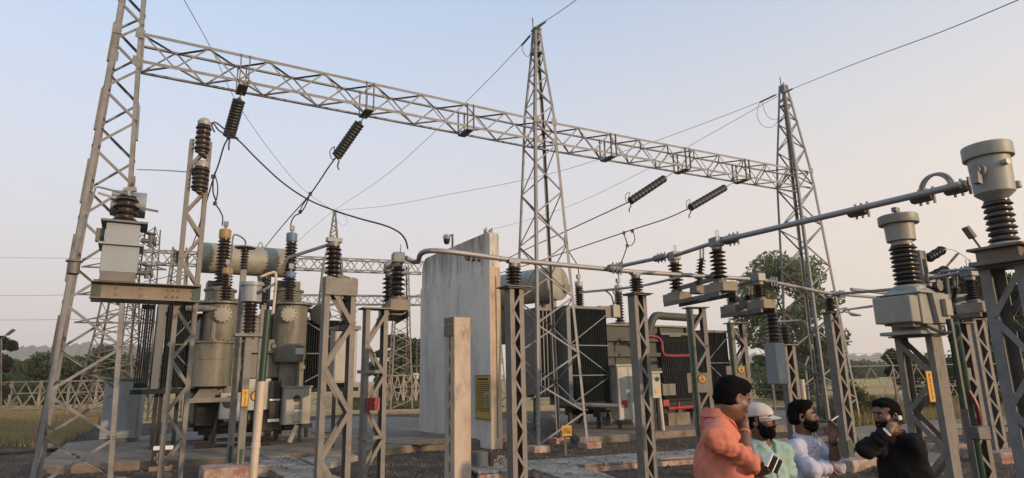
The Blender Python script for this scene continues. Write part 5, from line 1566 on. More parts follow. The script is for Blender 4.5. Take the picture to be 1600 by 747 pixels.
part(MB().box(q(388, 545, -.55).x, q(432, 545, -.55).x, -.55, -.14, q(400, 552, -.5).z, q(400, 530, -.5).z), 'front_ledge', 'tank', t1, False, .015)
a_ = q(440, 541, -.7)
part(MB().cyl((a_.x - .25, -.5, a_.z), (a_.x + .50, -.5, a_.z), .12, n=14).cyl((a_.x + .5, -.5, a_.z), (a_.x + .58, -.5, a_.z), .17, n=14).tube([(a_.x + .54, -.5, a_.z), (a_.x + .54, -.55, a_.z - 1.7)], .05, 8), 'drain_valve', 'tank', t1)
a_ = q(455, 680, -1.2)
part(MB().cyl((a_.x, -1.0, a_.z - .2), (a_.x + .18, -1.05, a_.z + .25), .07, n=12), 'drain_pipe', 'pvc', t1)
part(MB().tube(spline([(q(330, 665).x, -.5, .1), (q(335, 640).x, -.5, .6), (q(345, 615).x, -.4, 1.2)], 5), .05, 8).tube(spline([(q(300, 690).x, -.8, .05), (q(360, 685).x, -.9, .06), (q(410, 690).x, -1.2, .05)], 5), .05, 6), 'cable', 'rubber', t1)
# a second set of pipes on top
part(MB().tube(spline([(xL + .3, .5, zT + .5), (0, .5, zT + .55), (xR - .3, .5, zT + .5), (xR + .5, .6, zT + .2), (xR + .9, .8, zT - .1)], 5), .08, 9), 'oil_pipe', 'tank', t1)
part(MB().tube([(xL - .3, 1.2, zT + .2), (xL - .9, 1.2, zT + .2)], .11, 10), 'oil_pipe', 'tank', t1)
for px in (384, 410, 470):
    a_ = q(px, 492, .2)
    part(MB().cyl((a_.x, .2, zT + .07), (a_.x, .2, zT + .5), .05, n=8).cyl((a_.x, .2, zT + .3), (a_.x, .2, zT + .42), .11, n=10), 'relief_valve', 'tank_dark', t1)
# radiators, left bank and right bank
rad1 = thing('radiator_bank', 'free standing grey radiator bank at the left of the left transformer', 'radiator', F1.o, YA, 'oil radiators of the transformers')
qr = lambda px, py, off=-.6: F1.L(px, py, off)
xa, xb = qr(228, 560).x, qr(303, 560).x
za, zb2 = qr(262, 472).z, qr(262, 606).z
fins(rad1, xa + .44, xb, -.6, .7, zb2, za, 17, 'x', 'rad', pitch_fill=.5)
fins(rad1, xa - .22, xa + .12, -.5, .7, zb2, za, 6, 'x', 'rad', pitch_fill=.45)
part(MB().box(xa + .17, xa + .36, -.62, .72, zb2 - .03, za + .02), 'end_panel', 'rad_lite', rad1, False, .01)
part(MB().box(xa - .3, xb + .1, -.64, .72, zb2 - .16, zb2 - .035), 'bottom_channel', 'rad', rad1, False)
for x in (xa + .35, xa + .47, xb - .3):
    part(MB().box(x - .05, x + .05, -.3, -.2, 0, zb2 - .16), 'leg', 'tank_dark', rad1, False)
for (x0, z0, x1, z1) in ((xa + .48, (za + zb2) / 2, xb, za - .3), (xa + .48, (za + zb2) / 2, xb, zb2 + .4), (xa + .48, (za + zb2) / 2, xb, (za + zb2) / 2)):
    part(MB().bar((x0, -.625, z0), (x1, -.625, z1), .03, .012, (0, 1, 0)), 'tie_bar', 'rad_lite', rad1, False)
rad2 = thing('radiator_bank', 'dark radiator bank right of the left transformer behind the wide laced column', 'radiator', F1.o, YA, 'oil radiators of the transformers')
xa, xb = q(478, 560, .2).x, q(556, 560, .2).x
za, zb2 = q(510, 500, .2).z, q(510, 606, .2).z
fins(rad2, xa, xb, .2, 1.5, zb2, za, 22, 'x', 'rad')
part(MB().box(xa - .1, xb + .1, .15, 1.5, zb2 - .12, zb2 - .005), 'bottom_channel', 'rad', rad2, False)
for (x0, z0, x1, z1) in ((xa, za - .1, xb, (za + zb2) / 2), (xa, zb2 + .2, xb, (za + zb2) / 2), (xa, (za + zb2) / 2, xb, (za + zb2) / 2)):
    part(MB().bar((x0, .175, z0), (x1, .175, z1), .03, .012, (0, 1, 0)), 'tie_bar', 'rad_lite', rad2, False)
for x in (xa + .2, xb - .2):
    part(MB().box(x - .05, x + .05, .5, .6, 0, zb2 - .12), 'leg', 'tank_dark', rad2, False)
o_ = part(MB().lathe([(.30, 0), (.33, .04), (.33, .12), (.3, .14)], (xa + .35, .12, za + .15), (0, -1, 0), 24), 'fan_housing', 'tank_dark', rad2)
# cabinets between the columns (right of the wide column)
def std_cab(name, label, px0, py0, px1, py1, y, a, dep, m, legs=0.0, roof=True, door=1, cat='cabinet'):
    b = P((px0 + px1) / 2, py1, y)
    F = Frame((b.x, b.y, 0), a)
    p0, p1 = F.L(px0, py0), F.L(px1, py1)
    w = (p1.x - p0.x) / 2
    c = F.W(((p0.x + p1.x) / 2, 0, 0))
    t = thing(name, label, cat, c, a)
    part(MB().box(-w, w, 0, dep, p1.z, p0.z), 'body', m, t, False, .012)
    if roof:
        part(MB().box(-w - .05, w + .05, -.07, dep + .05, p0.z + .001, p0.z + .05), 'roof', m, t, False, .008)
    for k in range(door):
        x0 = -w + 2 * w * k / door + .025
        x1 = -w + 2 * w * (k + 1) / door - .025
        o = part(MB().box(x0, x1, -.018, -.001, p1.z + .05, p0.z - .05), 'door', m, t, False, .005)
        part(MB().box(x1 - .09, x1 - .05, -.04, -.018, (p0.z + p1.z) / 2 - .06, (p0.z + p1.z) / 2 + .06), 'handle', 'white', o, False)
    if p1.z > .1:
        for x in (-w + .08, w - .08):
            part(MB().box(x - .04, x + .04, .1, .18, 0, p1.z), 'leg', 'tank_dark', t, False)
    return t, F, p0, p1, w
std_cab('tall_cabinet', 'beige tall cabinet seen through the wide laced column', 524, 513, 556, 598, 17.5, YA, .5, 'box')

# ---------------------------------------------------------------- right transformer
o2 = PZ(985, 664, .2)
F2_ = Frame((o2.x, o2.y, .2), YA)
t2 = thing('power_transformer', 'dark fin cooled power transformer with red pipework right of the fire wall', 'transformer', F2_.o, YA)
q = lambda px, py, off=0.0: F2_.L(px, py, off)
xL, xR = q(940, 580).x, q(1078, 580).x
zT = q(985, 510).z
zB_ = .75
D2 = 2.6
part(MB().box(xL, xR, 0, D2, zB_, zT), 'main_tank', 'tank2', t2, False, .02)
part(MB().box(xL - .10, xR + .10, -.10, D2 + .1, zT, zT + .07), 'tank_cover', 'tank', t2, False, .01)
for i in range(4):
    x = xL + .1 + (xR - xL - .2) * i / 3
    part(MB().box(x - .04, x + .04, -.10, -.001, zB_ + .02, zT - .02), 'stiffener', 'tank2', t2, False)
for z in (zT - .55, zT - 1.1, zT - 1.65, zT - 2.2):
    part(MB().box(xL, xR, -.15, -.101, z, z + .14), 'stiffener', 'tank2', t2, False)
part(MB().box(xL - .1, xR + .1, -.1, D2, zB_ - .2, zB_), 'bottom_flange', 'tank_dark', t2, False)
for x in (xL + .5, xR - .5):
    for y in (.4, D2 - .4):
        part(MB().cyl((x - .08, y, .25), (x + .08, y, .25), .25, n=18), 'wheel', 'galv_dark', t2)
part(MB().box(xL, xR, .3, .6, .3, zB_ - .2).box(xL, xR, D2 - .6, D2 - .3, .3, zB_ - .2), 'skid_beam', 'tank_dark', t2, False)
# bushings
for (px, pyb, pyt, y) in ((906, 485, 440, .9), (969, 505, 446, .9)):
    p_, e_ = q(px, pyb, y), q(px, pyt, y)
    bushing(t2, (p_.x, y, p_.z), (p_.x, y, e_.z), .11, .20, 10, 'wcap', capr=.15)
    part(MB().lathe([(.4, min(zT, p_.z - .8)), (.4, p_.z - .06), (.46, p_.z - .06), (.46, p_.z)], (p_.x, y, 0), (0, 0, 1), 22), 'bushing_turret', 'tank', t2)
# relay box by the bushing
o_, a_, b_ = cab(958, 476, 970, 496, -.3, .25, 'box', 'relay_box', t2, F2_)
part(MB().box(a_.x - .5, a_.x, -.2, .3, b_.z, a_.z - .05), 'relay_duct', 'tank', o_, False)
part(MB().tube(spline([(a_.x + .2, -.1, a_.z), (a_.x + .1, -.1, a_.z + .35), (a_.x - .2, -.1, a_.z + .55)], 5), .03, 6).tube(spline([(a_.x + .2, -.1, a_.z), (a_.x + .3, -.1, a_.z + .3), (a_.x + .15, -.1, a_.z + .6)], 5), .025, 6), 'relay_cable', 'rubber', o_)
# conservator: its end faces the camera
ce = q(872, 442, -.6)
rC = (q(872, 416, -.6).z - q(872, 470, -.6).z) / 2
part(MB().lathe([(rC * .3, -.07), (rC * .9, -.05), (rC, 0), (rC, 3.6), (rC * .9, 3.65)], (ce.x, -.6, ce.z), (-.30, 1, 0), 36), 'conservator', 'cream', t2)
for y in (.1, 1.8):
    part(MB().box(ce.x - .35 - y * .3, ce.x + .35 - y * .3, y - .1, y + .1, zT - .6, ce.z - rC * .85), 'conservator_leg', 'tank', t2, False)
part(MB().cyl((ce.x + rC * .55, -.64, ce.z - rC * .3), (ce.x + rC * .55, -.70, ce.z - rC * .3), .15, n=18), 'oil_gauge', 'rusty', t2)
part(MB().tube(spline([(ce.x - .2, 0, ce.z - rC), (ce.x - .2, -.1, ce.z - rC - .5), (ce.x + .3, -.1, ce.z - rC - .7), (ce.x + .8, .2, zT + .2)], 6), .07, 8), 'oil_pipe', 'tank', t2)
# radiators: front dark bank, paler left bank, bank behind the isolators
def bank(label, px0, px1, pyt, pyb, off, dep, n, m='rad', F=F2_, ties=True, group='oil radiators of the transformers', endp=None):
    t = thing('radiator_bank', label, 'radiator', F.o, F.a, group)
    a_, b_ = F.L(px0, (pyt + pyb) / 2, off), F.L(px1, (pyt + pyb) / 2, off)
    z1, z0 = F.L((px0 + px1) / 2, pyt, off).z, F.L((px0 + px1) / 2, pyb, off).z
    fins(t, a_.x, b_.x, off, off + dep, z0, z1, n, 'x', m)
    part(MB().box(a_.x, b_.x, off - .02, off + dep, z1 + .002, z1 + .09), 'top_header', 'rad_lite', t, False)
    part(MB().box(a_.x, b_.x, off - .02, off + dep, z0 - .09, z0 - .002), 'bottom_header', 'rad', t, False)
    if endp:
        part(MB().box(a_.x - .16, a_.x - .01, off - .03, off + dep, z0 - .09, z1 + .09), 'end_panel', 'rad_lite', t, False)
    if ties:
        h = z1 - z0
        for (u0, v0, u1, v1) in ((0, .62, 1, .95), (0, .6, 1, .28), (0, .6, 1, .6), (0, .28, 1, .28), (0, .0, 1, .27)):
            part(MB().bar((a_.x + (b_.x - a_.x) * u0, off - .015, z0 + h * v0), (a_.x + (b_.x - a_.x) * u1, off - .015, z0 + h * v1), .035, .012, (0, 1, 0)), 'tie_bar', 'rad_lite', t, False)
    for x in (a_.x + .2, b_.x - .2):
        part(MB().box(x - .05, x + .05, off + dep * .4, off + dep * .4 + .1, -.0, z0 - .09), 'leg', 'tank_dark', t, False)
    return t
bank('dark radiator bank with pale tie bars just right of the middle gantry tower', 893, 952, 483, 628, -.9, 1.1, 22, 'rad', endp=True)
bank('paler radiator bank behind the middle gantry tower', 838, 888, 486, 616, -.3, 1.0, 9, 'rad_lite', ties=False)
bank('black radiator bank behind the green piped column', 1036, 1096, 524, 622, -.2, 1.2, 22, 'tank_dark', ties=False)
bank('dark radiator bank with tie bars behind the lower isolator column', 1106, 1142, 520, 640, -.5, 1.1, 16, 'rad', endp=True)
# top manifold pipe
a_, b_ = q(1015, 508, -.3), q(1082, 497, -.3)
part(MB().tube(spline([(a_.x - .1, -.3, a_.z - .45), (a_.x, -.3, a_.z - .1), (a_.x + .3, -.3, b_.z), (a_.x + .9, -.3, b_.z + .02), (b_.x + .2, -.3, b_.z)], 6), .15, 12), 'manifold_pipe', 'tank2', t2)
# red deluge pipe
pts = [q(1012, 525, -1.0), q(1026, 527, -1.0), q(1033, 535, -1.0), q(1035, 550, -1.0), q(1042, 556, -1.0), q(1076, 556, -1.0)]
part(MB().tube(spline(pts, 5), .065, 10), 'deluge_pipe', 'redpipe', t2)
part(MB().tube([q(1009, 526, -1.1), q(1013, 580, -1.1)], .035, 8).cyl(q(1010, 518, -1.1), q(1010, 526, -1.1), .08, n=10), 'deluge_riser', 'galv_old', t2)
z_ = q(1060, 630, -1.2)
part(MB().tube([q(1044, 639, -1.2), q(1092, 635, -1.2)], .06, 8).cyl(q(1060, 640, -1.2), q(1060, 628, -1.2), .05, n=10), 'valve_train', 'red', t2)
part(MB().box(q(1037, 632, -1.4).x, q(1046, 632, -1.4).x, -1.4, -1.2, q(1040, 634, -1.4).z, q(1040, 625, -1.4).z), 'fire_box', 'red', t2, False)
part(MB().box(q(1044, 645, -1.2).x, q(1078, 645, -1.2).x, -1.2, -.9, 0, q(1060, 645, -1.2).z), 'valve_block', 'conc', t2, False)
# brackets and side fittings seen between radiator and column
part(MB().hexa([tuple(q(1046, 526, -.3)), tuple(q(1064, 526, -.3)), tuple(q(1064, 526, -.3) + Vector((0, .5, 0))), tuple(q(1046, 526, -.3) + Vector((0, .5, 0))), tuple(q(1046, 524, -.3)), tuple(q(1064, 524, -.3)), tuple(q(1064, 524, -.3) + Vector((0, .5, 0))), tuple(q(1046, 524, -.3) + Vector((0, .5, 0)))]), 'bracket', 'tank', t2, False)
part(MB().box(q(1036, 610, -1).x, q(1056, 610, -1).x, -1.0, -.3, q(1040, 618, -1).z, q(1040, 600, -1).z), 'junction_duct', 'tank', t2, False)
tcab, Fc, p0, p1, w = std_cab('control_cabinet', 'pale double door control cabinet standing in front of the right transformer', 963, 572, 1001, 655, o2.y - 1.9, YA * .55, .6, 'cabinet_grey', door=2)
part(MB().box(-w + .12, -w + .32, -.03, -.019, p1.z + (p0.z - p1.z) * .22, p1.z + (p0.z - p1.z) * .36), 'red_notice', 'red', tcab, False)
part(MB().box(-w + .30, -w + .42, -.03, -.019, p1.z + (p0.z - p1.z) * .5, p1.z + (p0.z - p1.z) * .56), 'white_notice', 'white', tcab, False)
tcb, Fc, p0, p1, w = std_cab('gauge_cabinet', 'small pale gauge cabinet on a post right of the double door cabinet', 1018, 583, 1034, 622, o2.y - 2.6, YA * .55, .35, 'cabinet_grey', roof=True, door=0)
part(MB().cyl((w * .2, -.002, p1.z + (p0.z - p1.z) * .75), (w * .2, -.02, p1.z + (p0.z - p1.z) * .75), .07, n=14), 'gauge_window', 'black', tcb)
part(MB().cyl((0, -.002, p1.z + (p0.z - p1.z) * .3), (0, -.015, p1.z + (p0.z - p1.z) * .3), .08, n=16), 'round_sign', 'orangeplate', tcb)
part(MB().tube([(w * .9, .1, p1.z), (w * 1.25, .1, 0)], .06, 8), 'cable_pipe', 'pvc', tcb)
# loose pipe leaning by the cabinet
a_, b_ = P(990, 657, o2.y - 2.2), P(997, 678, o2.y - 2.4)
single(MB().tube([a_, (b_.x, b_.y, .21)], .07, 8), 'leaning_pipe', 'pvc', 'pale cable pipe slanting from under the double door cabinet', 'pipe')
# long grey drain pipe on low stands
a_, b_ = q(895, 632, -1.3), q(966, 634, -1.3)
part(MB().tube([a_, b_], .07, 8), 'drain_pipe', 'rad_lite', t2)
# ================================================================== BUSES, CONDUCTORS, LAMPS
def wire(label, pts, r=.012, m='wire', name='conductor_wire', cat='wire', n=8, group=None):
    w = [p if isinstance(p, Vector) else P(*p) for p in pts]
    o = part(MB().tube(spline(w, n), r, 6), name, m)
    return tag(o, label, cat, group)
def hung(label, a, b, s, r=.012, m='wire', name='conductor_wire'):
    return tag(part(MB().tube(sag(a, b, s), r, 6), name, m), label, 'wire')
def bus(label, pts, r, clamps=(), m='alu'):
    t = thing('bus_tube', label, 'bus bar', pts[0])
    o = Vector(pts[0])
    part(MB().tube([Vector(p) - o for p in pts], r, 12), 'tube', m, t)
    for c, d in clamps:
        c = Vector(c) - o
        d = Vector(d).normalized()
        b = MB().lathe([(r * 1.5, -.12), (r * 1.75, -.10), (r * 1.75, .10), (r * 1.5, .12)], c, d, 12)
        for s in (-.08, 0, .08):
            b.box(*(lambda q: (q.x - .012, q.x + .012, q.y - .012, q.y + .012, q.z - r * 2.6, q.z + r * 2.4))(c + d * s + WA * -.06))
        part(b, 'bus_clamp', 'clamp', t)
    return t
bz = lambda px, py, z=BUSZ: PZ(px, py, z)
l0 = bz(640, 393)
l1, l2, l3 = bz(800, 406.5), bz(993, 425), bz(1292, 458)
ld = (l3 - l1).normalized()
st = Vector((bB_.x, bB_.y, bB_.z)) + U * .12
lstart = st + U * .18 + Vector((0, 0, -.04))
pts = spline([st, lstart, l1 - U * (l1 - lstart).length * .85 + Vector((0, 0, .03)), l1], 6) + spline([l1, l2], 2)[1:]
bus('lower bus tube running from the twin isolator past the fire wall to the right', pts + [l2, l2 + ld * 2.2] if False else pts + [bz(1170, 436)], .036, [(bz(960, 420), ld), (l1 - U * .6, U), (bz(1120, 431), ld)])
bus('short bus tube from the lower isolator over the column by the white shirted person', [bz(1188, 437), l3, bz(1325, 461), bz(1480, 474)], .034, [(bz(1205, 440), ld), (bz(1312, 460), ld)])
ub = [PZ(955, 419, UBZ), PZ(1044, 400, UBZ)]
bus('short upper bus tube rising from the lower bus to the three insulator isolator', ub, .036, [(PZ(965, 417, UBZ), ub[1] - ub[0]), (PZ(1030, 403, UBZ), ub[1] - ub[0])])
e0, e1 = PZ(1128, 376, UBZ), PZ(1500, 289, UBZ)
bus('long upper bus tube from the isolator rising to the big current transformer', [e0, e1], .042, [(PZ(1142, 374, UBZ), e1 - e0), (PZ(1340, 330, UBZ), e1 - e0), (PZ(1440, 308, UBZ), e1 - e0), (PZ(1494, 294, UBZ), e1 - e0)])
ap = e1 - e0
a_, b_ = PZ(1441, 304, UBZ), PZ(1488, 293, UBZ)
md = (a_ + b_) / 2
t = thing('expansion_loop', 'arched twin strap expansion loop standing on the upper bus tube', 'bus connector', md)
for k in (-1, 1):
    rr = (b_ - a_).length / 2
    ps = [Vector(((a_ - md) * math.cos(an))) + Vector((0, 0, rr * 1.15 * math.sin(an) + .02)) + WA * .02 * k for an in [math.pi * i / 14 for i in range(15)]]
    part(MB().tube(ps, .018, 8), 'strap', 'alu', t)
wire('thin tube joining the column head to the lower isolator base', [(905, 362 + 95, 11.2), (1000, 447, 11), (1080, 428, 10.8)], .022, 'alu', 'thin_tube', 'bus bar')
wire('loop of bent conductor hooking off the column by the white shirted person', [(1306, 496, 13), (1312, 484, 13), (1324, 482, 13), (1330, 492, 13), (1345, 494, 13), (1318, 486, 13.2)][:4] + [(1345, 493, 12.6), (1318, 484.5, 12.6), (1362, 479, 12.2)][:0] + [(1345, 492.5, 12.8)], .02, 'alu', 'bent_conductor', 'bus bar')
wire('zigzag bent conductor reaching to the voltage transformer box', [(1345, 492.5, 12.8), (1318, 486, 12.2), (1330, 483, 11), (1362, 478.5, 8.6)], .018, 'alu', 'bent_conductor', 'bus bar')
wire('pale bus tube crossing behind the voltage transformer', [(1300, 460, 13.3), (1395, 452, 12.4), (1460, 444, 11.8), (1560, 468, 14)][:3], .03, 'alu', 'thin_tube', 'bus bar')
wire('lowest pale bus tube passing behind the isolator at right', [(1330, 452, 12.6), (1450, 465, 14.2), (1500, 471, 15), (1560, 473, 16)], .034, 'alu', 'thin_tube', 'bus bar')
wire('grey tube joining the right isolator to its neighbour', [(1470, 424, 10.2), (1513, 421, 9.6), (1600, 419, 9.0)], .022, 'alu', 'thin_tube', 'bus bar')

# cable from the spool insulators down to the twin isolator
wire('heavy black cable sagging from the spool insulators down to the twin isolator', [(322, 200, 9.1), (332, 192, 9.15), (341, 203, 9.2), (352, 210, 9.2), (372, 219, 9.2), (400, 247, 9.1), (440, 284, 8.9), (480, 311, 8.7), (520, 328, 8.5), (560, 341, 8.3), (600, 352, 8.1), (622, 362, 8), (633, 374, 7.9), (637, 388, 7.8)], .012, 'rubber')
wire('black cable loop behind the first string insulator', [(335, 206, 9.3), (331, 196, 9.4), (336, 191, 9.6), (350, 201, 10), (372, 217, 10.5)], .013, 'rubber')
# main conductors from the strings
c1b = P(335, 272, 17)
wire('conductor dropping from the first string insulator past the tall laced column', [S1, (350, 228, 15.5), (341, 258, 16.4), (333, 280, 17), (318, 330, 20), (300, 385, 26), (279, 430, 35)], .02)
wire('dropper cable looping down to the yellow capped bushing', [(333, 276, 17), (333, 300, 17.5), (337, 313, 18.3), (336, 318, 18.6), (343, 328, 19.5), (348, 340, 20.5), (347, 352, 21.6)], .022)
wire('second strand of the dropper loop beside the tall laced column', [(335, 270, 17), (340, 290, 17.4), (339, 308, 18), (336, 317, 18.6)], .018)
wire('conductor slanting from the second string insulator to beyond the conservator', [S2, (513, 262, 17), (485, 303, 19.5), (455, 337, 23), (432, 364, 28), (413, 388, 33)], .022)
wire('dropper cable looping down to the blue capped bushing', [(484, 304, 19.4), (478, 320, 19.6), (470, 332, 20), (460, 338, 20.5), (455, 348, 21), (453.5, 360, 21.8)], .022)
wire('second strand of the dropper loop to the blue capped bushing', [(482, 308, 19.4), (472, 322, 19.6), (469, 332, 20)], .018)
wire('conductor from the third string insulator passing behind the middle tower', [S3, (950, 331, 20.8), (885, 361, 23), (830, 386, 26), (760, 418, 32), (640, 466, 42)], .02)
wire('conductor from the fourth string insulator passing behind the middle tower', [S4, (1040, 342, 21.5), (985, 360, 22.5), (890, 392, 25), (790, 424, 30), (655, 462, 42)], .02)
wire('dropper cable hanging to the left pale capped bushing of the right transformer', [(884, 361, 23), (882, 380, 23), (892, 398, 23.2), (902, 415, 23.4), (905, 434, 23.6)], .02)
wire('dropper cable hanging to the right pale capped bushing of the right transformer', [(975, 366, 22.6), (979, 378, 22.8), (980, 384, 22.9), (974, 402, 23.4), (967, 420, 23.8), (967.5, 440, 24.3)], .02)
wire('small hooked strand at the right dropper clamp', [(989, 361, 22.5), (992, 374, 22.6), (987, 383, 22.8), (980, 384, 22.9)], .016)
for (x, y, d) in ((884, 361, 23), (975, 364, 22.6), (988, 361, 22.5), (980, 384, 22.9), (485, 303, 19.4), (469, 331, 20), (333, 276, 17), (336, 318, 18.6)):
    a_ = P(x, y, d)
    part(MB().box(a_.x - .05, a_.x + .05, a_.y - .04, a_.y + .04, a_.z - .06, a_.z + .06), 'wire_clamp', 'galv_dark', None, False, .01)
_wc = ['at the left dropper of the right transformer', 'below the fourth string, left of the hooked strand', 'at the top of the hooked strand', 'where the hooked strand meets the right dropper', 'on the slanting second conductor', 'above the blue capped bushing', 'beside the tall laced column', 'above the yellow capped bushing']
for k, o in enumerate([o for o in bpy.data.objects if o.name.startswith('wire_clamp')]):
    tag(o, 'small dark wire clamp ' + _wc[k], 'clamp', 'clamps on the droppers')
# earth wires
TCp, TRp = Vector((TC.x, TC.y, 12.75)), Vector((TR.x, TR.y, 13.15))
FPk = P(521, 329, 40.2)
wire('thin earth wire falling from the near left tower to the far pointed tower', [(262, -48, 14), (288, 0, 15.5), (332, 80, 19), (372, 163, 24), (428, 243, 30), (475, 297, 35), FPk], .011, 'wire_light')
wire('thin earth wire rising from the far pointed tower to the middle tower spike', [FPk, (600, 276, 33), (675, 210, 27), (745, 143, 22), (815, 70, 19), (840, 40, 18.4)], .011, 'wire')
wire('thin earth wire leaving the middle tower spike towards the upper right', [(840, 40, 18.3), (866, 24, 16.8), (900, 0, 15), (960, -45, 13)], .011, 'wire')
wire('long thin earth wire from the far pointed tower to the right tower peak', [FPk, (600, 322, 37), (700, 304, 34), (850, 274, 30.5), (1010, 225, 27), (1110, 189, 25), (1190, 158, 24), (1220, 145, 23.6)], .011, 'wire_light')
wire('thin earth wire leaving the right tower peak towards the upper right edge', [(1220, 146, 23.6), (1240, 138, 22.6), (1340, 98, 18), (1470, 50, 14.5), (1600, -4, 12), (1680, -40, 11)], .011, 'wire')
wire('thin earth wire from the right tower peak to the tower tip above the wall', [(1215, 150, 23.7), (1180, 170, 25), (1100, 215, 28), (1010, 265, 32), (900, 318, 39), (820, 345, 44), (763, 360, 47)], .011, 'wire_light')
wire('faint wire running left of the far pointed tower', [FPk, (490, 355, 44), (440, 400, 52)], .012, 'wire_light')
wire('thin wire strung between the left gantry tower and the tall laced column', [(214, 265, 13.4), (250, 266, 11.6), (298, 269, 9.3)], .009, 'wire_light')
for k, (y0, y1) in enumerate(((403, 404), (462, 459), (500, 498))):
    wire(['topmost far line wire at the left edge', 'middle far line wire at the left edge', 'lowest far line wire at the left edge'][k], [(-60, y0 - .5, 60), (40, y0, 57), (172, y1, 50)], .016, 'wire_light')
# jumper loops round the tower peaks
wire('drooping earth wire loop at the middle tower spike', [(815, 70, 18.6), (818, 82, 18.5), (826, 88, 18.4), (832, 70, 18.4)], .009, 'wire')
wire('large earth wire loop at the right tower peak', [(1187, 160, 23.8), (1183, 178, 23.8), (1190, 195, 23.7), (1206, 199, 23.6), (1216, 188, 23.6)], .009, 'wire')
wire('smaller earth wire loop at the right tower peak', [(1190, 158, 23.8), (1198, 180, 23.8), (1210, 187, 23.7), (1220, 182, 23.6)], .009, 'wire')
for lab, a_, b_ in (('dark strain fitting left of the middle tower spike', (815, 71, 18.8), (828, 56, 18.5)), ('dark strain fitting right of the middle tower spike', (842, 42, 18.2), (852, 34, 17.6)), ('dark strain fitting left of the right tower peak', (1187, 160, 24), (1212, 148, 23.7)), ('dark strain fitting right of the right tower peak', (1224, 146, 23.4), (1238, 139, 22.7))):
    single(MB().tube([P(*a_), P(*b_)], .035, 7), 'strain_fitting', 'galv_dark', lab, 'clamp', 'strain fittings at the tower peaks')
wire('faint loop of wire beside the far pointed tower tip', [(524, 331, 40), (537, 336, 40), (543, 345, 40), (536, 352, 40), (527, 345, 40), (525, 334, 40)], .010, 'wire_light')
# far small hanging insulator behind the tall laced column
string('small dark far string insulator left of the tall laced column', P(281, 388, 34), P(278, 412, 34), 6, .17, 'far string insulators', False)
wire('far slack wire with a dark tip left of the tall laced column', [(225, 440, 36), (262, 432, 35), (280, 420, 34)], .02, 'wire')
# two little line insulators at the right, on a short post behind the voltage transformer
pq = P(1448, 470, 10.6)
t = thing('insulator_post', 'slim channel post with two slanting insulators right of the voltage transformer', 'steel post', (pq.x, pq.y, 0), YA)
h_ = P(1446, 392, 10.6).z
part(MB().box(-.10, -.06, -.06, .06, 0, h_).box(.06, .10, -.06, .06, 0, h_).box(-.06, .06, -.05, -.04, 1.0, 1.15).box(-.06, .06, -.05, -.04, h_ - .15, h_), 'channel', 'galv_old', t, False)
F = Frame((pq.x, pq.y, 0), YA)
for (a_, b_) in (((1450, 404), (1473, 390)), ((1452, 434), (1478, 421))):
    p0, p1 = F.L(*a_, -.05), F.L(*b_, -.05)
    insulator(t, p0, p1, .05, .085, 5, 'porc_grey', 'line_insulator', 14)
    part(MB().tube([p1, p1 + (p1 - p0).normalized() * .08], .03, 6), 'end_cap', 'clamp', t)
p0 = F.L(1457, 447, -.05)
part(MB().cyl(p0 + Vector((0, .1, 0)), p0 + Vector((0, -.12, 0)), .10, n=14), 'drum', 'galv_dark', t)
wire('thin strand from the slanting insulator over to the lamp arm', [(1474, 390, 10.6), (1490, 391, 12), (1508, 402, 14), (1528, 420, 16)], .007, 'wire_light')
# lamps
def lamp(label, base, elbow, tip, y, r=.05, head=.5, m='galv_dark'):
    b = P(*base, y)
    t = thing('street_lamp', label, 'lamp', (b.x, y, 0), 0, 'yard lamps')
    e_, p_ = P(*elbow, y) - t.location, P(*tip, y) - t.location
    part(MB().tube([(0, 0, 0), e_, e_ + (p_ - e_) * .55], r, 8), 'pole', m, t)
    part(MB().bar(e_ + (p_ - e_) * .45, p_, head * .36, head * .16), 'lamp_head', m, t, False, .01)
    return t
lamp('tilted flood lamp on a thin arm left of the big current transformer', (1545, 640), (1531, 386), (1508, 355), 16, .03, .6)
lamp('bent lamp arm seen between the two instrument transformers', (1500, 640), (1478, 418), (1497, 396), 18, .035, .3)
lamp('far street lamp poking up at the left edge', (2, 640), (2, 530), (22, 515), 55, .06, .9)
# surveillance camera on the wall
a_ = P(707, 398, WF.W((WL * .55, 0, 0)).y)
t = thing('security_camera', 'small dome security camera on a bent pole over the fire wall', 'camera', (a_.x, a_.y + .0, WZ - .6), 0)
h_ = P(707, 366, a_.y).z - (WZ - .6)
part(MB().tube([(0, 0, 0), (0, 0, h_)], .035, 8).tube([(0, 0, h_ - .05), (-.17, -.05, h_ - .05)], .03, 7), 'pole', 'galv', t)
part(MB().lathe([(.0, -.27), (.07, -.25), (.10, -.18), (.11, -.08), (.12, -.07), (.12, .02), (.06, .06)], (-.19, -.05, h_ - .08), (0, 0, 1), 16), 'camera_dome', 'wcap', t)
part(MB().lathe([(.0, -.285), (.075, -.255), (.103, -.18), (.112, -.10)], (-.19, -.05, h_ - .08), (0, 0, 1), 16), 'dome_glass', 'phone', t)
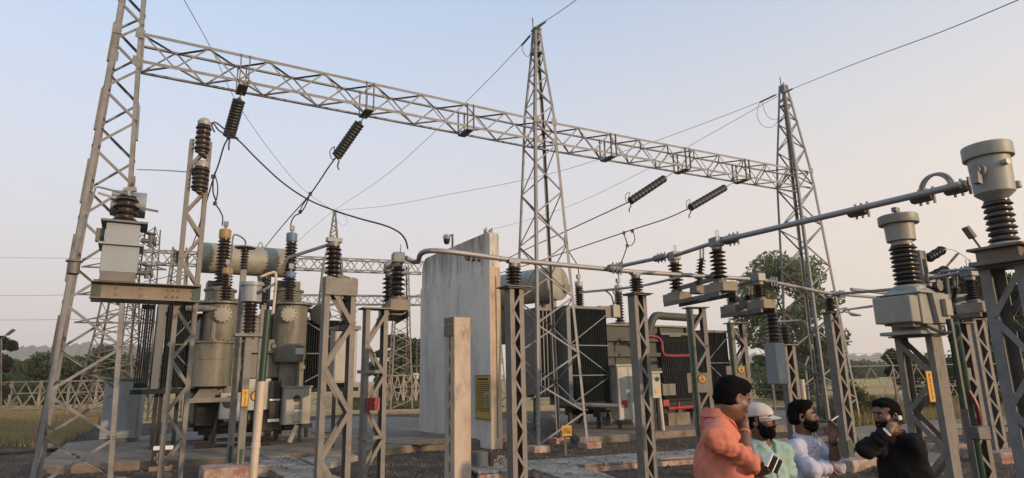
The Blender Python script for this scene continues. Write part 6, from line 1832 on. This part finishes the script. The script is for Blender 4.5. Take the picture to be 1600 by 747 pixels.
# ================================================================== PEOPLE
class Sdf:
    """a solid grown from smoothly joined primitives on a grid, read out as one closed surface"""
    def __init__(s, lo, hi, res):
        s.lo, s.res = np.array(lo, np.float32), res
        s.n = np.ceil((np.array(hi) - np.array(lo)) / res).astype(int) + 1
        s.f = np.full(s.n, 0.3, np.float32)
        s.ax = [s.lo[i] + res * np.arange(s.n[i], dtype=np.float32) for i in range(3)]
    def _sub(s, lo, hi):
        a = np.clip(np.floor((np.array(lo) - s.lo) / s.res).astype(int), 0, s.n - 1)
        b = np.clip(np.ceil((np.array(hi) - s.lo) / s.res).astype(int) + 1, 1, s.n)
        if (b <= a).any():
            return None, None
        sl = tuple(slice(a[i], b[i]) for i in range(3))
        return sl, np.meshgrid(*[s.ax[i][sl[i]] for i in range(3)], indexing='ij')
    def _join(s, sl, d, k, op):
        f = s.f[sl]
        if op == 'cut':
            h = np.clip(0.5 - 0.5 * (f + d) / k, 0, 1)
            s.f[sl] = f * (1 - h) - d * h + k * h * (1 - h)
        else:
            h = np.clip(0.5 + 0.5 * (d - f) / k, 0, 1)
            s.f[sl] = d * (1 - h) + f * h - k * h * (1 - h)
    def cap(s, a, b, ra, rb=None, k=.02, op='add', fold=0.0, nf=4, ph=0.0):
        a, b = np.array(a, np.float32), np.array(b, np.float32)
        rb = ra if rb is None else rb
        m = max(ra, rb) + .07
        sl, g = s._sub(np.minimum(a, b) - m, np.maximum(a, b) + m)
        if sl is None:
            return s
        d = b - a
        p = [g[i] - a[i] for i in range(3)]
        t = np.clip((p[0] * d[0] + p[1] * d[1] + p[2] * d[2]) / max(1e-9, float(d @ d)), 0, 1)
        q = np.sqrt(sum((p[i] - t * d[i]) ** 2 for i in range(3)))
        rr = ra + (rb - ra) * t
        if fold:                      # creases that run aslant round a sleeve
            w = np.array((d[1], -d[0], .3 * d[2] + .1))
            w = w / np.linalg.norm(w) * 26
            y = t * nf * 6.283 + p[0] * w[0] + p[1] * w[1] + p[2] * w[2] + ph
            rr = rr + fold * (np.sin(y) + .5 * np.sin(1.7 * y + 2.1 + t * 3)) * np.sqrt(np.clip(t * 4, 0, 1)).astype(np.float32)
        s._join(sl, q - rr, k, op)
        return s
    def ell(s, c, r, B=None, k=.02, op='add'):
        c, r = np.array(c, np.float32), np.array(r, np.float32)
        m = r.max() + .07
        sl, g = s._sub(c - m, c + m)
        if sl is None:
            return s
        p = [g[i] - c[i] for i in range(3)]
        if B is not None:
            p = [sum(float(B[j][i]) * p[i] for i in range(3)) for j in range(3)]
        k0 = np.sqrt(sum((p[i] / r[i]) ** 2 for i in range(3)))
        k1 = np.sqrt(sum((p[i] / r[i] ** 2) ** 2 for i in range(3))) + 1e-6
        s._join(sl, k0 * (k0 - 1) / k1, k, op)
        return s
    def keep(s, pt, nrm):             # cut everything on the side the normal points to
        g = np.meshgrid(*s.ax, indexing='ij')
        d = sum((g[i] - pt[i]) * nrm[i] for i in range(3))
        s.f = np.maximum(s.f, d.astype(np.float32))
        return s
    def ripple(s, amp, freq, seed, squash=(1, 1, 1)):
        g = np.meshgrid(*s.ax, indexing='ij')
        r = np.random.default_rng(seed)
        o = np.zeros(s.n, np.float32)
        for k in range(7):
            w = r.normal(size=3) * np.array(squash)
            w = w / np.linalg.norm(w) * freq * r.uniform(.6, 1.8)
            o += np.sin(g[0] * w[0] + g[1] * w[1] + g[2] * w[2] + r.uniform(0, 6.28)).astype(np.float32)
        s.f = s.f + amp * o / 2.6
        return s
    def mesh(s, name, m):
        f = s.f
        f[0], f[-1], f[:, 0], f[:, -1], f[:, :, 0], f[:, :, -1] = .1, .1, .1, .1, .1, .1
        ins = f < 0
        nx, ny, nz = np.array(f.shape) - 1
        cnt = np.zeros((nx, ny, nz), np.int8)
        for dx in (0, 1):
            for dy in (0, 1):
                for dz in (0, 1):
                    cnt += ins[dx:dx + nx, dy:dy + ny, dz:dz + nz]
        act = (cnt > 0) & (cnt < 8)
        idx = np.full(act.shape, -1, np.int64)
        I, J, K = np.nonzero(act)
        idx[I, J, K] = np.arange(len(I))
        acc, num = np.zeros((len(I), 3)), np.zeros(len(I))
        co = [(0, 0, 0), (1, 0, 0), (0, 1, 0), (1, 1, 0), (0, 0, 1), (1, 0, 1), (0, 1, 1), (1, 1, 1)]
        for a, b in ((0, 1), (2, 3), (4, 5), (6, 7), (0, 2), (1, 3), (4, 6), (5, 7), (0, 4), (1, 5), (2, 6), (3, 7)):
            A, Bc = np.array(co[a]), np.array(co[b])
            fa = f[I + A[0], J + A[1], K + A[2]]
            fb = f[I + Bc[0], J + Bc[1], K + Bc[2]]
            x = (fa < 0) != (fb < 0)
            t = np.where(x, fa / np.where(x, fa - fb, 1), 0)
            acc[x] += (A + (Bc - A) * t[:, None])[x]
            num += x
        v = (np.stack([I, J, K], 1) + acc / num[:, None]) * s.res + s.lo
        quads = []
        for ax in range(3):
            u, w = (ax + 1) % 3, (ax + 2) % 3
            sa = [slice(None)] * 3
            sb = [slice(None)] * 3
            sa[ax], sb[ax] = slice(0, -1), slice(1, None)
            x = ins[tuple(sa)] != ins[tuple(sb)]
            P_ = np.argwhere(x)
            P_ = P_[(P_[:, u] > 0) & (P_[:, w] > 0)]
            flip = ins[tuple(P_.T)]
            c = []
            for du, dw in ((0, 0), (1, 0), (1, 1), (0, 1)):
                q = P_.copy()
                q[:, u] -= du
                q[:, w] -= dw
                ok = np.minimum(q, np.array(idx.shape) - 1)
                c.append(idx[tuple(ok.T)])
            c = np.stack(c, 1)
            c[~flip] = c[~flip][:, ::-1]
            quads.append(c[(c >= 0).all(1)])
        fq = np.concatenate(quads)
        me = bpy.data.meshes.new(name)
        me.vertices.add(len(v))
        me.vertices.foreach_set('co', v.astype(np.float32).ravel())
        me.loops.add(fq.size)
        me.loops.foreach_set('vertex_index', fq.astype(np.int32).ravel())
        me.polygons.add(len(fq))
        me.polygons.foreach_set('loop_start', np.arange(0, fq.size, 4, dtype=np.int32))
        me.polygons.foreach_set('use_smooth', [True] * len(fq))
        me.update(calc_edges=True)
        me.materials.append(M[m])
        return me

from mathutils.bvhtree import BVHTree
def fuzz(me, n, ln, seed, flow):
    """short strands rooted on a hair mesh"""
    g = np.random.default_rng(seed)
    nv = len(me.vertices)
    co, no = np.empty(nv * 3), np.empty(nv * 3)
    me.vertices.foreach_get('co', co)
    me.vertices.foreach_get('normal', no)
    co, no = co.reshape(-1, 3), no.reshape(-1, 3)
    k = g.integers(0, nv, n)
    p, q = co[k], no[k]
    d = q * .55 + np.array(flow) * .7 + g.normal(0, .35, (n, 3))
    d /= np.linalg.norm(d, axis=1)[:, None]
    w = np.cross(d, g.normal(size=(n, 3)))
    w /= np.linalg.norm(w, axis=1)[:, None]
    l_ = ln * g.uniform(.5, 1.3, (n, 1))
    p = p - q * .002
    v = np.stack([p - w * .0016, p + w * .0016, p + d * l_], 1).reshape(-1, 3)
    bm = bmesh.new()
    bm.from_mesh(me)
    bv = [bm.verts.new(c) for c in v]
    for i in range(n):
        bm.faces.new(bv[3 * i:3 * i + 3])
    bm.to_mesh(me)
    bm.free()
    return me
def unit(v):
    return np.array(v, float) / np.linalg.norm(v)
def arr(p):
    return np.array(p, float)
def person(label, head, face, bodyf, SR, SL, ER, EL, WR, WL, HR, HL, neck, skin, shirt, hem, sleeves, hair=1.0, beard=True, cap=False, girth=1.0, seed=0, curlR=1.0, curlL=1.0, collar=True, tilt=(0, 0, 1), hs=1.0):
    """joints are world points; HR/HL: where the middle finger tips lie; sleeves: how far each sleeve reaches (0..2: shoulder, elbow, wrist)"""
    root = thing('person', label, 'person', (neck[0], neck[1], 0), 0)
    off = arr((neck[0], neck[1], 0))
    L = lambda p: arr(p) - off
    head, SR, SL, ER, EL, WR, WL, HR, HL, neck = map(L, (head, SR, SL, ER, EL, WR, WL, HR, HL, neck))
    SR = SR - np.array((0, 0, .05))
    SL = SL - np.array((0, 0, .05))
    f = unit(face)
    r = unit(np.cross(f, tilt))
    u = np.cross(r, f)
    B = (r, f, u)
    H = lambda x, y, z: head + (r * x + f * y + u * z) * hs
    bf = unit((bodyf[0], bodyf[1], 0))
    br = np.array((bf[1], -bf[0], 0))
    bu = np.array((0, 0, 1.0))
    BB = (br, bf, bu)
    mid = (SR + SL) / 2
    shz = mid[2]
    hip = np.array((mid[0], mid[1], shz * .615)) - bf * .03
    chest = mid - bu * .17 + bf * .005
    belly = mid * .5 + hip * .5 - bu * .02 + bf * .03
    allp = np.array([head, SR, SL, ER, EL, WR, WL, HR, HL, hip])
    lo, hi = allp.min(0) - .22, allp.max(0) + .22
    lo[2] = -.02
    # ---- the body: one surface from crown to feet
    S = Sdf(lo, hi, .0062)
    S.ell(chest, (.140 * girth, .085 * girth, .19), BB, .05).ell(belly, (.130 * girth, .092 * girth, .19), BB, .06).ell(hip, (.145, .10, .12), BB, .06)
    S.cap(SR, SL, .044, .044, .05)
    S.cap(neck - bu * .05, H(0, -.018, -.06), .062, .054, .03)
    for Sh, E_, W_, sl_ in ((SR, ER, WR, sleeves[0]), (SL, EL, WL, sleeves[1])):
        fr = .028 if sl_ > 1.5 else .040
        S.cap(Sh, E_, .042, min(fr, .033), .03).cap(E_, E_ + (W_ - E_) * .3, min(fr, .033), fr, .015).cap(E_ + (W_ - E_) * .3, W_, fr, .027, .02)
    for sgn in (-1, 1):
        hp = hip + br * sgn * .09 - bu * .05
        kn, an = hp * 1.0, hp * 1.0
        kn[2], an[2] = hip[2] * .52, .09
        an = an + br * sgn * .03 - bf * .02
        S.cap(hp, kn, .085, .055, .03).cap(kn, an, .055, .035, .02)
    # head
    S.ell(H(0, -.008, .035), (.076 * hs, .096 * hs, .088 * hs), B, .02).ell(H(0, .022, -.04), (.060 * hs, .070 * hs, .078 * hs), B, .03)
    S.ell(H(0, .066, -.092), (.025, .020, .018), B, .02)
    S.cap(H(-.034, .076, .028), H(.034, .076, .028), .013, .013, .015)
    for q in (-1, 1):
        S.ell(H(q * .042, .058, -.022), (.024, .026, .024), B, .02)
        S.ell(H(q * .031, .098, .006), (.015, .013, .010), B, .010, 'cut')
        S.ell(H(q * .077, -.012, -.012), (.011, .021, .033), B, .006)
        S.ell(H(q * .083, -.006, -.012), (.006, .011, .019), B, .005, 'cut')
        S.ell(H(q * .012, .098, -.034), (.009, .010, .008), B, .006)
    S.cap(H(0, .090, .014), H(0, .113, -.028), .008, .013, .010)
    S.cap(H(-.020, .088, -.058), H(.020, .088, -.058), .008, .008, .006).cap(H(-.017, .087, -.069), H(.017, .087, -.069), .009, .009, .006)
    # hands: palm, four unequal bent fingers, thumb from the side of the palm
    def hand(W_, E_, T_, side, curl):
        d = unit(T_ - W_)
        fore = unit(W_ - E_)
        n_ = np.cross(d, fore)
        n_ = unit(n_) if np.linalg.norm(n_) > .2 else unit(np.cross(d, bf + np.array((.1, .2, .3))))
        a_ = np.cross(n_, d)
        pal = W_ + d * .055
        lat = n_ * side
        S.ell(W_ + d * .048, (.040, .052, .017), (n_, d, a_), .012)
        S.cap(W_, W_ + d * .03, .026, .028, .012)
        for i, (o, ln) in enumerate(((.031, .070), (.011, .080), (-.010, .074), (-.030, .056))):
            b0 = W_ + d * (.088 - .004 * abs(i - 1)) + lat * o
            c1 = .35 * curl + .07 * i
            c2 = 1.25 * curl + .1 * i
            d1 = unit(d * math.cos(c1) + a_ * math.sin(c1) + lat * o * 2)
            d2 = unit(d * math.cos(c2) + a_ * math.sin(c2))
            b1 = b0 + d1 * ln * .5
            b2 = b1 + d2 * ln * .42
            S.cap(b0 - d * .012, b1, .0100, .0090, .004).cap(b1, b2, .0090, .0075, .003)
        t0 = W_ + d * .028 + lat * .030
        t1 = t0 + unit(d * .6 + lat * .75 + a_ * .3) * .036
        t2 = t1 + unit(d * .9 + lat * .1 + a_ * .5) * .030
        S.cap(t0, t1, .0130, .0110, .008).cap(t1, t2, .0105, .0085, .004)
        return d, a_, n_
    hand(WR, ER, HR, 1, curlR)
    hand(WL, EL, HL, -1, curlL)
    part(S.mesh('body', skin), 'body', None, root)
    # ---- shirt
    S = Sdf(lo, hi, .009)
    gi = .010
    S.ell(chest, (.165 * girth + gi, .105 * girth + gi, .21 + gi), BB, .05).ell(belly, (.162 * girth + gi, .120 * girth + gi, .21), BB, .07).ell(hip, (.170 + gi + .01, .120 + gi + .01, .20), BB, .07)
    S.cap(SR, SL, .055 + gi, .055 + gi, .05)
    S.cap(neck - bu * .09, neck - bu * .02, .095, .075, .05)
    for q_ in (SR, SL):
        S.cap(neck - bu * .04, q_ + bu * .02, .07, .06, .04)
    for Sh, E_, W_, sl in ((SR, ER, WR, sleeves[0]), (SL, EL, WL, sleeves[1])):
        e_ = Sh + (E_ - Sh) * min(1, sl)
        lo_ = .063 if sl >= 1 else .075
        S.cap(Sh, e_, .052 + gi + .004, lo_, .014, fold=.0045, nf=2.6, ph=seed)
        if sl > 1:
            S.cap(E_, E_ + (W_ - E_) * (sl - 1), .062, .046 if sl > 1.6 else .058, .010, fold=.0045, nf=3.2, ph=seed + 1)
    S.ripple(.0075, 24, seed + 1, (1, 1, .8)).ripple(.0065, 46, seed + 2, (.8, .8, 1)).ripple(.0022, 110, seed + 3)
    S.keep((0, 0, hem), (0, 0, -1))
    S.cap(neck + bu * .03 + bf * .004, neck + bu * .16 + bf * .03, .066, .085, .008, 'cut').cap(neck + bf * .085 - bu * .01, neck + bf * .10 - bu * .09, .034, .006, .008, 'cut')
    sm = S.mesh('shirt', shirt)
    part(sm, 'shirt', None, root)
    bvh = BVHTree.FromPolygons([v.co[:] for v in sm.vertices], [p.vertices[:] for p in sm.polygons])
    def front(x, z):              # the shirt's front at x to the right, height z
        o = np.array((mid[0], mid[1], z)) + br * x + bf * .6
        h = bvh.ray_cast(Vector(o), Vector(-bf), 1.0)
        return (np.array(h[0]), np.array(h[1])) if h[0] is not None else (None, None)
    if collar:
        c0 = neck + bu * .012
        b = MB()
        n = 22
        rg = []
        for i in range(n + 1):
            an = math.radians(-62 + 304 * i / n) + math.pi / 2 + math.radians(-62) * 0
            an = math.radians(118 + 304 * i / n)
            # gap lies in front
            dr = br * math.cos(an + math.pi / 2 - math.radians(0)) * 0
            ph = math.radians(28 + 304 * i / n)
            dr = bf * math.cos(ph) + br * math.sin(ph)
            fr = max(0, math.cos(ph))
            rg.append((c0 + dr * .064 + bu * (.030 - .045 * fr), c0 + dr * .072 + bu * (.034 - .045 * fr), c0 + dr * (.092 + .02 * fr) + bu * (-.012 - .085 * fr), c0 + dr * (.084 + .02 * fr) + bu * (-.016 - .085 * fr)))
        vv = [p for ring in rg for p in ring]
        ff = [(i * 4 + k, i * 4 + (k + 1) % 4, (i + 1) * 4 + (k + 1) % 4, (i + 1) * 4 + k) for i in range(n) for k in range(4)] + [(0, 1, 2, 3), (n * 4 + 3, n * 4 + 2, n * 4 + 1, n * 4)]
        b.add(vv, ff)
        part(b, 'collar', shirt, root, True)
        pl = [front(0, shz - .075 - .03 * k)[0] for k in range(16)]
        pl = [p for p in pl if p is not None]
        vv, ff = [], []
        for p in pl:
            vv += [p - br * .016 - bf * .004, p - br * .016 + bf * .003, p + br * .016 + bf * .003, p + br * .016 - bf * .004]
        for k in range(len(pl) - 1):
            ff += [(k * 4 + q, k * 4 + q + 1, k * 4 + q + 5, k * 4 + q + 4) for q in range(3)]
        part(MB().add(vv, ff), 'placket', shirt, root)
        for p in pl[1::4]:
            part(MB().cyl(p + bf * .001, p + bf * .006, .0055, n=8), 'button', 'phone' if shirt == 'black_cloth' else 'wcap', root)
        if cap:                       # breast pocket
            g_ = [[front(-.085 + .10 * (a / 5 - .5), shz - .20 - .11 * b_ / 5) for a in range(6)] for b_ in range(6)]
            if all(q[0] is not None for row in g_ for q in row):
                vv = [q[0] + bf * .004 for row in g_ for q in row] + [q[0] - bf * .006 for row in g_ for q in row]
                ff = [(r_ * 6 + c_, r_ * 6 + c_ + 1, r_ * 6 + c_ + 7, r_ * 6 + c_ + 6) for r_ in range(5) for c_ in range(5)]
                ed = list(range(6)) + [11, 17, 23, 29, 35] + list(range(34, 29, -1)) + [24, 18, 12, 6]
                ff += [(ed[k], ed[(k + 1) % 20], 36 + ed[(k + 1) % 20], 36 + ed[k]) for k in range(20)]
                part(MB().add(vv, ff), 'pocket', shirt, root)
    # ---- trousers and shoes
    S = Sdf(np.array((lo[0], lo[1], 0)), np.array((hi[0], hi[1], hip[2] + .2)), .012)
    S.ell(hip, (.178, .128, .14), BB, .06)
    for sgn in (-1, 1):
        hp = hip + br * sgn * .09 - bu * .05
        kn, an = hp * 1.0, hp * 1.0
        kn[2], an[2] = hip[2] * .52, .08
        an = an + br * sgn * .03 - bf * .02
        S.cap(hp, kn, .10, .075, .03).cap(kn, an, .075, .062, .02)
    part(S.mesh('trousers', 'trouser'), 'trousers', None, root)
    for sgn in (-1, 1):
        S = Sdf(hip * (1, 1, 0) + br * sgn * .12 - np.array((.22, .22, .01)), hip * (1, 1, 0) + br * sgn * .12 + np.array((.22, .22, .16)), .012)
        a_ = hip * (1, 1, 0) + br * sgn * .12
        S.cap(a_ - bf * .06 + bu * .05, a_ + bf * .12 + bu * .035, .045, .038, .02).cap(a_ - bf * .03 + bu * .06, a_ - bf * .02 + bu * .11, .045, .045, .02)
        S.keep((0, 0, .004), (0, 0, -1))
        part(S.mesh('shoe', 'black_cloth'), 'shoe', None, root)
    # ---- hair, beard, eyes
    hl, hh = head - .17, head + .17
    if not cap:
        S = Sdf(hl, hh, .0055)
        S.ell(H(0, -.016, .042), (.080 * hs, .0955 * hs, (.085 + .010 * hair) * hs), B, .02)
        S.ell(H(0, .035, .085 + .010 * hair), (.062, .060, .030 + .008 * hair), B, .03)
        S.ell(H(0, -.045, -.005), (.074, .066, .080), B, .03)
        S.ripple(.0018, 190, seed + 5).ripple(.003, 60, seed + 6)
        S.keep(H(0, .060, .052), unit(f * .80 - u * .60))
        S.keep(H(0, -.05, -.070), -u)
        part(fuzz(S.mesh('hair', 'hair'), 2200, .008, seed, -f * .5 + u * .1), 'hair', None, root)
    else:
        S = Sdf(hl, hh, .0055)
        S.ell(H(0, -.010, .040), (.086, .105, .082), B, .02)
        S.ripple(.0015, 60, seed)
        S.keep(H(0, 0, .030), unit(-u + f * .10))
        S.cap(H(0, -.01, .120), H(0, -.01, .124), .008, .008, .004)
        cp = part(S.mesh('cap', 'cap_cloth'), 'cap', None, root)
        vv, ff, nu, nv = [], [], 14, 6
        for dz in (0, -.004):
            for i in range(nu + 1):
                an = math.radians(-72 + 144 * i / nu)
                for j in range(nv + 1):
                    t_ = j / nv
                    ex = .072 * math.cos(an * 1.25) ** .7 if abs(an * 1.25) < 1.57 else 0
                    x_ = .084 * math.sin(an) * (1 - .10 * t_)
                    vv.append(H(x_, .098 * math.cos(an) - .010 + ex * t_, .036 + dz - .020 * t_ - 2.2 * x_ * x_ * (.6 + t_)))
        o_ = (nu + 1) * (nv + 1)
        for i in range(nu):
            for j in range(nv):
                a_ = i * (nv + 1) + j
                ff += [(a_, a_ + nv + 1, a_ + nv + 2, a_ + 1), (o_ + a_, o_ + a_ + 1, o_ + a_ + nv + 2, o_ + a_ + nv + 1)]
            a_ = i * (nv + 1) + nv
            ff.append((a_, a_ + nv + 1, o_ + a_ + nv + 1, o_ + a_))
        part(MB().add(vv, ff), 'brim', 'cap_cloth', cp)
        S = Sdf(hl, hh, .006)
        S.ell(H(0, -.03, .005), (.080, .080, .075), B, .02)
        S.ripple(.003, 150, seed)
        S.keep(H(0, .0, .028), u)
        S.keep(H(0, -.012, 0), unit(f * .9 - u * .3))
        S.keep(H(0, 0, -.065), -u)
        part(fuzz(S.mesh('hair', 'hair'), 2200, .008, seed, -f * .5 + u * .1), 'hair', None, root)
        part(MB().tube([H(.079 * math.sin(t_) * 1.14, .104 * math.cos(t_) * 1.03 - .010, .036) for t_ in [i * .2617994 for i in range(25)]], .003, 5), 'cap_seam', 'cap_cloth', root)
    if beard:
        S = Sdf(hl, hh, .005)
        S.ell(H(0, .022, -.046), (.0645, .073, .078), B, .02)
        S.ell(H(0, .070, -.100), (.036, .030, .032), B, .03)
        S.ripple(.0028, 190, seed + 8)
        S.keep(H(0, .06, -.036), unit(u * .86 + f * .30))
        S.keep(H(0, -.004, 0), -f)
        for q in (-1, 1):
            S.cap(H(q * .066, .006, .012), H(q * .062, .014, -.05), .011, .014, .012)
            S.cap(H(0, .104, -.044), H(q * .030, .090, -.062), .0085, .009, .006)
        S.ell(H(0, .102, -.064), (.017, .012, .0085), B, .004, 'cut')
        part(fuzz(S.mesh('beard', 'hair'), 1500, .006, seed + 4, f * .2 - u * .6), 'beard', None, root)
    part(MB().cyl(H(-.016, .0945, -.064), H(.016, .0945, -.064), .005, n=8), 'lips', 'lip', root)
    for q in (-1, 1):
        c_ = H(q * .031, .0805, .006)
        e_ = part(MB().lathe([(.0100 * math.sin(t_), -.0100 * math.cos(t_)) for t_ in np.linspace(.02, 3.12, 9)], c_, f, 12), 'eye', 'eye', root)
        part(MB().cyl(c_ + f * .0080, c_ + f * .0106, .0058, .004, n=10), 'iris', 'phone', e_)
        part(MB().tube(spline([H(q * .014, .094, .026), H(q * .032, .093, .033), H(q * .050, .078, .024)], 4), .0042, 6), 'eyebrow', 'hair', root)
    return root, H, off
def band(root, name, c, d, r, w, m):
    d = Vector(d).normalized()
    return part(MB().lathe([(r, -w / 2), (r + .004, -w / 2 + .002), (r + .004, w / 2 - .002), (r, w / 2)], Vector(c) - d * 0, d, 18), name, m, root)
V3 = lambda px, py, y: P(px, py, y)

# the person in orange, seen from behind his right shoulder, head bowed, hand at the mouth
ro, Ho, of = person('person in orange shirt with bowed head, hand raised to the mouth, seen from the side', V3(1144, 622, 3.62), (.84, .26, -.42), (.93, .30),
    V3(1121, 673, 3.44), V3(1122, 670, 3.84), V3(1166, 722, 3.50), V3(1160, 725, 3.86), V3(1163, 671, 3.66), V3(1172, 735, 3.66), V3(1154, 643, 3.70), V3(1180, 722, 3.60),
    V3(1120, 650, 3.65), 'skin_brown', 'orange_cloth', .74, (1.10, 1.5), .9, False, False, 1.0, 3, 1.2, .5, tilt=(-.25, 0, 1), hs=.93)
w_ = np.array(V3(1163, 671, 3.66)) - of
e_ = np.array(V3(1166, 722, 3.50)) - of
band(ro, 'wrist_thread', w_ + (e_ - w_) * .12, w_ - e_, .030, .016, 'orange_cloth')
# the person with the cap
ro, Ho, of = person('bearded person in white cap and mint green shirt looking right', V3(1187, 656, 4.50), (.80, -.60, .02), (.42, -.91),
    V3(1160, 703, 4.50), V3(1221, 700, 4.55), V3(1150, 752, 4.36), V3(1236, 748, 4.55), V3(1178, 740, 4.16), V3(1222, 800, 4.40), V3(1202, 727, 4.08), V3(1215, 822, 4.34),
    V3(1190, 688, 4.56), 'skin_dark', 'mint_cloth', .80, (.75, .72), 1, True, True, 1.02, 11, 1.2, .6, hs=.91)
w_ = np.array(V3(1178, 740, 4.16)) - of
e_ = np.array(V3(1150, 752, 4.36)) - of
for k, m_ in ((.10, 'redpipe'), (.18, 'orangeplate'), (.25, 'blackboard')):
    band(ro, 'wrist_thread', w_ + (e_ - w_) * k, w_ - e_, .033, .014, m_)
part(MB().tube(spline([Ho(-.062, .082, .012), Ho(-.03, .112, .014), Ho(0, .118, .012), Ho(.03, .112, .014), Ho(.062, .082, .012), Ho(.08, 0, .01)], 4), .0018, 5), 'spectacle_frame', 'phone', ro)
c_ = V3(1208, 724, 4.06)
t = thing('folded_gadget', 'small black and white striped case held in the capped person\u2019s hand'.replace('\u2019', ''), 'case', c_, R(25))
b = MB().box(-.05, .05, -.018, .018, -.045, .045).mesh('case_body', 'phone', False, .008)
o_ = part(b, 'case_body', None, t)
o_.rotation_euler = (.2, .5, 0)
o_ = part(MB().box(-.052, -.042, -.020, .020, -.04, .047), 'white_stripe', 'white', t, False)
o_.rotation_euler = (.2, .5, 0)
o_ = part(MB().box(.0, .008, -.020, .020, -.047, .047), 'white_stripe', 'white', t, False)
o_.rotation_euler = (.2, .5, 0)
# the person in white with folded arm and raised hand
ro, Ho, of = person('bearded person in white shirt with one hand raised beside the laced column', V3(1254, 650, 5.08), (.92, -.38, .03), (.72, -.69),
    V3(1239, 697, 4.97), V3(1277, 694, 5.28), V3(1268, 734, 4.86), V3(1306, 728, 5.06), V3(1296, 730, 4.98), V3(1301, 687, 4.98), V3(1308, 729, 5.06), V3(1304, 656, 4.96),
    V3(1258, 682, 5.12), 'skin_dark', 'white_cloth', .80, (1.85, 1.12), .9, True, False, .90, 21, .4, .75, hs=.90)
w_ = np.array(V3(1301, 687, 4.98)) - of
e_ = np.array(V3(1306, 728, 5.06)) - of
band(ro, 'watch_strap', w_ + (e_ - w_) * .10, w_ - e_, .030, .024, 'phone')
single(MB().tube([V3(1299, 657, 4.93), V3(1310, 650, 4.93)], .0042, 7), 'cigarette', 'white', 'thin white stick between the fingers of the white shirted person', 'cigarette')
# the person in black, hand held behind the jaw
ro, Ho, of = person('person in black shirt turned to the left, hand held at the ear', V3(1385, 648, 4.88), (-.96, -.22, -.10), (-.72, -.69),
    V3(1385, 685, 5.00), V3(1427, 684, 4.82), V3(1353, 702, 4.80), V3(1440, 752, 4.80), V3(1389, 674, 4.72), V3(1440, 800, 4.60), V3(1402, 655, 4.74), V3(1434, 822, 4.52),
    V3(1398, 681, 4.94), 'skin_dark', 'black_cloth', .80, (1.9, 1.9), .4, True, False, .98, 31, 1.25, .6, hs=.92)
w_ = np.array(V3(1389, 674, 4.72)) - of
e_ = np.array(V3(1353, 702, 4.80)) - of
band(ro, 'shirt_cuff', w_ + (e_ - w_) * .06, w_ - e_, .034, .016, 'white')
single(MB().box(-.012, .012, -.008, .008, -.016, .016), 'white_earpiece', 'white', 'tiny white object pinched in the hand of the black shirted person', 'earpiece', loc=V3(1406, 653, 4.69), bevel=.003)
# ================================================================== AIR
hz = MB().box(-2550, 2550, -350, 2900, -1.2, 175)
o = part(hz, 'haze', None, None, False)
vm = bpy.data.materials.new('evening haze')
vm.use_nodes = True
n, l = vm.node_tree.nodes, vm.node_tree.links
n.clear()
ou = n.new('ShaderNodeOutputMaterial')
pv = n.new('ShaderNodeVolumePrincipled')
pv.inputs['Color'].default_value = (0.97, 0.94, 0.93, 1)
pv.inputs['Density'].default_value = 0.00045
pv.inputs['Anisotropy'].default_value = 0.3
l.new(pv.outputs[0], ou.inputs['Volume'])
o.data.materials.append(vm)
o['kind'] = 'stuff'
o['label'] = 'thin pale evening haze over the whole switchyard'
